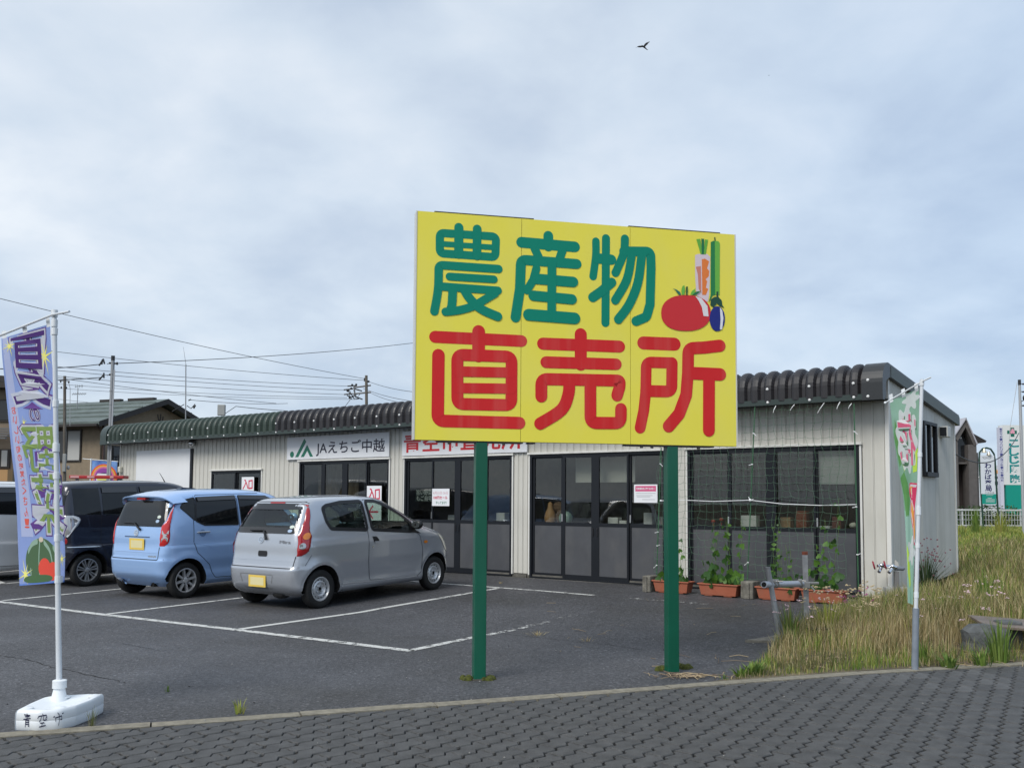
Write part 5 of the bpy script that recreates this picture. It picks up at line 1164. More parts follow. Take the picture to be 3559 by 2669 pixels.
bv.side_line('shoulder_crease', [(-.33, .835), (-.1, .845), (.12, .845), (.35, .80), (.55, .70)], .010, BLUE, .005)
# --- dark blue super-tall wagon
NAVY = M('paint_navy', (0.0085, 0.0095, 0.022), 0.28, 0.25, coat=1.0)
NB_ = [(.19, .70), (.26, .745), (.45, .752), (.68, .765), (.72, .752), (.95, .745), (1.22, .728), (1.40, .70), (1.69, .640), (1.76, .61), (1.80, .55), (1.825, .42), (1.838, .25)]
NX_ = [(.19, 2.80), (.3, 2.97), (.6, 2.99), (.8, 2.95), (.95, 2.86), (1.03, 2.74), (1.1, 2.62), (1.2, 2.52), (1.5, 2.30), (1.7, 2.10), (1.76, 1.95), (1.80, 1.75), (1.825, 1.4), (1.838, 1.0)]
NR_ = [(.19, -.28), (.3, -.39), (.6, -.43), (.66, -.415), (.9, -.42), (1.3, -.405), (1.6, -.365), (1.72, -.33), (1.78, -.28), (1.82, -.1), (1.838, .3)]
def tall_wagon(name, label, paint, loc, hd, pt, strip):
    c = Car(name, label, paint, NR_, NX_, NB_, [(.19, 8), (1.0, 7.5), (1.7, 7), (1.838, 4)], 2.43, .283, loc, hd, pt, [(1.0, 1.2, .012), (1.72, 1.838, .008)], [(.19, 9), (1.0, 11), (1.7, 10), (1.838, 4)])
    dr = [(.23, 1.76), (.25, 1.2), (.23, .75), (.36, .5), (.45, .27), (.98, .27), (1.0, 1.77)]
    c.body(parts=[('door|1', lambda x, y, z, m: y < 0 and abs(m.y) > .3 and inpoly(dr, x, z)), ('tailgate', lambda x, y, z, m: x < .1 and m.x < -.5 and .6 < z < 1.74 and abs(y) < .6)])
    for P, nm in (([(-.24, 1.70), (.235, 1.70), (.245, 1.235), (-.235, 1.245)], 'quarter_glass'), ([(.29, 1.70), (.97, 1.71), (.97, 1.21), (.29, 1.225)], 'door_glass'), ([(1.04, 1.71), (1.75, 1.70), (2.0, 1.45), (2.08, 1.2), (1.04, 1.205)], 'door_glass')):
        c.side_patch(nm, P, DARKG, .004)
    c.side_patch('door_visor', [(.29, 1.715), (.97, 1.725), (.97, 1.62), (.29, 1.615)], VIS, .02); c.side_patch('door_visor', [(1.04, 1.725), (1.73, 1.715), (1.9, 1.58), (1.7, 1.62), (1.04, 1.625)], VIS, .02)
    c.side_line('door_seam', dr[0:6], .009, SEAM, .0025, r=.05); c.side_line('door_seam', [(.23, 1.74), (.28, 1.785), (1.5, 1.785)], .007, SEAM, .0025, r=.03); c.side_line('door_seam', [(1.0, 1.76), (.98, .27), (1.95, .27), (2.12, .42), (2.14, 1.1)], .009, SEAM, .0025, r=.05)
    c.rear_patch('rear_glass', [(-.62, 1.20), (.62, 1.20), (.60, 1.72), (-.60, 1.72)], DARKG, .004)
    l = c.lamp('tail_lamp', (.85, 1.235), [(.85, .66), (1.05, .62), (1.2, .58), (1.235, .62)], [(.85, -.37), (.97, -.27), (1.10, -.16), (1.16, -.135), (1.2, -.17), (1.235, -.26)], WLAMP, .014)
    for sg, par in zip((-1, 1), l):
        mb = MB(); pth = [(c.q_x(x_, z_), z_) for x_, z_ in ((-.27, 1.215), (-.175, 1.15), (-.27, 1.0), (-.35, .88))]; stroke(mb, pth, .028, lambda q, z, h: c.pq(q, z, .018 + h, sg)); stroke(mb, [(c.q_x(-.22, 1.08) - .16, 1.08), (c.q_x(-.22, 1.08), 1.10)], .03, lambda q, z, h: c.pq(q, z, .0185 + h, sg)); mb.obj('light_guide', M('guide_white', (.78, .79, .8), .2), par)
    c.lens('red_lens', .66, .80, .03, .05, RLAMP, .012, l)
    if strip: c.side_line('chrome_strip', [(-.35, .695), (.23, .682)], .012, CHROME, .008)
    c.wheels('alloyd', .74); c.mirror(2.08, 1.16, paint); c.plate(-.165, .165, .78, .945)
    mb = MB(); mb.tube([(2.035, 0, 1.765), (1.98, 0, 1.86), (1.90, 0, 1.975)], [.012, .007, .004], 6); mb.ball((2.03, 0, 1.768), .045, .03, .03, 10, 6); mb.obj('aerial', BLK, c.root)
    c.rear_patch('sticker', [(-.50 + .05 * math.cos(a * .3927), 1.245 + .03 * math.sin(a * .3927)) for a in range(16)], STK2, .007)
    return c
hd54 = R(54.5)
def nose_in(px, py): A = contact(px, py); return place(A, A + Vector((math.cos(hd54), math.sin(hd54), 0)), .70, 2.43)
l_, h_, p_ = nose_in(300, 2037); tall_wagon('van_car', 'very dark navy tall van with clear tail lamp, behind the blue banner', NAVY, l_, h_, p_, True)
WHT = M('paint_white', (0.70, 0.72, 0.74), 0.3, 0.1, coat=1.0)
l_ = bld(14.9, 6.3, 0); tall_wagon('van_car', 'white tall car cut off by the photo edge behind the blue banner', WHT, l_, PHI - R(90) , 0.0, False)
l_ = bld(17.5, 7.0, 0); wv = tall_wagon('van_car', 'second white van of which only the roof shows beyond the first white car', WHT, l_, PHI - R(90), 0.0, False); wv.root.scale = (1.05, 1.05, 1.19)
# ------------------------------------------------------------------ banners
WPL = M('plastic_white', (0.74, 0.77, 0.79), 0.4, var=.03); PIPE_W = M('pole_white', (0.66, 0.69, 0.72), 0.35, dirt=((.4, .4, .38), .3, (4, 4, 4)))
def interp(tab, t):
    for (a, x), (b, y) in zip(tab, tab[1:]):
        if a <= t <= b: return x + (y - x) * (t - a) / (b - a)
    return tab[-1][1] if t > tab[-1][0] else tab[0][1]
class Cloth:
    """banner cloth hung between a left and a right edge given on site as rows of points; wave adds soft folds"""
    def __init__(s, left, right, wave): s.l, s.r, s.w = left, right, wave
    def edge(s, E, v):
        k = v * (len(E) - 1); i = min(len(E) - 2, max(0, int(k))); t = k - i
        p0, p1, p2, p3 = E[max(0, i - 1)], E[i], E[i + 1], E[min(len(E) - 1, i + 2)]
        return 0.5 * ((2 * p1) + (p2 - p0) * t + (2 * p0 - 5 * p1 + 4 * p2 - p3) * t * t + (3 * p1 - p0 - 3 * p2 + p3) * t ** 3)
    def p(s, u, v, h=0):
        a = s.edge(s.l, v); b = s.edge(s.r, v); q = a.lerp(b, u); d = (EYE - q).normalized()
        return q + d * (h + s.w(u, v))
    def f(s): return lambda x, y, h: s.p(x, 1 - y, h)        # art frame: x right, y up, 0..1
def cloth_obj(c, name, mat, root, nu=16, nv=50):
    mb = MB(); mb.grid(lambda u, v: c.p(u, v), nu, nv); return mb.obj(name, mat, root, True, 80)
def star(mb, cx, cy, r, asp, fn, h, n=8):
    P = []
    for k in range(2 * n):
        rr = r if k % 4 == 0 else (r * .7 if k % 2 == 0 else r * .16); a = math.pi * k / n + .3
        P.append((cx + rr * math.cos(a), cy + rr * math.sin(a) * asp))
    fill(mb, P, fn, h)
# --- blue summer-vegetable banner at the left
pole_b = at(206, 2400, 6.75); pole_t = at(189, 1092, 6.75)
b1 = thing('banner_stand', 'blue summer-vegetable banner on a white pole in a white water-filled base, at the left', 'banner', (pole_b.x, pole_b.y, 0))
O1 = Vector((pole_b.x, pole_b.y, 0)); L1 = lambda p: p - O1
ls = [(5, 1177, 7.10), (8, 1245, 7.09), (24, 1400, 7.08), (40, 1570, 7.06), (55, 1710, 7.03), (63, 1900, 6.99), (68, 2035, 6.95)]
rs = [(174, 1126, 6.80), (180, 1250, 6.82), (193, 1410, 6.83), (204, 1560, 6.84), (215, 1720, 6.83), (226, 1900, 6.82), (224, 2022, 6.83)]
c1 = Cloth([L1(at(*q)) for q in ls], [L1(at(*q)) for q in rs], lambda u, v: .012 * math.sin(u * 7 + v * 3) * math.sin(math.pi * u) + .006 * math.sin(v * 14))
EYE0 = EYE.copy()
class _C(Cloth): pass
def rel_eye(c, o):
    def p(u, v, h=0, c=c, o=o):
        a = c.edge(c.l, v); b = c.edge(c.r, v); q = a.lerp(b, u); d = (EYE - (q + o)).normalized(); return q + d * (h + c.w(u, v))
    c.p = p
rel_eye(c1, O1)
BB = M('banner_blue', (0.30, 0.40, 0.74), 0.75, var=.06, vscale=1.5, trans=.35); PURP = M('print_purple', (0.075, 0.022, 0.19), .7, trans=.25); WPR = M('print_white', (0.70, 0.73, 0.80), .7, trans=.35); VIOL = M('print_violet', (0.10, 0.035, 0.22), .7)
GRN = M('print_green', (0.24, 0.36, 0.10), .7, trans=.25); STY = M('print_yellow', (0.80, 0.76, 0.20), .7); REDP = M('print_red', (0.62, 0.09, 0.06), .7); SQ = M('print_squash', (0.055, 0.115, 0.05), .7); SQL = M('print_squash_light', (0.24, 0.36, 0.28), .7); PALE = M('print_pale', (0.52, 0.58, 0.80), .7, trans=.3); TOM = M('print_tomato', (0.66, 0.06, 0.035), .7); CUC = M('print_cucumber', (0.05, 0.12, 0.045), .7); BEIGE = M('print_beige', (0.55, 0.48, 0.38), .7)
cl1 = cloth_obj(c1, 'cloth', BB, b1); fn = c1.f(); e = .0012
mb = MB(); fill(mb, [(.02, .995), (.12, .995), (.34, .20), (.08, .20)], fn, e, .06); mb.obj('pale_band', PALE, cl1)
mb = MB(); fill(mb, [(.0, .012), (1, .012), (1, 0), (0, 0)], fn, e, .05); mb.obj('hem', M('hem_blue', (.10, .20, .55), .7), cl1)
CHS = [('夏', .16, .90, .665, .965, PURP, .008), ('の', .46, .66, .605, .655, PURP, .0), ('野', .24, .92, .415, .585, GRN, .008), ('菜', .36, 1.0, .215, .405, GRN, .008)]
for wd, mt, hh in ((.062, VIOL, 2 * e), (.042, WPR, 3 * e)):
    mb = MB()
    for k, (ch, x0, x1, y0, y1, _, _b) in enumerate(CHS): text(mb, ch, x0, x1, y0, y1, fn, wd if ch != 'の' else wd * 1.3, hh + k * .0002, mirror=True, ref=text_flat(ch)[0])
    mb.obj('lettering_outline', mt, cl1)
for ch, x0, x1, y0, y1, mt, bd in CHS: mb = MB(); text(mb, ch, x0, x1, y0, y1, fn, bd, 4.4 * e, mirror=True, ref=text_flat(ch)[0]); mb.obj('lettering', mt, cl1)
mb = MB()
for k, ch in enumerate('おいしい旬の味覚たくさん！'):
    y1 = .655 - k * .0335; x0 = .085 + (k / 12) * .085; text(mb, ch, x0, x0 + .085, y1 - .026, y1, fn, .02, 2 * e, mirror=True, ref=text_flat(ch)[0])
mb.obj('small_lettering', REDP, cl1)
mb = MB(); P = [(.50 + .345 * math.cos(2 * math.pi * k / 40) * (1 + .0 * k), .115 + .082 * math.sin(2 * math.pi * k / 40)) for k in range(40)]; fill(mb, P, fn, 2 * e, .05); mb.obj('squash_picture', SQ, cl1)
mb = MB()
for pp, w_ in (([(.47, .185), (.44, .12), (.46, .05)], .018), ([(.42, .186), (.30, .175), (.22, .150)], .018), ([(.56, .183), (.68, .15), (.74, .09)], .018), ([(.26, .08), (.265, .06)], .02), ([(.75, .165), (.78, .155)], .02)): stroke(mb, [q[:2] for q in smooth_path(pp, 4)], w_, fn, h=3 * e)
mb.obj('squash_rib', SQL, cl1)
mb = MB(); fill(mb, [(.50 + .05 * math.cos(k), .192 + .009 * math.sin(k)) for k in [j * .628 for j in range(10)]], fn, 3.5 * e); mb.obj('squash_stalk', BEIGE, cl1)
mb = MB(); fill(mb, [(.56 + .13 * math.cos(k), .085 + .04 * math.sin(k)) for k in [j * .35 for j in range(18)]], fn, 3.6 * e, .05); fill(mb, [(.74 + .13 * math.cos(k), .065 + .045 * math.sin(k)) for k in [j * .35 for j in range(18)]], fn, 3.8 * e, .05); mb.obj('tomato_picture', TOM, cl1)
mb = MB(); fill(mb, [(.42 + .32 * math.copysign(abs(math.cos(k)) ** .6, math.cos(k)), .035 + .022 * math.sin(k)) for k in [j * .2618 for j in range(24)]], fn, 4 * e, .05); mb.obj('cucumber_picture', CUC, cl1)
mb = MB()
for x, y, r_ in ((.16, .905, .17), (.86, .845, .20), (.32, .60, .07), (.14, .062, .17), (.93, .12, .09)): star(mb, x, y, r_, .40, fn, 2.2 * e)
mb.obj('star_print', STY, cl1)
mb = MB(); mb.tube([L1(pole_b) + Vector((0, 0, 0)), L1(pole_b.lerp(pole_t, .5)), L1(pole_t)], [.0205, .0175, .0165], 14); mb.obj('pole', PIPE_W, b1, True)
mb = MB()
for t, r0, hh in ((.64, .024, .06), (.975, .022, .05)): p = L1(pole_b.lerp(pole_t, t)); mb.tube([p - Vector((0, 0, hh / 2)), p + Vector((0, 0, hh / 2))], r0, 14)
p = L1(pole_t); mb.tube([p - Vector((0, 0, .02)), p + Vector((0, 0, .03))], .023, 14); mb.obj('pole_joint', WPL, b1, True)
mb = MB(); mb.tube([L1(at(241, 1083, 6.62)), L1(pole_t) - Vector((0, 0.022, .008)), L1(at(-4, 1168, 7.12))], .0085, 8); mb.obj('crossbar', PIPE_W, b1, True)
mb = MB(); fnl = c1.f()
for u0 in (0.02, .45, .93):
    a = c1.p(u0, 0.0, .002); b = c1.p(min(1, u0 + .09), 0.0, .002); up = Vector((-.008, 0, .052)); mb.add([a - up * .35, b - up * .35, b + up, a + up], [(0, 1, 2, 3)])
for v0 in (.055, .33, .60, .80, .975):
    q = L1(pole_b.lerp(pole_t, 1)); yy = c1.p(1, v0); pz = (yy.z - L1(pole_b).z) / (pole_t.z - pole_b.z); pc = L1(pole_b.lerp(pole_t, pz)); mb.tube([pc - Vector((0, 0, .024)), pc + Vector((0, 0, .024))], .0215, 12)
    a = c1.p(1.0 if v0 < .5 else .97, v0, .003); mb.add([a + Vector((0, 0, .024)), a - Vector((0, 0, .024)), pc + Vector((-.0, -.02, -.024)), pc + Vector((0, -.02, .024))], [(0, 1, 2, 3)])
mb.obj('cloth_loop', WPL, b1)
# base: rounded block, with raised pads, a neck and a cap
def bpt(px, py, z): q = on_plane(px, py, Vector((0, 0, z)), Vector((0, 0, 1))); return Vector((q.x, q.y))
FOOT = [bpt(50, 2538, 0), bpt(130, 2542, 0), bpt(205, 2536, 0), bpt(262, 2522, 0), bpt(318, 2499, 0), bpt(360, 2474, 0), bpt(358, 2412, .128), bpt(305, 2412, .128), bpt(232, 2416, .128), bpt(160, 2420, .128), bpt(100, 2446, .128), bpt(53, 2470, .128)]
FCX = sum((p for p in FOOT), Vector((0, 0))) / len(FOOT)
FSM = round_path([tuple(p) for p in FOOT], .09, True)
def base_outline(sc): return [FCX + (p - FCX) * sc for p in FSM]
mb = MB(); lv = [(.0, .97), (.008, .99), (.062, 1.0), (.065, .994), (.068, 1.0), (.112, .995), (.126, .975), (.133, .94), (.130, .80), (.112, .5), (.108, .3)]
vs = []; K = len(FSM)
for z_, sc in lv: vs += [L1(Vector((p.x, p.y, z_))) for p in base_outline(sc)]
mb.add(vs, [(j * K + i, j * K + (i + 1) % K, (j + 1) * K + (i + 1) % K, (j + 1) * K + i) for j in range(len(lv) - 1) for i in range(K)] + [tuple(range((len(lv) - 1) * K, len(lv) * K))])
for i in (0, 2, 5, 8): q = FCX + (FOOT[i] - FCX) * .74; mb.ball(L1(Vector((q.x, q.y, .130))), .034, .05, .010, 12, 5)
pb = L1(Vector((pole_b.x, pole_b.y, .095)))
base_o = mb.obj('water_base', WPL, b1, True, 40)
mb = MB(); mb.lathe([(.085, .0), (.060, .008), (.050, .04), (.040, .088), (.036, .10), (.047, .103), (.047, .155), (.034, .160), (.018, .162)], 24, Matrix.Translation(pb)); mb.obj('base_neck', WPL, b1, True, 40)
# handwriting on the base front
mb = MB(); FA, FB = FOOT[0], FOOT[3]
def base_pt(x, y, h):
    # x runs along the front face from its left corner; found on the rounded outline
    r = FA.lerp(FB, x); d = (r - Vector((EYE.x, EYE.y))).normalized(); best = None
    for i in range(K):
        a, b = FSM[i], FSM[(i + 1) % K]; e_ = b - a; den = d.x * e_.y - d.y * e_.x
        if abs(den) < 1e-9: continue
        w0 = a - Vector((EYE.x, EYE.y)); t = (w0.x * e_.y - w0.y * e_.x) / den; u = (w0.x * d.y - w0.y * d.x) / den
        if 0 <= u <= 1 and t > 0 and (best is None or t < best): best = t
    q = Vector((EYE.x, EYE.y)) + d * ((best or r.length) - .002 - h); return L1(Vector((q.x, q.y, y)))
HW = [[(.09, .93), (.93, .88)], [(.48, 1.0), (.50, .62)], [(.20, .78), (.80, .80)], [(.0, .56), (1.0, .66)], [(.30, .50), (.28, .0)], [(.30, .50), (.78, .50), (.80, .05), (.70, .06)], [(.32, .34), (.76, .36)], [(.32, .19), (.76, .20)]]
HW2 = [[(.50, 1.0), (.56, .93)], [(.0, .68), (.10, .84), (.9, .90), (.95, .72), (.85, .66)], [(.40, .80), (.30, .55), (.18, .42)], [(.62, .80), (.60, .55), (.75, .50), (.95, .56)], [(.30, .30), (.70, .32)], [(.50, .30), (.46, .05)], [(.2, .0), (.85, .10)]]
HW3 = [[(.38, 1.0), (.46, .90)], [(.0, .70), (.9, .92)], [(.52, .88), (.55, .30), (.50, .02)], [(.18, .62), (.22, .35)], [(.18, .62), (.75, .72), (.78, .45), (.66, .44)]]
for k, (H_, x0, sx) in enumerate(((HW, .14, .11), (HW2, .37, .155), (HW3, .63, .18))):
    for st_ in H_: stroke(mb, [(x0 + a * sx, .030 + b * .082) for a, b in st_], .0075, lambda x, y, h: base_pt(x, y, h), h=.0001)
mb.obj('handwriting', M('marker_ink', (.02, .02, .06), .5), base_o)
# --- green flower banner at the right
pb2 = at(3178, 2322, 8.84); pt2 = at(3204, 1318, 8.84); O2 = Vector((pb2.x, pb2.y, 0)); L2 = lambda p: p - O2
b2_ = thing('banner_stand', 'narrow green flower banner on a white pole set in a grey tube among the weeds', 'banner', O2)
ls = [(3092, 1394, 9.1), (3105, 1511, 9.1), (3123, 1632, 9.08), (3140, 1740, 9.06), (3150, 1896, 9.0), (3153, 2000, 8.98), (3155, 2094, 8.95)]
rs = [(3194, 1350, 8.90), (3194, 1511, 8.91), (3190, 1640, 8.92), (3184, 1740, 8.92), (3179, 1896, 8.90), (3175, 2000, 8.90), (3173, 2101, 8.90)]
c2 = Cloth([L2(at(*q)) for q in ls], [L2(at(*q)) for q in rs], lambda u, v: .012 * math.sin(u * 9 + v * 5) * math.sin(math.pi * u)); rel_eye(c2, O2)
cl2 = cloth_obj(c2, 'cloth', M('banner_green', (0.25, 0.47, 0.30), .75, var=.15, vscale=1.2, col2=(.36, .58, .46), trans=.35), b2_); fn = c2.f(); e = .001
LEAFD = M('print_leaf', (.09, .26, .07), .7); LEAFP = M('print_mint', (.36, .58, .48), .7, trans=.3); LIME = M('print_lime', (.42, .62, .06), .7); PINK = M('print_pink', (.72, .13, .24), .7, trans=.2); ORG = M('print_orange', (.80, .36, .06), .7, trans=.2); WHP = M('print_cloud', (.72, .76, .76), .7, trans=.3); DGR = M('print_deep_green', (.07, .17, .09), .7); CRIM = M('print_crimson', (.55, .03, .10), .7)
mb = MB(); fill(mb, [(0, .46), (1, .46), (1, 0), (0, 0)], fn, e, .06); mb.obj('pale_ground', LEAFP, cl2)
mb = MB(); fill(mb, [(.02, .82), (.12, .90), (.24, .78), (.20, .70), (.08, .68)], fn, 1.5 * e, .06); fill(mb, [(.02, .62), (.28, .66), (.42, .60), (.52, .50), (.40, .44), (.12, .44)], fn, 1.5 * e, .06); mb.obj('leaf_print', LEAFD, cl2)
mb = MB(); fill(mb, [(.20, .72), (.32, .74), (.42, .69), (.30, .66)], fn, 2 * e, .06); fill(mb, [(.72, .74), (.97, .78), (.95, .67), (.75, .66)], fn, 2 * e, .06); fill(mb, [(.05, .34), (.30, .30), (.55, .12), (.40, .10), (.1, .18)], fn, 2 * e, .06); mb.obj('lime_print', LIME, cl2)
def blob(cx, cy, rx, ry, n=9, amp=.12): return [(cx + rx * (1 + amp * math.cos(n * t)) * math.cos(t), cy + ry * (1 + amp * math.cos(n * t)) * math.sin(t)) for t in [2 * math.pi * k / 72 for k in range(72)]]
mb = MB(); fill(mb, blob(.52, .80, .40, .135), fn, 2.5 * e, .05); fill(mb, blob(.80, .50, .26, .095, 7), fn, 2.6 * e, .05); fill(mb, blob(.62, .30, .36, .060, 5, .28), fn, 2.7 * e, .05); fill(mb, blob(.72, .96, .25, .035, 6, .25), fn, 2.7 * e, .05); mb.obj('cloud_print', WHP, cl2)
for dx, dy, bd, mt, hh in ((.03, -.008, .03, DGR, 3.2), (0, 0, .04, WHP, 3.6), (0, 0, .015, PINK, 4.2)):
    mb = MB(); text(mb, '花', .20 + dx, .86 + dx, .70 + dy, .905 + dy, fn, bd, hh * e, mirror=True, ref=text_flat('花')[0]); mb.obj('lettering', mt, cl2)
for wd, mt, hh in ((.22, CRIM, 3.6), (.17, WHP, 4.0), (.11, ORG, 4.4)):
    mb = MB(); asp = [[(.60, .555), (.88, .555), (.86, .52), (.80, .49)], [(.66, .47), (.84, .43), (.95, .38)]]
    fa = lambda x, y, h: fn(x, (y - .5) * .16 / .35 * 1.0 * .9 + .5, h)
    for s_ in asp: stroke(mb, [(a, .5 + (b - .5) * 2.4) for a, b in s_], wd, lambda x, y, h: fn(min(1, x), .5 + (y - .5) / 2.4, h), h=hh * e)
    mb.obj('lettering', mt, cl2)
mb = MB(); mb.tube([L2(pb2.lerp(pt2, .20)), L2(pt2)], [.019, .0165], 14); mb.obj('pole', PIPE_W, b2_, True)
mb = MB(); p0 = L2(pb2) - Vector((0, 0, .1)); p1 = L2(pb2.lerp(pt2, .205)); mb.tube([p0, p1], [.031, .029], 16); mb.obj('ground_socket', M('socket_grey', (.20, .23, .27), .45, var=.15, vscale=8), b2_, True)
mb = MB()
for t, r0, hh in ((.54, .024, .075), (.735, .021, .04), (.985, .022, .04), (.42, .021, .04), (.25, .022, .05)): p = L2(pb2.lerp(pt2, t)); mb.tube([p - Vector((0, 0, hh / 2)), p + Vector((0, 0, hh / 2))], r0, 14)
mb.obj('pole_joint', WPL, b2_, True)
mb = MB(); mb.tube([L2(at(3236, 1311, 8.74)), L2(pt2) - Vector((0, .022, .02)), L2(at(3077, 1400, 9.14))], .0075, 8); q = L2(at(3077, 1400, 9.14)); mb.ball(q, .014); mb.obj('crossbar', WPL, b2_, True)
mb = MB()
for u0 in (.0, .42, .86):
    a = c2.p(u0, 0, .002); b = c2.p(u0 + .12, 0, .002); up = Vector((-.005, 0, .06)); mb.add([a - up * .3, b - up * .3, b + up, a + up], [(0, 1, 2, 3)])
mb.obj('cloth_loop', WPL, b2_)
# --- rainbow banner far behind
q0 = at(320, 1601, 27); O3 = Vector((q0.x, q0.y, 0)); b3_ = thing('banner_stand', 'small rainbow banner behind the steel pole, above the navy van', 'banner', O3)
A_, B_ = at(320, 1600, 27), at(408, 1604, 27); dn = Vector((0, 0, -1.75)); L3 = lambda p: p - O3
f3 = lambda x, y, h: L3(A_.lerp(B_, x)) + Vector((.0, -h, 0)) + dn * (1 - y)
mb = MB(); mb.grid(lambda u, v: f3(u, 1 - v, .01 * math.sin(u * 9)), 8, 10); c3 = mb.obj('cloth', M('banner_azure', (.03, .12, .55), .7, var=.3, vscale=2, col2=(.25, .45, .8)), b3_, True, 80)
for k, (rr, col_) in enumerate(((.46, (.75, .10, .03)), (.41, (.80, .42, .05)), (.36, (.70, .18, .30)), (.30, (.28, .06, .35)))):
    mb = MB(); stroke(mb, [(.5 + rr * 1.05 * math.cos(a), .72 + rr * .42 * math.sin(a)) for a in [math.pi * (-.08 + 1.16 * j / 20) for j in range(21)]], .075, f3, h=.02 + .003 * k); mb.obj('rainbow_band', M('rainbow_%s' % 'abcd'[k], col_, .7), c3)
mb = MB(); stroke(mb, [(.28, .72), (.72, .72)], .15, f3, h=.04); mb.obj('lozenge_rim', M('lozenge_white', (.8, .8, .8), .6), c3); mb = MB(); stroke(mb, [(.29, .72), (.71, .72)], .085, f3, h=.045); mb.obj('lozenge', STY, c3)
mb = MB(); t_ = L3(at(317, 1593, 27)); mb.tube([(t_.x, t_.y, 0), t_], .022, 8); mb.tube([L3(at(287, 1594, 27)), L3(at(411, 1604, 27))], .011, 6); mb.obj('pole', WPL, b3_, True)
# ------------------------------------------------------------------ net, stakes, cord
stk = thing('plant_net', 'green climbing net hung from the gutter over the rightmost glazed doors', 'net', CORNER, PHI)
NETM = M('net_green', (0.10, 0.19, 0.12), .7)
def netpt(u, v):
    s = 3.40 - u * 2.98; z = 0.42 + v * 2.58; n = 0.62 + (.40 - .62) * v
    return Vector((s + .02 * math.sin(v * 23 + u * 9), n + .025 * math.sin(u * 15) * math.sin(v * 4 + 1), z))
rn = random.Random(5); mb = MB(); NU_, NV_ = 25, 24
P = [[netpt(i / NU_, j / NV_) + Vector((rn.uniform(-.018, .018), rn.uniform(-.01, .01), rn.uniform(-.018, .018))) for i in range(NU_ + 1)] for j in range(NV_ + 1)]
def strand(pts):
    for a, b in zip(pts, pts[1:]):
        m = a.lerp(b, .5) + Vector((0, rn.uniform(0, .01), -.012 if abs(a.z - b.z) < .06 else 0)); mb.tube([a, m, b], .0023, 3, False)
for j in range(NV_ + 1): strand(P[j])
for i in range(NU_ + 1): strand([P[j][i] for j in range(NV_ + 1)])
mb.obj('mesh_strands', NETM, stk)
STKM = M('stake_green', (0.030, 0.105, 0.045), .45); TIE = M('tie_white', (.78, .79, .79), .6)
def stake(label, a, b, ties):
    A = fac(*a); B = fac(*b); A.y, B.y = a[2], b[2]
    t = thing('garden_stake', label, 'stake', CORNER, PHI, 'stakes holding the net'); mb = MB(); n = 14
    mb.tube([A.lerp(B, k / n) for k in range(n + 1)], [.0085 if k % 2 else .0095 for k in range(n + 1)], 8); mb.obj('cane', STKM, t, True)
    for k, f_ in enumerate(ties):
        p = A.lerp(B, f_); mb = MB(); mb.tube([p + Vector((-.013, .011, 0)), p + Vector((.013, .011, .003))], .008, 6); sgn = 1 if k % 2 else -1
        mb.tube([p + Vector((0, .012, 0)), p + Vector((sgn * .05, .02, -.01 + .03 * (k % 3 - 1)))], .0045, 5); mb.obj('tie', TIE, t)
stake('green stake left of the right sign post, carrying white ties', (2298, 1556, .42), (2281, 2032, .60), (.12, .62, .72, .86))
stake('green stake in the middle of the net with a white cord knot', (2624, 1412, .42), (2596, 2052, .60), (.15, .32, .515, .85))
stake('green stake at the right edge of the net near the wall corner', (2968, 1404, .42), (2984, 2062, .60), (.15, .55, .80))
mb = MB(); pts = [fac(2362, 1737, .50), fac(2480, 1742, .52), fac(2607, 1738, .54)]; pts2 = [pts[-1], fac(2720, 1751, .54), fac(2850, 1756, .53), fac(2978, 1753, .52)]
mb.tube(pts, .006, 6); mb.tube(pts2, .006, 6); kn = pts[-1]; mb.ball(kn, .022); mb.tube([kn, kn + Vector((.02, .01, .05))], .006, 5)
p0 = fac(2297, 1740, .50); mb.tube([p0, pts[0]], .006, 6); mb.ball(p0, .018)
o = mb.obj('cord', TIE, None, True); o.matrix_world = Matrix.Translation(CORNER) @ Matrix.Rotation(PHI, 4, 'Z'); tag(o, 'white cord tied across the net between the stakes', 'cord')
for k, (x, y, dx, dy) in enumerate(((2562, 1420, -14, 22), (2697, 1410, -10, 24), (2762, 1405, -16, 22), (2865, 1400, -24, 36), (2920, 1396, -12, 26), (2960, 1402, -12, 18))):
    a = fac(x, y, .43); b = fac(x + dx, y + dy, .45); mb = MB(); mb.tube([a, a.lerp(b, .5) + Vector((0, .012, 0)), b], [.006, .0065, .004], 6)
    o = mb.obj('net_tie', TIE); o.matrix_world = Matrix.Translation(CORNER) @ Matrix.Rotation(PHI, 4, 'Z'); tag(o, 'white plastic tie under the gutter, ' + ('just right of the yellow sign', 'second from the yellow sign', 'third from the yellow sign', 'longest of the six', 'second from the wall corner', 'at the top of the rightmost stake')[k], 'tie', 'ties under the gutter')
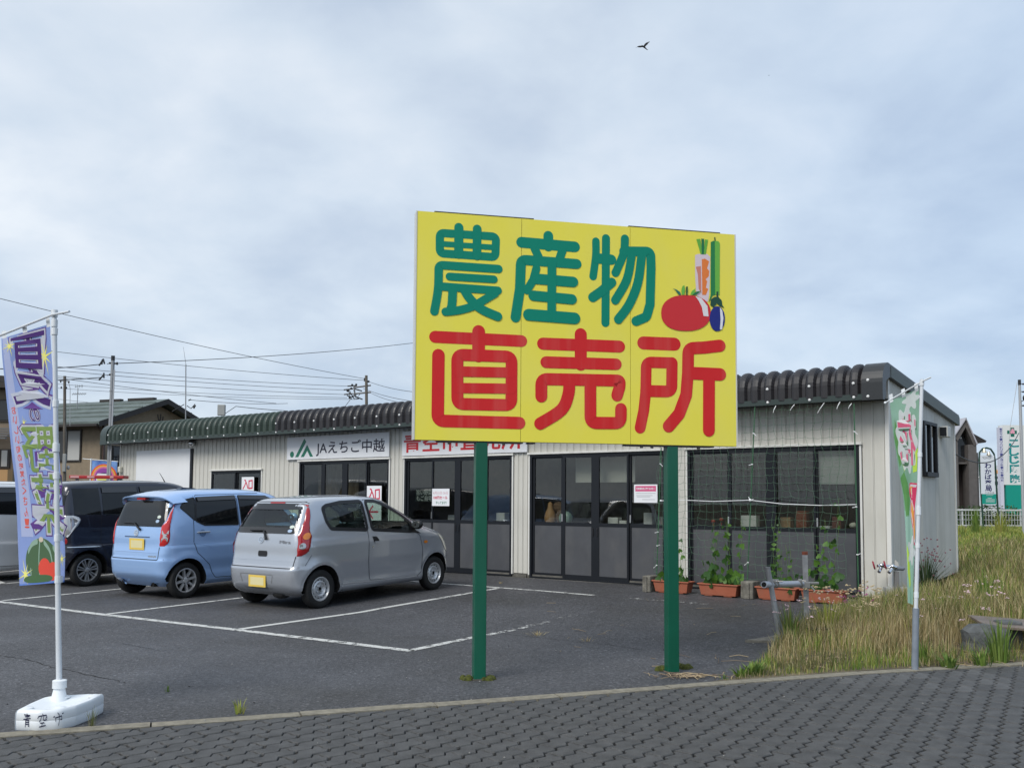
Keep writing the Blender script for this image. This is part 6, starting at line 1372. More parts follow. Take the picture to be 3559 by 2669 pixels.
# ------------------------------------------------------------------ planters with vines
TERRA = M('terracotta', (0.36, 0.105, 0.055), .6, var=.08, vscale=3, dirt=((.22, .13, .09), .35, (6, 6, 4))); EARTH = M('potting_soil', (.035, .025, .018), .95, bump=.6, bscale=60)
LEAF = M('vine_leaf', (0.085, 0.20, 0.03), .45, var=.35, vscale=9, trans=.35, col2=(.16, .33, .05)); LEAF2 = M('vine_leaf_dark', (0.045, 0.115, 0.025), .45, var=.35, vscale=9, trans=.3); STEM = M('vine_stem', (.10, .17, .04), .6)
def heart(sz):
    o = []
    for k in range(14):
        t = 2 * math.pi * k / 14; o.append((.062 * 16 * math.sin(t) ** 3 * sz, .062 * (13 * math.cos(t) - 5 * math.cos(2 * t) - 2 * math.cos(3 * t) - math.cos(4 * t)) * sz))
    mb = MB(); n = len(o); mb.add([(0, 0, 0)] + [(x, y - .3 * sz, -.20 * abs(x) - .10 * abs(y)) for x, y in o], [(0, 1 + k, 1 + (k + 1) % n) for k in range(n)]); return mb
def lobed(sz):
    o = [(0, .0), (.35, .15), (.75, .35), (.45, .42), (.55, .8), (.2, .65), (0, 1.1), (-.2, .65), (-.55, .8), (-.45, .42), (-.75, .35), (-.35, .15)]
    mb = MB(); n = len(o); mb.add([(0, .4 * sz, .04 * sz)] + [(x * sz, y * sz, -.12 * abs(x) * sz) for x, y in o], [(0, 1 + k, 1 + (k + 1) % n) for k in range(n)]); return mb
HME = [heart(1).mesh('leaf', m_, True) for m_ in (LEAF, LEAF2)]; LME = [lobed(1).mesh('leaf', m_, True) for m_ in (LEAF, LEAF2)]
rv = random.Random(11)
def leaf(root, me, p, sz, tilt=None):
    m = Matrix.Translation(p) @ Euler((R(rv.uniform(-115, -60) if tilt is None else tilt), R(rv.uniform(-35, 35)), R(180 + rv.uniform(-70, 70))), 'XYZ').to_matrix().to_4x4() @ Matrix.Diagonal((sz, sz, sz, 1))
    link('leaf', me, None, root, m)
def planter(label, s0, s1, n0, leafy, kind, z0):
    t = thing('planter', label, 'planter', CORNER, PHI, 'planters in front of the netted doors'); h = .185; d = .11; mb = MB()
    def ring(z, k, e): return [Vector((a, b, z)) for a, b in ((s0 + e, n0 - d + k), (s1 - e, n0 - d + k), (s1 - e, n0 + d - k), (s0 + e, n0 + d - k))]
    lv = [ring(z0 + .012, .03, .04), ring(z0 + h - .02, .008, .008), ring(z0 + h - .02, -.008, -.010), ring(z0 + h, -.008, -.010), ring(z0 + h, .012, .012), ring(z0 + h - .04, .016, .016)]
    vs = [v for l in lv for v in l]; mb.add(vs, [(4 * j + i, 4 * j + (i + 1) % 4, 4 * j + 4 + (i + 1) % 4, 4 * j + 4 + i) for j in range(5) for i in range(4)] + [(0, 1, 2, 3)])
    o = mb.obj('trough', TERRA, t)
    bmd = o.modifiers.new('edge', 'BEVEL'); bmd.width = .006; bmd.segments = 2; bmd.limit_method = 'ANGLE'
    for a in (s0 + .10, s1 - .22): MB().rbox(a, a + .13, n0 - d + .04, n0 + d - .035, z0, z0 + .02, .004).obj('foot', TERRA, t)
    MB().add([Vector((s0 + .015, n0 - d + .02, z0 + h - .03)), Vector((s1 - .015, n0 - d + .02, z0 + h - .03)), Vector((s1 - .015, n0 + d - .02, z0 + h - .03)), Vector((s0 + .015, n0 + d - .02, z0 + h - .03))], [(0, 1, 2, 3)]).obj('soil', EARTH, t)
def vine(label, s0, s1, n0, z0, ncl, nlow, kind, seed, tall=1.0):
    global rv; rv = random.Random(seed); t = thing('climbing_plant', label, 'plant', CORNER, PHI, 'vines climbing the net'); sm_ = MB(); h = .17
    ME = HME if kind == 'heart' else LME; k0 = .075 if kind == 'heart' else .085
    for i in range(ncl):
        s = s0 + (s1 - s0) * (i + .5) / ncl + rv.uniform(-.06, .06); top = rv.uniform(.5, 1.15) * tall; pts = []; zc = z0 + h; x = s
        for k in range(9):
            v = k / 8; x += rv.uniform(-.025, .025); pts.append(Vector((x, n0 - .10 - .10 * v * top / 1.1 + rv.uniform(-.01, .01), zc + top * v)))
        sm_.tube(pts, .0028, 4, False)
        nl = int(9 * top * (1.3 if kind != 'heart' else 1))
        for k in range(nl):
            v = (k + rv.random()) / nl * .95; p = pts[min(8, int(v * 8))].lerp(pts[min(8, int(v * 8) + 1)], (v * 8) % 1); sz = k0 * (1.1 - .65 * v) * rv.uniform(.7, 1.1)
            leaf(t, ME[0 if rv.random() < .65 else 1], p + Vector((rv.uniform(-.05, .05), rv.uniform(0, .04), 0)), sz)
    for k in range(nlow):
        s = s0 + (s1 - s0) * rv.random(); zz_ = z0 + h + abs(rv.gauss(0, .09)); leaf(t, ME[0 if rv.random() < .5 else 1], Vector((s, n0 + rv.uniform(-.08, .13), zz_)), k0 * rv.uniform(.7, 1.15))
    if sm_.v: sm_.obj('stem', STEM, t)
PL = [('terracotta planter half hidden by the right post of the yellow sign', 2.72, 3.33, .72, 'dark vine at the foot of the net beside the right sign post', 2, 18, 'heart'),
      ('terracotta planter between the right sign post and the concrete block', 1.93, 2.56, .72, 'heart-leaved vine in the planter left of the concrete block', 5, 30, 'heart'),
      ('terracotta planter behind the left pipe post', 1.06, 1.66, .70, 'small-leaved bushy vine behind the galvanised pipe frame', 6, 16, 'lobed'),
      ('terracotta planter nearest the wall corner, behind the right pipe post', .40, 1.01, .68, 'pale heart-leaved vine in the planter nearest the wall corner', 3, 16, 'heart')]
for k, (lb, a, b, n0, lv_, nc, nl, kd) in enumerate(PL):
    z0 = ground_z(bld((a + b) / 2, n0, 0)) + .004; planter(lb, a, b, n0, 0, kd, z0); vine(lv_, a + .04, b - .04, n0, z0, nc, nl, kd, 20 + k, (.7, 1.0, 1.0, 1.15)[k])
CON = M('concrete_block', (.17, .16, .135), .95, var=.4, vscale=9, bump=.5, bscale=40, dirt=((.06, .055, .045), .6, (5, 5, 3)))
for lb, s0, s1, n0 in (('mossy concrete block left of the planter by the right sign post', 3.36, 3.50, .74), ('concrete block standing between two terracotta planters', 1.70, 1.89, .70)):
    z0 = ground_z(bld(s0, n0, 0)) - .004; mb = MB(); mb.rbox(s0, s1, n0 - .16, n0 + .10, z0, z0 + .25, .012); o = mb.obj('concrete_block', CON)
    mb2 = MB(); mb2.rbox(s0 + .05, s1 - .05, n0 + .095, n0 + .125, z0, z0 + .24, .01); o.matrix_world = Matrix.Translation(CORNER) @ Matrix.Rotation(PHI, 4, 'Z'); tag(o, lb, 'block'); mb2.obj('rib', CON, o)
# ------------------------------------------------------------------ galvanised pipe frame, tap post
GALV = M('galvanised', (0.30, 0.31, 0.32), .45, .35, var=.2, vscale=9, bump=.15, bscale=40, dirt=((.18, .12, .09), .35, (6, 6, 2))); PIPEG = M('pipe_grey', (0.42, 0.44, 0.48), .4, .1)
ga = grd(2716, 2228); gb = grd(2806, 2186); ta = at(2668, 1970, ga.y); tb = at(2797, 1917, gb.y)
pf = thing('pipe_frame', 'leaning galvanised posts joined by a short grey pipe at the edge of the weeds', 'frame', (0, 0, 0))
mb = MB(); mb.tube([ga - Vector((0, 0, .05)), ta], [.032, .026], 14); mb.obj('post', GALV, pf, True)
w_ = .030; m = gb; mb = MB(); top = tb; bot = gb - Vector((0, 0, .1)); ax = (top - bot).normalized(); ex = Vector((.95, -.3, 0)).normalized(); ey = ax.cross(ex).normalized(); mb.add([b_ + ex * i * w_ + ey * j * w_ for b_ in (bot, top) for i, j in ((-1, -1), (1, -1), (1, 1), (-1, 1))], [(0, 1, 5, 4), (1, 2, 6, 5), (2, 3, 7, 6), (3, 0, 4, 7), (4, 5, 6, 7)]); mb.obj('post', GALV, pf)
mb = MB(); mb.add([p + ax * .001 for p in []], []); q = top - ax * .035; mb.add([b_ + ex * i * (w_ + .002) + ey * j * (w_ + .002) for b_ in (q, top + ax * .002) for i, j in ((-1, -1), (1, -1), (1, 1), (-1, 1))], [(0, 1, 5, 4), (1, 2, 6, 5), (2, 3, 7, 6), (3, 0, 4, 7), (4, 5, 6, 7)]); mb.obj('rust_cap', M('rust', (.16, .045, .025), .9, var=.4, vscale=20), pf)
pa = at(2655, 2031, ga.y - .10); pe = at(2786, 2028, gb.y - .08); mb = MB(); mb.tube([pa, pe], .036, 18); mb.obj('cross_pipe', PIPEG, pf, True)
mb = MB(); mb.tube([pa - (pe - pa).normalized() * .001, pa + (pe - pa).normalized() * .003], .028, 16); mb.obj('pipe_bore', WELL, pf)
CL = M('clamp_metal', (.34, .33, .31), .4, .6)
for f_ in (.22, .30, .93):
    p = pa.lerp(pe, f_); d = (pe - pa).normalized(); mb = MB(); mb.tube([p - d * .016, p + d * .016], .043, 14); mb.rbox(-.02, .02, -.05, -.03, .01, .06, .004, mat=Matrix.Translation(p)); mb.tube([p + Vector((.0, -.03, .04)), p + Vector((.06, -.05, .035))], .008, 6); mb.obj('clamp', CL, pf, True)
p = at(2797, 2030, gb.y - .05); mb = MB(); mb.rbox(-.05, .05, -.05, .05, -.045, .03, .008, mat=Matrix.Translation(p)); mb.rbox(.02, .16, -.02, .02, .0, .03, .006, mat=Matrix.Translation(p)); mb.tube([p + Vector((.06, -.03, -.02)), p + Vector((.10, -.04, -.07))], .012, 6); mb.obj('clamp', CL, pf)
ca_ = grd(2590, 2232); cb_ = grd(2755, 2235); cc_ = grd(2770, 2175); o = MB().prism([(ca_.x, ca_.y), (cb_.x, cb_.y), (cc_.x, cc_.y), (ca_.x + .35, ca_.y + .28)], .0, .05).obj('concrete_slab', CON); tag(o, 'triangular concrete corner slab under the leaning pipe post', 'slab')
g3 = grd(3117, 2095); g3.z = .22; tp = thing('tap_post', 'grey standpipe with two red-wheeled hose taps by the wall corner', 'tap', g3)
Y3 = g3.y; rel = lambda px, py, dy=0.0: at(px, py, Y3 + dy) - g3
mb = MB(); mb.rbox(-.03, .03, -.03, .03, -.05, rel(3117, 1984).z, .008); mb.obj('post', M('post_grey', (.18, .175, .17), .6), tp)
mb = MB(); mb.tube([rel(3108, 1974), rel(3137, 1975)], [.03, .03], 12); mb.ball(rel(3137, 1975), .032, .03, .03); mb.obj('end_cap', M('cap_grey', (.16, .18, .21), .5), tp, True)
mb = MB(); mb.tube([rel(3050, 1966, -.05), rel(3085, 1968, -.03), rel(3116, 1971, -.02)], [.02, .026, .022], 12); mb.tube([rel(3063, 1972, -.05), rel(3055, 1987, -.1)], [.02, .024], 12); mb.tube([rel(3100, 1974, -.05), rel(3090, 1989, -.1)], [.02, .024], 12); mb.ball(rel(3064, 1964, -.05), .034); mb.ball(rel(3102, 1968, -.05), .034); mb.obj('tap_body', CHROME, tp, True)
RW_ = M('wheel_red', (.28, .012, .035), .4)
for px, py in ((3037, 1964), (3076, 1963)):
    p = rel(px, py, -.06); mw = Matrix.Translation(p) @ Matrix.Rotation(R(75), 4, 'Y') @ Matrix.Rotation(R(20), 4, 'X'); mb = MB(); mb.lathe([(.05 + .011 * math.cos(a), .011 * math.sin(a)) for a in [k * .785 for k in range(8)]], 18, mw, closed=True); mb.box(-.05, .05, -.007, .007, -.006, .006, mat=mw); mb.box(-.007, .007, -.05, .05, -.006, .006, mat=mw); mb.obj('hand_wheel', RW_, tp, True)
mb = MB(); P = [rel(3112, 1976), rel(3125, 1972), rel(3122, 1955), rel(3113, 1946), rel(3110, 1952)]; mb.add(P + [q_ + Vector((0, .012, 0)) for q_ in P], [tuple(range(5)), tuple(range(5, 10))] + [(i, (i + 1) % 5, 5 + (i + 1) % 5, 5 + i) for i in range(5)]); mb.obj('guard_plate', M('guard_pale', (.5, .48, .44), .5), tp)
o = MB().rbox(-.18, .20, -.08, .05, -.02, .14, .008, mat=Matrix.Translation(g3 + Vector((.05, .10, 0)))).obj('drain_box', M('drain_grey', (.38, .38, .37), .7, dirt=((.12, .11, .09), .5, (5, 5, 5)))); tag(o, 'low grey metal box at the wall foot behind the tap post', 'box')
# ------------------------------------------------------------------ surroundings
# --- two-storey house beyond the shop's left end
HWALL = M('house_siding', (0.235, 0.185, 0.125), .8, var=.10, vscale=4, bump=.25, bscale=30, dirt=((.15, .12, .09), .25, (1, 1, .4))); HROOF = M('house_roof', (0.095, 0.120, 0.110), .55, var=.25, vscale=1.5, stretch=(1, 1, 1)); HDK = M('house_trim', (.022, .018, .016), .6); HGL = M('house_glass', (.02, .022, .025), .05, spec=.5); CURT = M('curtain_white', (.42, .42, .40), .8)
n0 = Vector((-19.55, 45.0, 0)); gd = Vector((.37, .93, 0)).normalized(); ldv = Vector((-gd.y, gd.x, 0)); hang = math.atan2(gd.y, gd.x)
hs = thing('house', 'beige two-storey house with grey-green gabled roof behind the left end of the shop', 'house', n0, hang)   # local x along the gable, y along the eaves
GW, LL, EZ, AZ = 7.5, 6.5, 5.2, 6.45
mb = MB(); mb.add([(0, 0, 0), (GW, 0, 0), (GW, 0, EZ), (GW / 2, 0, AZ - .12), (0, 0, EZ)], [(0, 1, 2, 3, 4)]); mb.add([(0, 0, 0), (0, LL, 0), (0, LL, EZ), (0, 0, EZ)], [(0, 1, 2, 3)]); mb.add([(GW, 0, 0), (GW, LL, 0), (GW, LL, EZ), (GW, 0, EZ)], [(0, 1, 2, 3)]); mb.add([(0, LL, 0), (GW, LL, 0), (GW, LL, EZ), (GW / 2, LL, AZ - .12), (0, LL, EZ)], [(0, 1, 2, 3, 4)]); mb.obj('wall', HWALL, hs)
sl = (AZ - EZ) / (GW / 2)
for sg in (0, 1):
    mb = MB(); X = (lambda x: x) if sg == 0 else (lambda x: GW - x)
    oz = lambda x: EZ + sl * x
    vs = [(X(x), y, oz(x) + dz) for x in (-.75, GW / 2) for y in (-.65, LL + .4) for dz in (0, .16)]; mb.add(vs, [(0, 1, 3, 2), (4, 6, 7, 5), (0, 4, 5, 1), (2, 3, 7, 6), (0, 2, 6, 4), (1, 5, 7, 3)]); rf = mb.obj('roof', HROOF, hs)
    mb = MB()
    for k in range(1, 5): x = -.75 + (GW / 2 + .75) * k / 5; mb.box(min(X(x), X(x + .06)), max(X(x), X(x + .06)), -.65, LL + .4, oz(x) + .16, oz(x) + .22)
    mb.obj('snow_rail', HROOF, rf)
    mb = MB(); vs = [(X(x), -.67, oz(x) + dz) for x in (-.76, GW / 2) for dz in (-.10, .17)]; mb.add(vs, [(0, 2, 3, 1)]); mb.obj('barge_board', HDK, rf)
    mb = MB(); mb.box(min(X(-.86), X(-.74)), max(X(-.86), X(-.74)), -.6, LL + .4, oz(-.75) - .06, oz(-.75) + .05); mb.obj('gutter', HDK, rf)
for y0, y1 in ((0.2, 1.9), (2.4, 3.8)): MB().box(GW / 2 - .12, GW / 2 + .12, y0, y1, AZ + .10, AZ + .26).obj('ridge_vent', HDK, hs)
def hwin(name, x0, x1, z0, z1, side, root, curtain=False):
    q = (lambda a, d, z: (a, -d, z)) if side == 'g' else (lambda a, d, z: (-d, a, z))
    mb = MB(); mb.add([q(a, d, z) for d in (0.0, .06) for a, z in ((x0 - .07, z0 - .07), (x1 + .07, z0 - .07), (x1 + .07, z1 + .07), (x0 - .07, z1 + .07))], [(4, 5, 6, 7), (0, 1, 5, 4), (1, 2, 6, 5), (2, 3, 7, 6), (3, 0, 4, 7)]); f_ = mb.obj(name, HDK, root)
    m = (x0 + x1) / 2
    for a, b in ((x0, m - .03), (m + .03, x1)): MB().add([q(a, .075, z0), q(b, .075, z0), q(b, .075, z1), q(a, .075, z1)], [(0, 1, 2, 3)]).obj('pane', CURT if curtain and a == x0 else HGL, f_)
hwin('window', 1.2, 2.75, 3.35, 4.75, 's', hs, True)
hwin('window', .8, 2.4, 2.9, 4.0, 'g', hs); hwin('window', 3.0, 4.6, 2.9, 3.9, 'g', hs)
mb = MB()
for k in range(9): mb.box(.4 + k * .2, .43 + k * .2, -.75, -.72, 2.75, 3.55)
mb.box(.35, 2.1, -.76, -.71, 3.55, 3.6); mb.box(.35, 2.1, -.8, 0, 2.65, 2.75); mb.obj('balcony', HDK, hs)
mb = MB(); mb.box(.1, .2, -.12, -.02, 0, 5.0); mb.tube([(-.6, .1, 5.05), (-.2, .05, 4.9), (.15, -.07, 4.7)], .05, 6); mb.obj('downpipe', M('pipe_brown', (.08, .05, .04), .5), hs)
mb = MB(); fg = lambda x, y, h: (x, -.02 - h, y); c0 = (GW / 2 + .1, 5.45)
for k, st_ in enumerate(([(-.2, .05), (-.05, .0), (.0, .1)], [(-.10, .35), (-.02, .05), (-.12, -.3)], [(.08, .38), (.06, .0), (.10, -.32)], [(.05, 0), (.2, .08), (.22, .28)])): stroke(mb, [(c0[0] + a * 1.2, c0[1] + b * 1.05) for a, b in st_], .06, fg, h=.002 * k)
mb.obj('gable_ornament', HDK, hs); MB().box(3.2, 3.6, -.04, 0, 2.35, 2.65).obj('vent', HDK, hs)
MB().box(-.02, 0.0, .3, 5, 0.2, 0.9).obj('wall_panel', HDK, hs)
# --- brown house cut by the left photo edge
c_ = at(-60, 1741, 34); h2 = thing('house', 'brown house with dark windows cut by the left photo edge behind the banner', 'house', (c_.x, 34, 0), 0); S_ = 34 / 3300
zz_ = lambda py: 1.52 + (1731 - py) * S_; xx_ = lambda px: (px + 60) * S_
MB().box(-3, xx_(40), 0, 1.2, 0, zz_(1338)).obj('wall', M('house_brown', (.20, .155, .11), .85, var=.1, vscale=3), h2)
MB().prism([(-3.4, zz_(1352)), (xx_(48), zz_(1352)), (xx_(36), zz_(1312)), (-3.4, zz_(1285))], -.5, 1.3, lambda x, z, h: (x, h, z)).obj('roof', HDK, h2)
f_ = MB().box(xx_(-60), xx_(36), -.06, -.001, zz_(1466), zz_(1388)).obj('window', HDK, h2); MB().box(xx_(-54), xx_(32), -.075, -.061, zz_(1460), zz_(1394)).obj('pane', HGL, f_)
for k in range(5): MB().box(xx_(-70), xx_(55), -.9 + .14 * k, -.78 + .14 * k, zz_(1531 - k * 9), zz_(1526 - k * 9)).obj('porch_slat', M('slat_grey', (.12, .12, .12), .5), h2)
f_ = MB().box(xx_(-20), xx_(30), -.06, -.001, zz_(1628), zz_(1562)).obj('window', HDK, h2); MB().box(xx_(2), xx_(22), -.075, -.061, zz_(1622), zz_(1566)).obj('pane', CURT, f_)
MB().box(-3, xx_(40), -.35, -.002, zz_(1690), zz_(1634)).obj('lower_fascia', M('fascia_orange', (.42, .24, .10), .7), h2)
# --- long red board on a trailer behind the navy van
A_ = at(240, 1653, 21.5); B_ = at(429.5, 1656, 21.5); rb = thing('red_board', 'long red board with pale worn stickers showing above the navy van', 'board', (A_.x, A_.y, 0)); wd_ = B_.x - A_.x; zt_ = A_.z
MB().rbox(0, wd_, 0, .30, zt_ - .06, zt_ + .012, .01).obj('board', M('board_red', (.36, .012, .015), .45, var=.1), rb); m_ = M('sticker_worn', (.55, .30, .30), .6)
for a, b in ((.03, .22), (.40, .56), (.90, .98)): MB().box(a * wd_ / 1.2, b * wd_ / 1.2, -.004, -.001, zt_ - .045, zt_ - .005).obj('sticker', m_, rb)
for a in (.1, wd_ - .15): MB().box(a, a + .06, .1, .16, 0, zt_ - .06).obj('leg', M('leg_steel', (.2, .2, .2), .5, .5), rb)
# --- poles and wires
PSTEEL = M('pole_steel', (.29, .30, .31), .45, .3, var=.1, vscale=2); PCON = M('pole_concrete', (.25, .24, .22), .85, var=.15, vscale=2); PWOOD = M('pole_wood', (.13, .115, .095), .9, var=.35, vscale=4, stretch=(6, 6, .6)); WIRE = M('wire', (.03, .03, .035), .6); INS = M('insulator', (.02, .02, .022), .4)
def pole(name, label, px0, px1, ytop, Y, r0, r1, mat, n=14):
    t = at(px1, ytop, Y); b = at(px0, 1741, Y); d = thing(name, label, 'pole', (b.x, Y, 0)); T = t - Vector((b.x, Y, 0)); mb = MB(); mb.tube([Vector((0, 0, -.2)), T], [r0, r1], n); mb.obj('shaft', mat, d, True); return d, T
sp, T = pole('steel_pole', 'tapered grey steel pole at the left end of the shop roof', 374, 393, 1238, 25.5, .062, .048, PSTEEL)
o0 = Vector(sp.location); P_ = lambda px, py, Y: at(px, py, Y) - o0
mb = MB(); mb.tube([T - Vector((0, 0, .12)), T + Vector((0, 0, .01))], .051, 14); mb.obj('cap', INS, sp, True)
mb = MB(); mb.tube([P_(398, 1285, 25.42), P_(380, 1690, 25.42)], .018, 8); mb.obj('conduit', M('conduit_pale', (.45, .45, .46), .5), sp, True)
mb = MB()
for y in (1262, 1302): mb.ball(P_(382, y, 25.5), .03); mb.tube([P_(384, y, 25.5), P_(372, y + 3, 25.5)], .01, 5)
for y in (1262, 1265): mb.ball(P_(407, y, 25.5), .03); mb.tube([P_(398, y, 25.5), P_(408, y, 25.5)], .012, 5)
for x, y, a in ((350, 1262, -.6), (355, 1258, -.1), (361, 1256, .3), (352, 1312, -.9), (361, 1305, .05)): p = P_(x, y, 25.5); mb.tube([p - Vector((a * .07, 0, -.07)), p + Vector((a * .07, 0, -.07))], .022, 7)
mb.obj('insulator', INS, sp, True)
for y in (1287, 1333, 1370, 1456, 1463): p = T.lerp(Vector((0, 0, 1.4)), (y - 1238) / 400); mb = MB(); mb.tube([p - Vector((0, 0, .012)), p + Vector((0, 0, .012))], .060, 12); mb.obj('band', PSTEEL if y != 1456 else INS, sp, True)
wp, T2 = pole('utility_pole', 'weathered wooden pole in front of the beige house, beside the blue banner', 229, 225, 1307, 40, .075, .058, PWOOD); o1 = Vector(wp.location); Q_ = lambda px, py: at(px, py, 40) - o1
mb = MB(); mb.tube([Q_(206, 1322), Q_(242, 1326)], .018, 6)
for x, y in ((211, 1326), (239, 1328), (213, 1347), (231, 1348)): mb.ball(Q_(x, y), .035); mb.tube([Q_(x, y - 4), Q_(x, y + 4)], .022, 6)
mb.obj('bracket', INS, wp, True); MB().rbox(-.14, .0, -.16, -.07, (Q_(222, 1640)).z, Q_(222, 1578).z, .02).obj('meter_box', M('box_pale', (.30, .31, .30), .5), wp); mb = MB(); mb.tube([Q_(238, 1326), Q_(244, 1350), Q_(243, 1480)], .012, 5); mb.ball(Q_(237, 1625), .06, .05, .09); mb.obj('drop_cable', M('cable_pale', (.35, .36, .37), .5), wp, True)
up, T3 = pole('utility_pole', 'dark utility pole with two crossarms behind the middle of the shop roof', 1279, 1273, 1305, 60, .12, .088, PWOOD); o4 = Vector(up.location); U_ = lambda px, py: at(px, py, 60) - o4
for ya, yb in ((1347, 1339), (1369, 1363)):
    mb = MB(); a, b = U_(1228, ya), U_(1289, yb); mb.tube([a, b], .055, 4); mb.obj('crossarm', M('arm_galv', (.26, .26, .26), .5, .3), up)
mb = MB(); mb.tube([U_(1232, 1342), U_(1232, 1378)], .045, 4); mb.obj('arm_brace', M('arm_galv', (.26, .26, .26), .5, .3), up)
mb = MB(); ru = random.Random(4)
for x0, y0, x1, y1 in ((1208, 1342, 1240, 1340), (1195, 1355, 1228, 1351), (1196, 1371, 1226, 1368), (1206, 1374, 1222, 1381), (1234, 1352, 1258, 1359), (1234, 1378, 1260, 1388), (1206, 1356, 1208, 1362)): mb.tube([U_(x0, y0), U_(x1, y1)], .045, 6)
for x, y in ((1224, 1338), (1238, 1337), (1221, 1350), (1208, 1358), (1226, 1378), (1215, 1382), (1268, 1317), (1268, 1322), (1281, 1326)): mb.ball(U_(x, y), .075, nu=7, nv=5)
for k in range(7): a = U_(1206 + ru.uniform(0, 30), 1350 + ru.uniform(0, 20)); b = U_(1215 + ru.uniform(0, 45), 1365 + ru.uniform(0, 25)); m = a.lerp(b, .5) - Vector((0, 0, .25)); mb.tube([a, m, b], .018, 4)
mb.obj('insulator', INS, up, True)
am_, T5 = pole('antenna_mast', 'thin whip antenna mast behind the left part of the shop roof', 647, 646, 1267, 44, .03, .026, PSTEEL, 8); o5 = Vector(am_.location); mb = MB(); mb.tube([T5, at(637, 1206, 44) - o5], [.014, .006], 5); mb.obj('whip', PSTEEL, am_)
mb = MB(); v = lambda px, py: at(px, py, 44) - o5; mb.tube([v(655, 1392), v(664, 1388)], .03, 5); mb.tube([v(672, 1418), v(680, 1408)], [.06, .03], 6); mb.tube([v(650, 1410), v(664, 1420), v(678, 1404)], .02, 5); mb.tube([v(640, 1405), v(598, 1430)], .02, 5); mb.obj('fittings', INS, am_)
tv = thing('tv_antenna', 'rooftop television antenna on the beige house, left of the steel pole', 'antenna', at(267, 1428, 48.5)); o6 = Vector(tv.location); v = lambda px, py: at(px, py, 48.5) - o6
mb = MB(); mb.tube([v(267, 1430), v(271, 1348)], .022, 5); mb.obj('mast', PSTEEL, tv); mb = MB(); mb.tube([v(260, 1345), v(288, 1340)], .014, 4); mb.tube([v(250, 1370), v(300, 1368)], .014, 4)
for x in range(254, 300, 6): mb.tube([v(x - 3, 1373), v(x + 3, 1365)], .010, 4)
for x in (262, 268, 276, 282, 286): mb.tube([v(x, 1348), v(x + 1, 1337)], .010, 4)
mb.obj('elements', PSTEEL, tv)
wires = [((0, 1038, 40), (1266, 1316, 60), .014), ((408, 1263, 25.5), (1470, 1188, 40), .010), ((150, 1217, 55), (1266, 1322, 60), .014), ((150, 1270, 48), (1210, 1342, 60), .013), ((150, 1283, 48), (1196, 1356, 60), .013), ((150, 1303, 48), (1196, 1371, 60), .013), ((150, 1306, 48), (960, 1402, 56), .013), ((150, 1330, 70), (1206, 1382, 60), .013), ((150, 1345, 70), (1230, 1388, 60), .012), ((150, 1381, 80), (460, 1411, 80), .014), ((150, 1398, 80), (430, 1425, 80), .014), ((0, 1282, 20), (350, 1266, 25.5), .011), ((0, 1325, 22), (350, 1312, 25.5), .011),
 ((1281, 1326, 60), (1470, 1365, 45), .013), ((1262, 1350, 60), (1460, 1398, 45), .013), ((1290, 1366, 60), (1420, 1402, 45), .013), ((1222, 1382, 60), (1190, 1425, 60), .016), ((664, 1390, 44), (1000, 1402, 56), .012), ((820, 1412, 40), (1000, 1428, 42), .013), ((770, 1445, 40), (820, 1412, 40), .013)]
names_ = ['topmost overhead wire crossing the sky from the left edge down to the crossarm pole', 'wire from the steel pole to the back of the yellow sign', 'second wire under the topmost one towards the crossarm pole', 'upper wire of the bundle between the banner and the crossarm pole', 'second wire of the bundle ending at the crossarms', 'third wire of the bundle ending at the lower crossarm', 'wire of the bundle dipping to the shop roof', 'lower wire of the bundle ending under the crossarms', 'lowest wire of the bundle ending under the crossarms', 'short upper wire low over the beige roof', 'short lower wire low over the beige roof', 'upper twisted cable from the left edge to the steel pole', 'lower twisted cable from the left edge to the steel pole', 'upper wire from the crossarm pole to the yellow sign', 'middle wire from the crossarm pole to the yellow sign', 'low wire dropping right from the crossarm pole behind the roof', 'drop cable falling left from the crossarm pole', 'wire running right from the antenna mast', 'cable end running low over the green roof', 'cable rising from the green roof to a tie point']
for ((x0, y0, Y0), (x1, y1, Y1), r_), lb in zip(wires, names_):
    a, b = at(x0, y0, Y0), at(x1, y1, Y1); sag = .012 * (b - a).length * .6; mb = MB(); mb.tube([a.lerp(b, k / 16) - Vector((0, 0, sag * 4 * (k / 16) * (1 - k / 16))) for k in range(17)], r_, 4, False); o = mb.obj('overhead_wire', WIRE); tag(o, lb, 'wire', 'overhead wires')
o = MB().rbox(-.12, .12, -.06, .06, -.15, .2, .02, mat=Matrix.Translation(at(770, 1428, 30))).obj('pole_top_box', M('box_pale', (.30, .31, .30), .5)); tag(o, 'small pale box showing over the green roof edge', 'box')
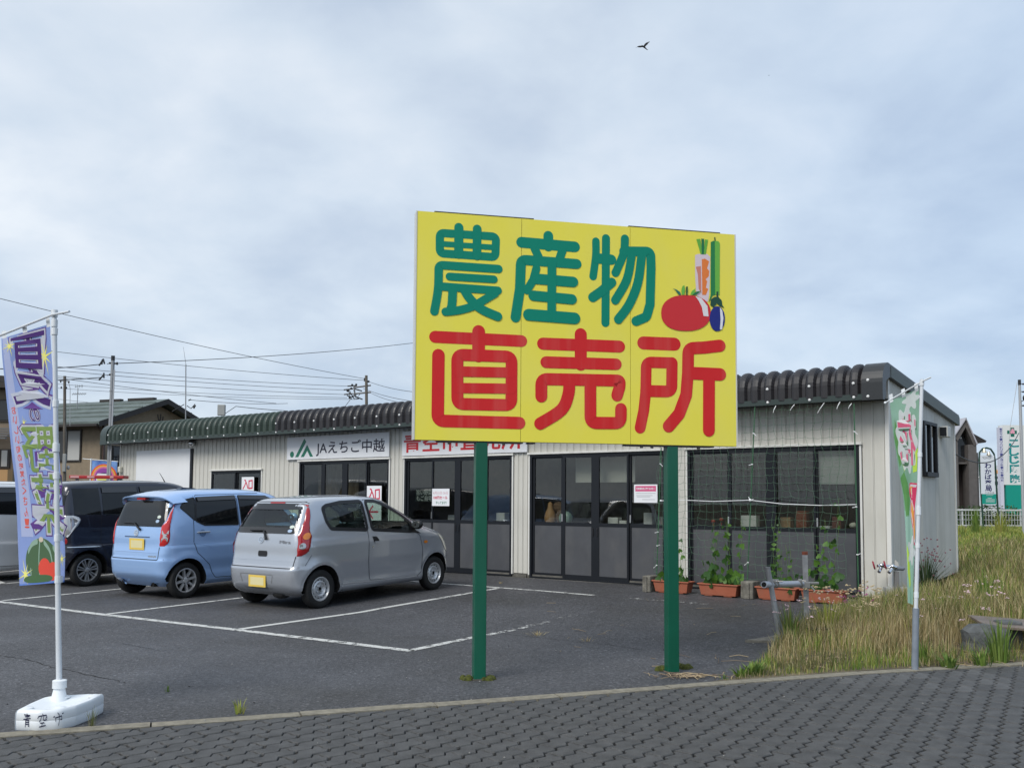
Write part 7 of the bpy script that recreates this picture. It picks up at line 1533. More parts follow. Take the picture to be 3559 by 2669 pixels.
# --- right-hand side: pharmacy, signs, fence
TILE = M('tile_brown', (.105, .095, .090), .7, var=.12, vscale=5, bump=.3, bscale=25); PINKW = M('siding_mauve', (.13, .105, .102), .8, var=.1, vscale=4); METR = M('porch_metal', (.44, .43, .46), .4, .2)
YP = 40.0; kx = YP / 3300; O7 = at(3361, 1741, YP); O7.z = 0; ph = thing('pharmacy', 'brown tiled pharmacy with a pointed gabled porch right of the shop', 'building', O7)
z_ = lambda py: 1.52 + (1751.5 - py) * kx; x_ = lambda px: (px - 3361) * kx; gz = .50
mb = MB(); mb.box(x_(3318), x_(3334), 0, .9, gz, z_(1512)); mb.obj('porch_pillar', TILE, ph); mb = MB(); mb.box(x_(3369), x_(3398), -.02, .55, gz, z_(1545)); mb.obj('porch_pillar', TILE, ph)
f_ = lambda x, z, h: (x, h, z)
for a, b, c, d, nm in (((3318, 1516), (3361, 1455), (3361, 1484), (3332, 1533), 'porch_rake'), ((3361, 1455), (3398, 1545), (3388, 1548), (3361, 1484), 'porch_rake')):
    mb = MB(); mb.prism([(x_(p[0]), z_(p[1])) for p in (a, b, c, d)], -.05, .5, f_); mb.obj(nm, TILE, ph)
mb = MB(); mb.prism([(x_(3316), z_(1516)), (x_(3361), z_(1451)), (x_(3362), z_(1455)), (x_(3318), z_(1519))], -.12, 1.9, f_); mb.obj('porch_roof', METR, ph); mb = MB(); mb.prism([(x_(3361), z_(1451)), (x_(3400), z_(1544)), (x_(3396), z_(1546)), (x_(3360), z_(1456))], -.12, 1.9, f_); mb.obj('porch_roof', METR, ph)
MB().box(x_(3334), x_(3372), .25, .3, z_(1612), z_(1590)).obj('porch_beam', HDK, ph); MB().box(x_(3333), x_(3374), .10, .2, z_(1612), z_(1606)).obj('porch_rail', TILE, ph)
MB().prism([(x_(3333), z_(1590)), (x_(3388), z_(1590)), (x_(3361), z_(1484)), (x_(3334), z_(1535))], .32, .35, f_).obj('porch_glass', HGL, ph)
MB().box(x_(3300), x_(3432), 1.0, 8, gz, z_(1530)).obj('wall', PINKW, ph); MB().box(x_(3395), x_(3428), .6, .99, gz, z_(1570)).obj('bay_wall', TILE, ph)
MB().prism([(x_(3330), z_(1475)), (x_(3384), z_(1476)), (x_(3474), z_(1526)), (x_(3470), z_(1532)), (x_(3425), z_(1534)), (x_(3330), z_(1520))], .95, 8, f_).obj('roof', HDK, ph)
MB().box(x_(3346), x_(3352), .95, .998, gz, z_(1660)).obj('door_slit', M('slit_maroon', (.05, .02, .02), .5), ph); MB().box(x_(3300), x_(3475), -.4, 1.0, gz - .3, gz).obj('porch_step', M('step_concrete', (.26, .26, .25), .85, var=.15), ph)
for x, y in ((3346, 1519), (3353, 1521)): MB().ball((x_(x), .2, z_(y)), .045, .04, .03).obj('porch_light', M('bulb_white', (.8, .8, .78), .3), ph)
mb = MB(); mb.ball((x_(3403), -.05, z_(1659)), .03); mb.obj('wall_light', M('bulb_white', (.8, .8, .78), .3), ph)
YS = 34.0; ks = YS / 3300; O8 = at(3434, 1741, YS); O8.z = 0; ps = thing('pharmacy_sign', 'white and teal pharmacy sign on an arched dark green frame', 'sign', O8); z_ = lambda py: 1.52 + (1751.8 - py) * ks; x_ = lambda px: (px - 3434) * ks
mb = MB(); zb_ = .45; pth = [(x_(3416), 0, zb_), (x_(3407), 0, z_(1600)), (x_(3409), 0, z_(1572)), (x_(3420), 0, z_(1559)), (x_(3434), 0, z_(1556)), (x_(3448), 0, z_(1560)), (x_(3459), 0, z_(1577)), (x_(3462), 0, z_(1600)), (x_(3470), 0, zb_)]; mb.tube(pth, .032, 10); mb.tube([(x_(3412), 0, z_(1757)), (x_(3464), 0, z_(1757))], .02, 6); mb.obj('arch_frame', M('arch_green', (.010, .045, .030), .4), ps, True)
TEAL = M('teal', (.0, .28, .21), .45)
MB().box(x_(3409), x_(3457), -.05, .05, z_(1716), z_(1582)).obj('white_panel', M('panel_pale', (.66, .70, .74), .4), ps); MB().box(x_(3412), x_(3460), -.05, .05, z_(1751), z_(1716.3)).obj('teal_panel', TEAL, ps)
fs_ = lambda x, y, h: (x, -.053 - h, y); mb = MB()
for ch, y0, y1 in (('わ', 1627, 1609), ('か', 1647, 1630), ('ば', 1665, 1649), ('薬', 1685, 1668), ('局', 1706, 1688)): text(mb, ch, x_(3423.5), x_(3445), z_(y0), z_(y1), fs_, .025)
mb.obj('lettering', M('letter_navy', (.01, .012, .10), .4), ps); mb = MB(); stroke(mb, [(x_(a), z_(b)) for a, b in ((3417, 1589), (3422, 1594), (3432, 1592), (3442, 1594), (3447, 1589), (3417, 1589))], .02, fs_); text(mb, '来迎寺店', x_(3421), x_(3454), z_(1714), z_(1709), fs_, .02); mb.obj('small_print', M('print_grey', (.35, .36, .38), .6), ps)
mb = MB(); text(mb, '処方箋受付', x_(3426), x_(3450), z_(1722), z_(1718), fs_, .01)
for y in (1731, 1736, 1740, 1744): mb.add([fs_(x_(3424 if y > 1732 else 3430), z_(y), 0), fs_(x_(3455 if y > 1732 else 3445), z_(y), 0), fs_(x_(3455 if y > 1732 else 3445), z_(y - 1.6), 0), fs_(x_(3424 if y > 1732 else 3430), z_(y - 1.6), 0)], [(0, 1, 2, 3)])
mb.obj('small_print', M('print_white_b', (.6, .68, .66), .6), ps)
mb = MB(); mb.lathe([(0, .10), (.03, .09), (.05, .02), (.10, -.06), (0, -.05)], 12, Matrix.Translation((x_(3424), -.02, z_(1567)))); mb.lathe([(0, .08), (.03, .07), (.05, .0), (.09, -.06), (0, -.05)], 12, Matrix.Translation((x_(3440), -.02, z_(1576)))); mb.obj('sign_lamp', M('lamp_gold', (.62, .56, .42), .25, .6), ps, True)
YC = 52.0; kc = YC / 3300; O9 = at(3520, 1741, YC); O9.z = 0; cs = thing('clinic_sign', 'tall white and teal clinic tower sign with a green cross at the right photo edge', 'sign', O9); z_ = lambda py: 1.52 + (1752 - py) * kc; x_ = lambda px: (px - 3520) * kc
MB().box(x_(3492), x_(3575), 0, .5, z_(1684), z_(1476)).obj('white_panel', M('panel_cream', (.70, .72, .70), .45), cs); MB().box(x_(3498), x_(3575), -.01, .5, 0, z_(1684.3)).obj('teal_panel', TEAL, cs); MB().box(x_(3480), x_(3491.5), .02, .3, 0.2, z_(1484)).obj('side_panel', M('panel_lilac', (.60, .61, .70), .5), cs)
fs_ = lambda x, y, h: (x, -.004 - h, y); mb = MB()
for ch, y0, y1 in (('こ', 1552, 1528), ('し', 1582, 1556), ('じ', 1610, 1584), ('医', 1644, 1616), ('院', 1676, 1649)): text(mb, ch, x_(3514), x_(3545), z_(y0), z_(y1), fs_, .045)
mb.obj('lettering', M('letter_teal', (.0, .25, .24), .4), cs)
mb = MB()
for k, ch in enumerate('整形外科・リハビリテーション科・外科・内科'):
    y = 1487 + k * 8.9; text(mb, ch, x_(3481.5), x_(3490), z_(y + 7.2), z_(y), lambda x, y, h: (x, .016 - h, y), .02)
mb.obj('side_lettering', M('letter_navy2', (.05, .06, .22), .5), cs)
mb = MB(); fill(mb, [(x_(a), z_(b)) for a, b in ((3519, 1485), (3532, 1485), (3532, 1495), (3541, 1495), (3541, 1507), (3532, 1507), (3532, 1517), (3519, 1517), (3519, 1507), (3507, 1507), (3507, 1495), (3519, 1495))], fs_); mb.obj('cross', M('cross_green', (.0, .13, .085), .4), cs); mb = MB()
for a, b in ((3526, 1494), (3522, 1501), (3529, 1501)): fill(mb, [(x_(a) + .075 * math.cos(k * .6283), z_(b) + .085 * math.sin(k * .6283)) for k in range(10)], fs_, .004 + .001 * (a - 3520))
mb.obj('cross_flower', M('flower_pink', (.75, .35, .45), .5), cs)
# steel pole at the right edge, in front of the clinic sign
rp, T6 = pole('steel_pole', 'grey steel service pole in front of the clinic sign at the right photo edge', 3556, 3543, 1322, 30, .052, .040, M('pole_pale', (.42, .43, .44), .45, .3)); o8 = Vector(rp.location); v = lambda px, py: at(px, py, 30) - o8
mb = MB(); mb.tube([T6 - Vector((0, 0, .15)), T6 + Vector((0, 0, .02))], .046, 12); mb.obj('cap', INS, rp, True)
mb = MB(); mb.tube([v(3549, 1395), v(3561, 1840)], .02, 6); mb.obj('conduit', M('conduit_pale', (.45, .45, .46), .5), rp, True)
MB().rbox(v(3522, 0).x, v(3545, 0).x, -.12, .06, v(0, 1746).z, v(0, 1700).z, .03).obj('meter_box', M('meter_grey', (.22, .22, .215), .5), rp); MB().box(v(3513, 0).x, v(3545, 0).x, -.16, .08, v(0, 1701).z, v(0, 1698).z).obj('box_hood', HDK, rp)
mb = MB()
for y in (1335, 1362, 1410): mb.ball(v(3556, y), .03); mb.tube([v(3545, y), v(3560, y - 2)], .012, 5)
mb.tube([v(3548, 1395), v(3562, 1390)], .014, 5); mb.ball(v(3560, 1383), .05, .05, .09); mb.obj('insulator', INS, rp, True)
a, b = at(3310, 1572, 17), at(3541, 1505, 30); mid_ = [a.lerp(b, k / 14) - Vector((0, 0, .9 * 4 * (k / 14) * (1 - k / 14) * .55)) for k in range(15)]; mb = MB(); mb.tube(mid_, .013, 5, False); o = mb.obj('overhead_wire', WIRE); tag(o, 'black service cable sagging from the shop gable to the right steel pole', 'wire', 'overhead wires')
o = MB(); o.tube([at(3535, 1330, 30), at(3510, 1490, 30), at(3500, 1640, 30)], .008, 4, False); o = o.obj('stay_wire', M('stay_grey', (.4, .4, .4), .5)); tag(o, 'thin stay wire left of the right steel pole', 'wire')
# white mesh fence, retaining wall, hedge
YF = 36.5; kf = YF / 3300; z_ = lambda py: 1.52 + (1752 - py) * kf
fx0, fx1 = at(3325, 1741, YF).x, at(3640, 1741, YF).x; ft = thing('mesh_fence', 'white wire mesh fence on the dark retaining wall below the signs', 'fence', (0, YF, 0)); FWH = M('fence_white', (.55, .57, .56), .5)
mb = MB(); n = int((fx1 - fx0) / .11)
for k in range(n + 1): x = fx0 + k * .11; mb.box(x, x + .012, -.006, .006, z_(1825), z_(1771))
for y in (1790, 1806): mb.box(fx0, fx1, -.012, -.006, z_(y), z_(y) + .014)
o = mb.obj('wire_mesh', FWH, ft); o['kind'] = 'stuff'
MB().box(fx0, fx1, -.02, .02, z_(1774), z_(1769)).obj('top_rail', FWH, ft); MB().box(fx0, fx1, -.015, .015, z_(1827), z_(1823)).obj('bottom_rail', FWH, ft)
for px in (3345, 3410, 3480, 3547): x = at(px, 1741, YF).x; MB().box(x - .025, x + .025, .02, .06, z_(1836), z_(1768)).obj('post', FWH, ft)
rw = thing('retaining_wall', 'low dark weathered retaining wall under the white mesh fence', 'wall', (0, YF - .4, 0)); RWM = M('wall_dark', (.055, .052, .05), .95, var=.4, vscale=1.5, dirt=((.02, .02, .02), .6, (1.5, 1.5, .4)))
for k in range(9): x = fx0 - 1.5 + k * 1.2; MB().rbox(x, x + 1.185, 0, .5, -.2, z_(1832) - .02 * (k % 2), .02).obj('wall_block', RWM, rw)
MB().box(fx0 - 2, fx0 + 3.2, -.02, .6, z_(1843), z_(1838)).obj('coping', M('step_concrete', (.26, .26, .25), .85, var=.15), rw)
o = MB().box(fx0 - 3, fx1 + 12, YF + .1, YF + 22, .1, .48).obj('pharmacy_yard', M('yard_asphalt', (.07, .07, .07), .9)); ST(o)
def shrub(name, label, cat, c, rx, ry, rz, n, mats, size, seed, group=None):
    r = random.Random(seed); t = thing(name, label, cat, c, 0, group); mb = MB()
    for k in range(n):
        a = r.uniform(0, 2 * math.pi); u = r.uniform(-.2, 1); rr = (1 - .6 * r.random() ** 2); p = Vector((rx * rr * math.cos(a) * math.sqrt(max(0, 1 - u * u * .8)), ry * rr * math.sin(a) * math.sqrt(max(0, 1 - u * u * .8)), rz * (.25 + .75 * u * rr)))
        m = Matrix.Translation(p) @ Euler((r.uniform(0, 6), r.uniform(0, 6), r.uniform(0, 6))).to_matrix().to_4x4(); s = size * r.uniform(.6, 1.3); mb.add([m @ Vector(q) for q in ((0, -s, 0), (s * .5, 0, .1 * s), (0, s, 0), (-s * .5, 0, .1 * s))], [(0, 1, 2, 3)], r.randrange(len(mats)))
    mb.obj('foliage', mats, t); sm_ = MB()
    for k in range(5): sm_.tube([(0, 0, -.1), (r.uniform(-.5, .5) * rx, r.uniform(-.5, .5) * ry, rz * .6)], [.03 * rz, .01 * rz], 5)
    sm_.obj('stems', M('twig', (.07, .05, .03), .9), t); return t
F1 = M('foliage_mid', (.05, .10, .025), .7, trans=.3); F2 = M('foliage_dark', (.025, .055, .018), .7, trans=.25); F3 = M('foliage_lime', (.13, .19, .035), .7, trans=.35)
for k, (px, w_, h_, lb, ms) in enumerate(((3345, .5, .55, 'rounded dark green shrub behind the fence left of the porch pillar', (F1, F2)), (3362, .45, .42, 'yellow-green shrub behind the fence at the porch pillar', (F3, F1)), (3488, .75, .6, 'green shrub behind the fence right of the pharmacy sign', (F1, F2, F3)), (3515, .6, .45, 'low green shrub under the clinic sign', (F1, F3)), (3402, .5, .62, 'tall dark shrub between the porch and the green arch', (F2, F1)), (3440, .7, .5, 'dark shrub behind the pharmacy sign', (F2,)))):
    p = at(px, 1741, YF + 1.2); shrub('garden_shrub', lb, 'shrub', (p.x, p.y, .45), w_, .45, h_ + .45, 420, list(ms), .06, 40 + k, 'shrubs behind the mesh fence')
# far shop with an orange stripe between the signs
p = at(3475, 1741, 95); ks = 95 / 3300; z_ = lambda py: 1.52 + (1752 - py) * ks; fo = thing('far_shop', 'far white building with an orange stripe between the two signs', 'building', (p.x, 95, 0)); MB().box(-.9, .8, 0, 4, 0, z_(1617)).obj('wall', M('far_white', (.62, .65, .68), .7), fo); MB().box(-.92, .82, -.05, -.001, z_(1645), z_(1633)).obj('orange_stripe', M('far_orange', (.75, .33, .05), .6), fo); MB().box(-.92, .82, -.05, -.001, z_(1684), z_(1672)).obj('window', HGL, fo); MB().box(-.92, .82, -.05, -.001, z_(1662), z_(1655)).obj('window', HGL, fo)
# far hills beyond the town
hl = MB(); rh = random.Random(9); K = 60; vs = []
for i in range(K + 1): x = -1100 + 2200 * i / K; hgt = 24 + 16 * math.sin(i * .45) + 9 * math.sin(i * 1.3 + 1) + rh.uniform(-3, 3); vs += [(x, 1300, -2), (x, 1330, max(6, hgt) if x > 250 else 8), (x, 1500, -2)]
hl.add(vs, [(3 * i, 3 * i + 3, 3 * i + 4, 3 * i + 1) for i in range(K)] + [(3 * i + 1, 3 * i + 4, 3 * i + 5, 3 * i + 2) for i in range(K)]); ST(hl.obj('hills', M('hill_forest', (.05, .075, .06), .95, var=.3, vscale=.02), None, True))
# --- birds
def bird(label, px, py, Y, sc, pose):
    c = at(px, py, Y); t = thing('bird', label, 'bird', c); k = Y / 3300 * sc; P = lambda x, y, d=0: Vector((x * k, d * k, -y * k)); BM = M('feather_dark', (.02, .018, .018), .8)
    mb = MB(); mb.tube([P(-8, -2, -6), P(-2, 0, -3), P(4, 3), P(10, 7, 2), P(15, 11, 4)], [.8 * k, 2.6 * k, 3.2 * k, 2.0 * k, 1.2 * k], 8); mb.obj('body', BM, t, True)
    for nm, pts, d in (('wing', [(0, -2), (6, -12), (13, -19), (20, -23), (26, -27), (27, -25), (22, -21), (19, -15), (12, -7), (9, -3), (6, 2)], 1), ('wing', [(2, 4), (-6, 4), (-12, 7), (-18, 8), (-26, 9), (-31, 13), (-33, 14), (-28, 10), (-22, 4), (-14, 0), (-6, -1), (0, -2)], -1)):
        n = len(pts); mb = MB(); f3_ = lambda x, y, h: P(x, y * pose, d * abs(x) * .5 + h); mb.prism(pts, -.35, .35, f3_); mb.obj(nm, BM, t)
    mb = MB(); mb.prism([(9, 6), (18, 11), (20, 13), (12, 11)], -.3, .3, lambda x, y, h: P(x, y, 3 + h)); mb.obj('tail', BM, t)
bird('large dark kite gliding high above the yellow sign', 2236, 163, 60, .92, 1.0); bird('tiny far bird right of the kite', 2672, 263, 150, .13, .7)
# ------------------------------------------------------------------ grass, weeds, litter
def blades(name, items, mat):
    """items: (x, y, z, height, width, lean dx, lean dy, colour)"""
    vs = []; fs = []; cs = []
    for x, y, z, h, wd, dx, dy, col in items:
        o = len(vs); a = math.atan2(dy, dx) + 1.57; wx, wy = math.cos(a) * wd / 2, math.sin(a) * wd / 2
        vs += [(x - wx, y - wy, z - .01), (x + wx, y + wy, z - .01), (x + dx * .35 + wx * .7, y + dy * .35 + wy * .7, z + h * .6), (x + dx * .35 - wx * .7, y + dy * .35 - wy * .7, z + h * .6), (x + dx, y + dy, z + h)]
        fs += [(o, o + 1, o + 2, o + 3), (o + 3, o + 2, o + 4)]; cs += [col] * 5
    me = D.meshes.new(name); me.from_pydata(vs, [], fs); me.materials.append(mat); a = me.color_attributes.new('tint', 'FLOAT_COLOR', 'POINT'); a.data.foreach_set('color', [c for q in cs for c in (*q, 1)])
    o = D.objects.new(name, me); COL.objects.link(o); o['kind'] = 'stuff'; return o
BLM = M('grass_blade', (.2, .2, .1), .7, attr='tint', trans=0.0)
t_ = BLM.node_tree; pb_ = t_.nodes['Principled BSDF']; ts_ = t_.nodes.new('ShaderNodeBsdfTranslucent'); ms_ = t_.nodes.new('ShaderNodeMixShader'); ms_.inputs[0].default_value = .3
t_.links.new(pb_.inputs['Base Color'].links[0].from_socket, ts_.inputs[0]); t_.links.new(pb_.outputs[0], ms_.inputs[1]); t_.links.new(ts_.outputs[0], ms_.inputs[2]); t_.links.new(ms_.outputs[0], t_.nodes['Material Output'].inputs[0])
rg = random.Random(21)
TANS = [(.44, .35, .17), (.52, .42, .22), (.36, .27, .12), (.30, .23, .10), (.56, .47, .27)]; OLIV = [(.17, .17, .05), (.13, .15, .04), (.20, .19, .07), (.10, .13, .035)]; GRNS = [(.12, .20, .03), (.16, .25, .04), (.09, .16, .03), (.20, .28, .06)]; YELG = [(.34, .36, .07), (.28, .33, .06), (.40, .38, .11), (.24, .29, .05)]
def hsh(x, y, s): return .5 + .5 * math.sin(x * 1.7 * s + 1.3 * math.sin(y * 1.1 * s)) * math.cos(y * 1.9 * s + .7 * math.sin(x * 2.3 * s))
def inside_shop(x, y):
    q = Vector((x, y, 0)) - CORNER; return -.04 < q.dot(FD) < 21 and -4.2 < q.dot(FN) < .05
LITTER_C = grd(3430, 2275)
def bare(x, y): return math.exp(-(((x - 4.75) / .55) ** 2 + ((y - 9.75) / .35) ** 2)) + math.exp(-(((x - 5.7) / .5) ** 2 + ((y - 10.7) / .4) ** 2)) + .8 * math.exp(-(((x - 3.0) / .4) ** 2 + ((y - 9.3) / .25) ** 2))
dry = []; grn = []
def put(n, y0, y1, pw, hm, wd, far=False):
    k = 0
    while k < n:
        y = y0 + (y1 - y0) * rg.random() ** pw; x0 = edge_x(y) - .04; x1 = .60 * y + .6
        if x1 <= x0: continue
        x = x0 + (x1 - x0) * rg.random()
        if y < kerb_y(x) + .02 or inside_shop(x, y): k += .2; continue
        e = y - kerb_y(x); edge = min(1, (x - x0) / .9); c = hsh(x, y, 1.0); c2_ = hsh(x + 3, y + 5, 2.6)
        if rg.random() < bare(x, y) * .95: k += .3; continue
        k += 1; z = plot_z(x, y); tall = min(1, .25 + e * .55) * (.55 + .45 * edge); hh = hm * tall * rg.uniform(.5, 1.25)
        dryness = .50 + .55 * math.exp(-(((x - 4.1) / .9) ** 2 + ((y - 9.9) / .75) ** 2)) + .25 * (c - .5) - .35 * (e < .5) - .1 * (y > 15)
        if far: cset = YELG if rg.random() < .75 else GRNS
        elif rg.random() < dryness: cset = TANS
        elif c2_ > .55: cset = OLIV
        else: cset = GRNS if rg.random() < .55 else YELG
        col = rg.choice(cset); f = rg.uniform(.75, 1.2); col = tuple(q * f for q in col); ln = hh * rg.uniform(.05, .6); a = rg.uniform(0, 6.28)
        (dry if cset is TANS else grn).append((x, y, z, hh, wd * rg.uniform(.7, 1.3), ln * math.cos(a), ln * math.sin(a), col))
put(22000, 8.0, 12.2, 1.15, .33, .0065); put(15000, 11.0, 17.5, 1.1, .34, .010); put(9000, 16, 24, 1.0, .26, .018, False); put(9000, 21, 35, 1.0, .16, .030, True)
o = blades('dry_grass', dry, BLM); tag(o, 'tall straw-coloured grass on the weedy plot', 'grass'); o = blades('green_grass', grn, BLM); tag(o, 'green and olive grass among the dry stalks', 'grass')
# seed heads and blossom sprinkled over the plot
def flowers(name, label, spots, mat, k0):
    mb = MB(); st_ = []
    for x, y, h, sz, n in spots:
        z = plot_z(x, y); tx, ty = x + rg.uniform(-.06, .06), y + rg.uniform(-.05, .05); st_.append((x, y, z, h, .006, tx - x, ty - y, (.14, .17, .05)))
        for k in range(n): p = Vector((tx + rg.gauss(0, sz), ty + rg.gauss(0, sz), z + h + rg.gauss(0, sz * .35))); r = sz * rg.uniform(.35, .7); mb.ball(p, r, r, r * .5, 5, 3)
    o = mb.obj(name, mat); o['kind'] = 'stuff'; tag(o, label, 'flowers'); return st_
def region(px0, py0, px1, py1, n, h0, h1, s0, s1, m):
    o = []
    for k in range(n): g = grd(rg.uniform(px0, px1), rg.uniform(py0, py1)); o.append((g.x, g.y, rg.uniform(h0, h1), rg.uniform(s0, s1), rg.randint(*m)))
    return [q for q in o if not inside_shop(q[0], q[1])]
stems = []
stems += flowers('cream_flowers', 'faded cream yarrow heads around the pipe frame', region(2770, 2190, 3060, 2240, 44, .30, .55, .016, .026, (5, 9)), M('yarrow_cream', (.50, .40, .24), .9, var=.3, vscale=40), 1)
stems += flowers('pink_flowers', 'pale pink yarrow heads along the plot edge and in the grass', region(2700, 2215, 3100, 2250, 12, .28, .5, .014, .022, (5, 8)) + region(3350, 2090, 3520, 2200, 16, .25, .4, .018, .03, (4, 8)) + region(3100, 2130, 3500, 2260, 14, .2, .35, .012, .02, (3, 6)), M('yarrow_pink', (.66, .48, .50), .9, var=.2, vscale=40), 1)
stems += flowers('magenta_flowers', 'few magenta blossoms near the planters and in the grass', region(2920, 2170, 3080, 2220, 9, .28, .45, .012, .02, (3, 6)) + region(3150, 2120, 3320, 2200, 3, .2, .3, .012, .018, (3, 5)), M('blossom_magenta', (.40, .06, .24), .9), 1)
o = blades('flower_stems', stems * 1, BLM); tag(o, 'thin green stalks carrying the yarrow heads', 'stalks')
def clump(name, label, x, y, n, h, wd, cols, spread, group=None):
    its = []; z = plot_z(x, y) if x > edge_x(y) - .3 and y > kerb_y(x) - .1 else ground_z((x, y))
    for k in range(n):
        a = rg.uniform(0, 6.28); r = spread * rg.random() ** .7; f = rg.uniform(.8, 1.2); its.append((r * math.cos(a) * .5, r * math.sin(a) * .5, 0, h * rg.uniform(.5, 1.1), wd * rg.uniform(.6, 1.2), r * math.cos(a) * .9, r * math.sin(a) * .9, tuple(q * f for q in rg.choice(cols))))
    t = thing(name, label, 'weed', (x, y, z), 0, group); o = blades('leaves', its, BLM); del o['kind']; o.parent = t; return t
for px, py, n, h, wd, cs_, sp, lb in ((2618, 2345, 46, .13, .028, GRNS, .13, 'bright green broad-leaved weed at the left tip of the grass edge'), (2575, 2352, 30, .10, .02, GRNS, .10, 'small pale green weed left of the broad-leaved one by the kerb'), (3205, 2300, 40, .26, .016, GRNS, .10, 'upright green weed beside the grey banner socket'), (3300, 2315, 40, .14, .03, GRNS, .13, 'low bright green weed right of the banner socket'), (3415, 2305, 36, .18, .025, GRNS, .13, 'green weed in front of the stone block'), (3475, 2290, 70, .42, .02, GRNS, .18, 'tall feathery green weed right of the stone block'), (3430, 2125, 60, .55, .018, GRNS, .16, 'dark green leafy weed standing in the tall grass'), (3395, 1905, 60, .9, .03, GRNS, .3, 'tall weed at the far shop corner by the retaining wall'), (3480, 1905, 70, .8, .035, YELG, .35, 'leafy bush of weeds under the green arch sign'),
 (832, 2478, 12, .10, .016, YELG, .07, 'tiny yellow-green weed growing at the kerb in front of the parking lot'), (583, 2403, 8, .05, .008, GRNS, .03, 'tiny green sprout in the asphalt behind the kerb'), (318, 2524, 16, .12, .006, OLIV, .05, 'wispy grass tuft at the right side of the white banner base'), (1868, 2208, 34, .05, .007, TANS, .16, 'dry tuft growing in the asphalt seam'), (2040, 2228, 16, .05, .007, TANS, .10, 'second dry tuft further right in the asphalt seam'), (1740, 2027, 10, .05, .01, TANS, .05, 'small brown weed by the worn line behind the left post'), (2515, 2362, 10, .06, .012, GRNS, .05, 'little green seedling in the straw by the kerb'), (2745, 2232, 90, .42, .014, GRNS + OLIV, .16, 'clump of grey-green stalks right of the leaning pipe post'), (2880, 2225, 70, .45, .014, YELG, .2, 'yellow-green leafy stalks in front of the rusty edging')):
    g = grd(px, py); clump('weed_clump', lb, g.x, g.y, n, h, wd, cs_, sp, 'separate weeds')
q = Vector((6.35, 13.55, 0)); q = at(3215, 1960, 14.3); zb = plot_z(q.x, q.y); sb = thing('flowering_bush', 'dark green bush with small pink-brown flower heads against the gable wall', 'bush', (q.x, q.y, zb)); its = []
for k in range(150): a = rg.uniform(0, 6.28); r = .28 * rg.random() ** .6; its.append((r * .3 * math.cos(a), r * .3 * math.sin(a), 0, rg.uniform(.15, .75), .022, r * math.cos(a) * 1.3, r * .6 * math.sin(a), rg.choice([(.035, .07, .025), (.05, .09, .03), (.08, .11, .05)])))
o = blades('leaves', its, BLM); del o['kind']; o.parent = sb; mb = MB()
for k in range(70): a = rg.uniform(0, 6.28); r = .42 * rg.random() ** .5; mb.ball((r * math.cos(a), r * .4 * math.sin(a), rg.uniform(.45, .95) - r * .5), .014, .014, .012, 5, 3)
mb.obj('flower_heads', M('flower_dusty', (.22, .09, .11), .9), sb)
# stones, plate and rusty edging among the weeds
STN = M('stone_grey', (.10, .105, .105), .9, var=.3, vscale=9, bump=.6, bscale=25)
g = grd(3438, 2262); bmh = bmesh.new(); bmesh.ops.create_icosphere(bmh, subdivisions=2, radius=1)
for v_ in bmh.verts: n_ = rg.uniform(.88, 1.08); v_.co = Vector((max(-.75, min(.75, v_.co.x)) * .29 * n_, max(-.7, min(.7, v_.co.y)) * .20 * n_, max(-.7, min(.72, v_.co.z)) * .24 * n_ + .13))
mb = MB(); mb.bm(bmh); o = mb.obj('stone_block', STN); o.location = (g.x, g.y + .1, plot_z(g.x, g.y) - .02); tag(o, 'squared grey stone block among the weeds at the right', 'stone')
a_ = at(3470, 2172, g.y + .05) ; o = MB().rbox(0, 1.3, -.35, .35, -.03, .0, .006).obj('steel_plate', M('plate_brown', (.16, .125, .10), .6, var=.25, vscale=4)); o.location = (a_.x, a_.y + .45, a_.z); o.rotation_euler = (R(2), R(3), R(-12)); tag(o, 'flat brown plate lying on stones at the right photo edge', 'plate')
for k, dx in enumerate((.25, .8)): o = MB().rbox(-.11, .11, -.1, .1, 0, a_.z - plot_z(a_.x, a_.y) - .0, .02).obj('prop_stone', STN); o.location = (a_.x + dx, a_.y + .30, plot_z(a_.x + dx, a_.y + .3) - .0); tag(o, ('dark', 'pale')[k] + ' propping stone under the brown plate, ' + ('beside the stone block' if k == 0 else 'nearer the photo edge'), 'stone')
e0 = grd(2800, 2232); e1 = grd(2990, 2215); mb = MB(); d = (e1 - e0).normalized(); nn_ = Vector((-d.y, d.x, 0)); L_ = (e1 - e0).length; m_ = Matrix.Translation(e0 + Vector((0, 0, .02))) @ Matrix(((d.x, nn_.x, 0, 0), (d.y, nn_.y, 0, 0), (0, 0, 1, 0), (0, 0, 0, 1)))
o = MB().box(0, L_, -.05, .0, 0, .12, mat=m_).box(0, L_, -.12, -.0, .12, .135, mat=m_).obj('rusty_edging', M('rust_dark', (.045, .026, .02), .85, var=.4, vscale=12)); tag(o, 'dark rusty steel edging half hidden under the yarrow', 'edging')
o = MB().box(.3, L_ + .6, .12, .5, .05, .11, mat=m_).obj('fallen_board', M('board_weathered', (.24, .19, .13), .9, var=.3, vscale=6, stretch=(2, 12, 4))); tag(o, 'weathered board lying behind the rusty edging', 'board')
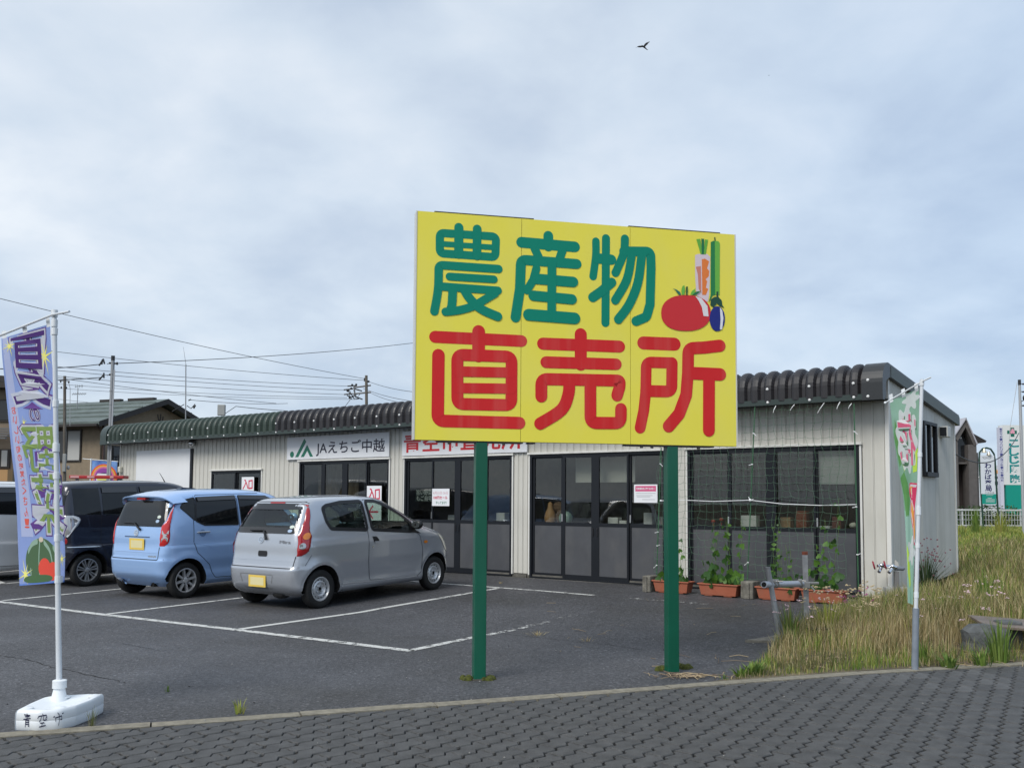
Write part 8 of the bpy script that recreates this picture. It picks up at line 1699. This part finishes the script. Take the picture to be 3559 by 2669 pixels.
# straw and grit
def litter(name, label, n, fnpos, cols, l0, l1, r):
    its = []; mb = MB(); cs = []
    for k in range(n):
        x, y = fnpos(); z = (plot_z(x, y) if x > edge_x(y) and y > kerb_y(x) else ground_z((x, y))) + .012; a = rg.uniform(0, 3.14); l = rg.uniform(l0, l1); mb.tube([(x - math.cos(a) * l / 2, y - math.sin(a) * l / 2, z), (x, y + rg.uniform(-.01, .01), z + rg.uniform(0, .015)), (x + math.cos(a) * l / 2, y + math.sin(a) * l / 2, z + rg.uniform(-.004, .01))], r * rg.uniform(.6, 1.3), 4, False, mi=rg.randrange(len(cols)))
    o = mb.obj(name, [M('straw_%d' % i, c, .8) for i, c in enumerate(cols)]); o['kind'] = 'stuff'; tag(o, label, 'straw')
ST_C = [(.36, .28, .17), (.24, .18, .11), (.14, .10, .07)]
g1 = grd(2400, 2352)
litter('dry_straw', 'scattered dry straw by the right post of the yellow sign', 60, lambda: (g1.x + rg.gauss(0, .16), g1.y + rg.gauss(0, .045)), ST_C, .05, .28, .0035)
litter('dead_stalks', 'brown dead stalks on the bare patches of the plot', 340, lambda: rg.choice(((4.75 + rg.gauss(0, .55), 9.75 + rg.gauss(0, .25)), (5.7 + rg.gauss(0, .5), 10.7 + rg.gauss(0, .3)), (3.3 + rg.gauss(0, .6), 9.25 + rg.gauss(0, .2)))), ST_C, .08, .40, .0035)
litter('loose_straws', 'single pale straws strewn over the asphalt', 26, lambda: (lambda g: (g.x, g.y))(grd(rg.uniform(1900, 2700), rg.uniform(2080, 2330))), ST_C[:1] + [(.45, .40, .30)], .03, .25, .0022)
mb = MB(); mats_ = [M('grit_pale', (.30, .29, .27), .8), M('grit_dark', (.025, .025, .025), .8)]
for k in range(70):
    px, py = rg.uniform(0, 3300), rg.uniform(2180, 2660); g = grd(px, py)
    if g.x > edge_x(g.y) - .1 and g.y > kerb_y(g.x): continue
    r = rg.uniform(.003, .0075); mb.ball((g.x, g.y, g.z + r * .5 + .004), r * rg.uniform(.8, 1.5), r, r * .7, 5, 3, mi=rg.random() < .45)
o = mb.obj('grit', mats_); o['kind'] = 'stuff'; tag(o, 'small pale and dark stones scattered on asphalt and pavement', 'grit')
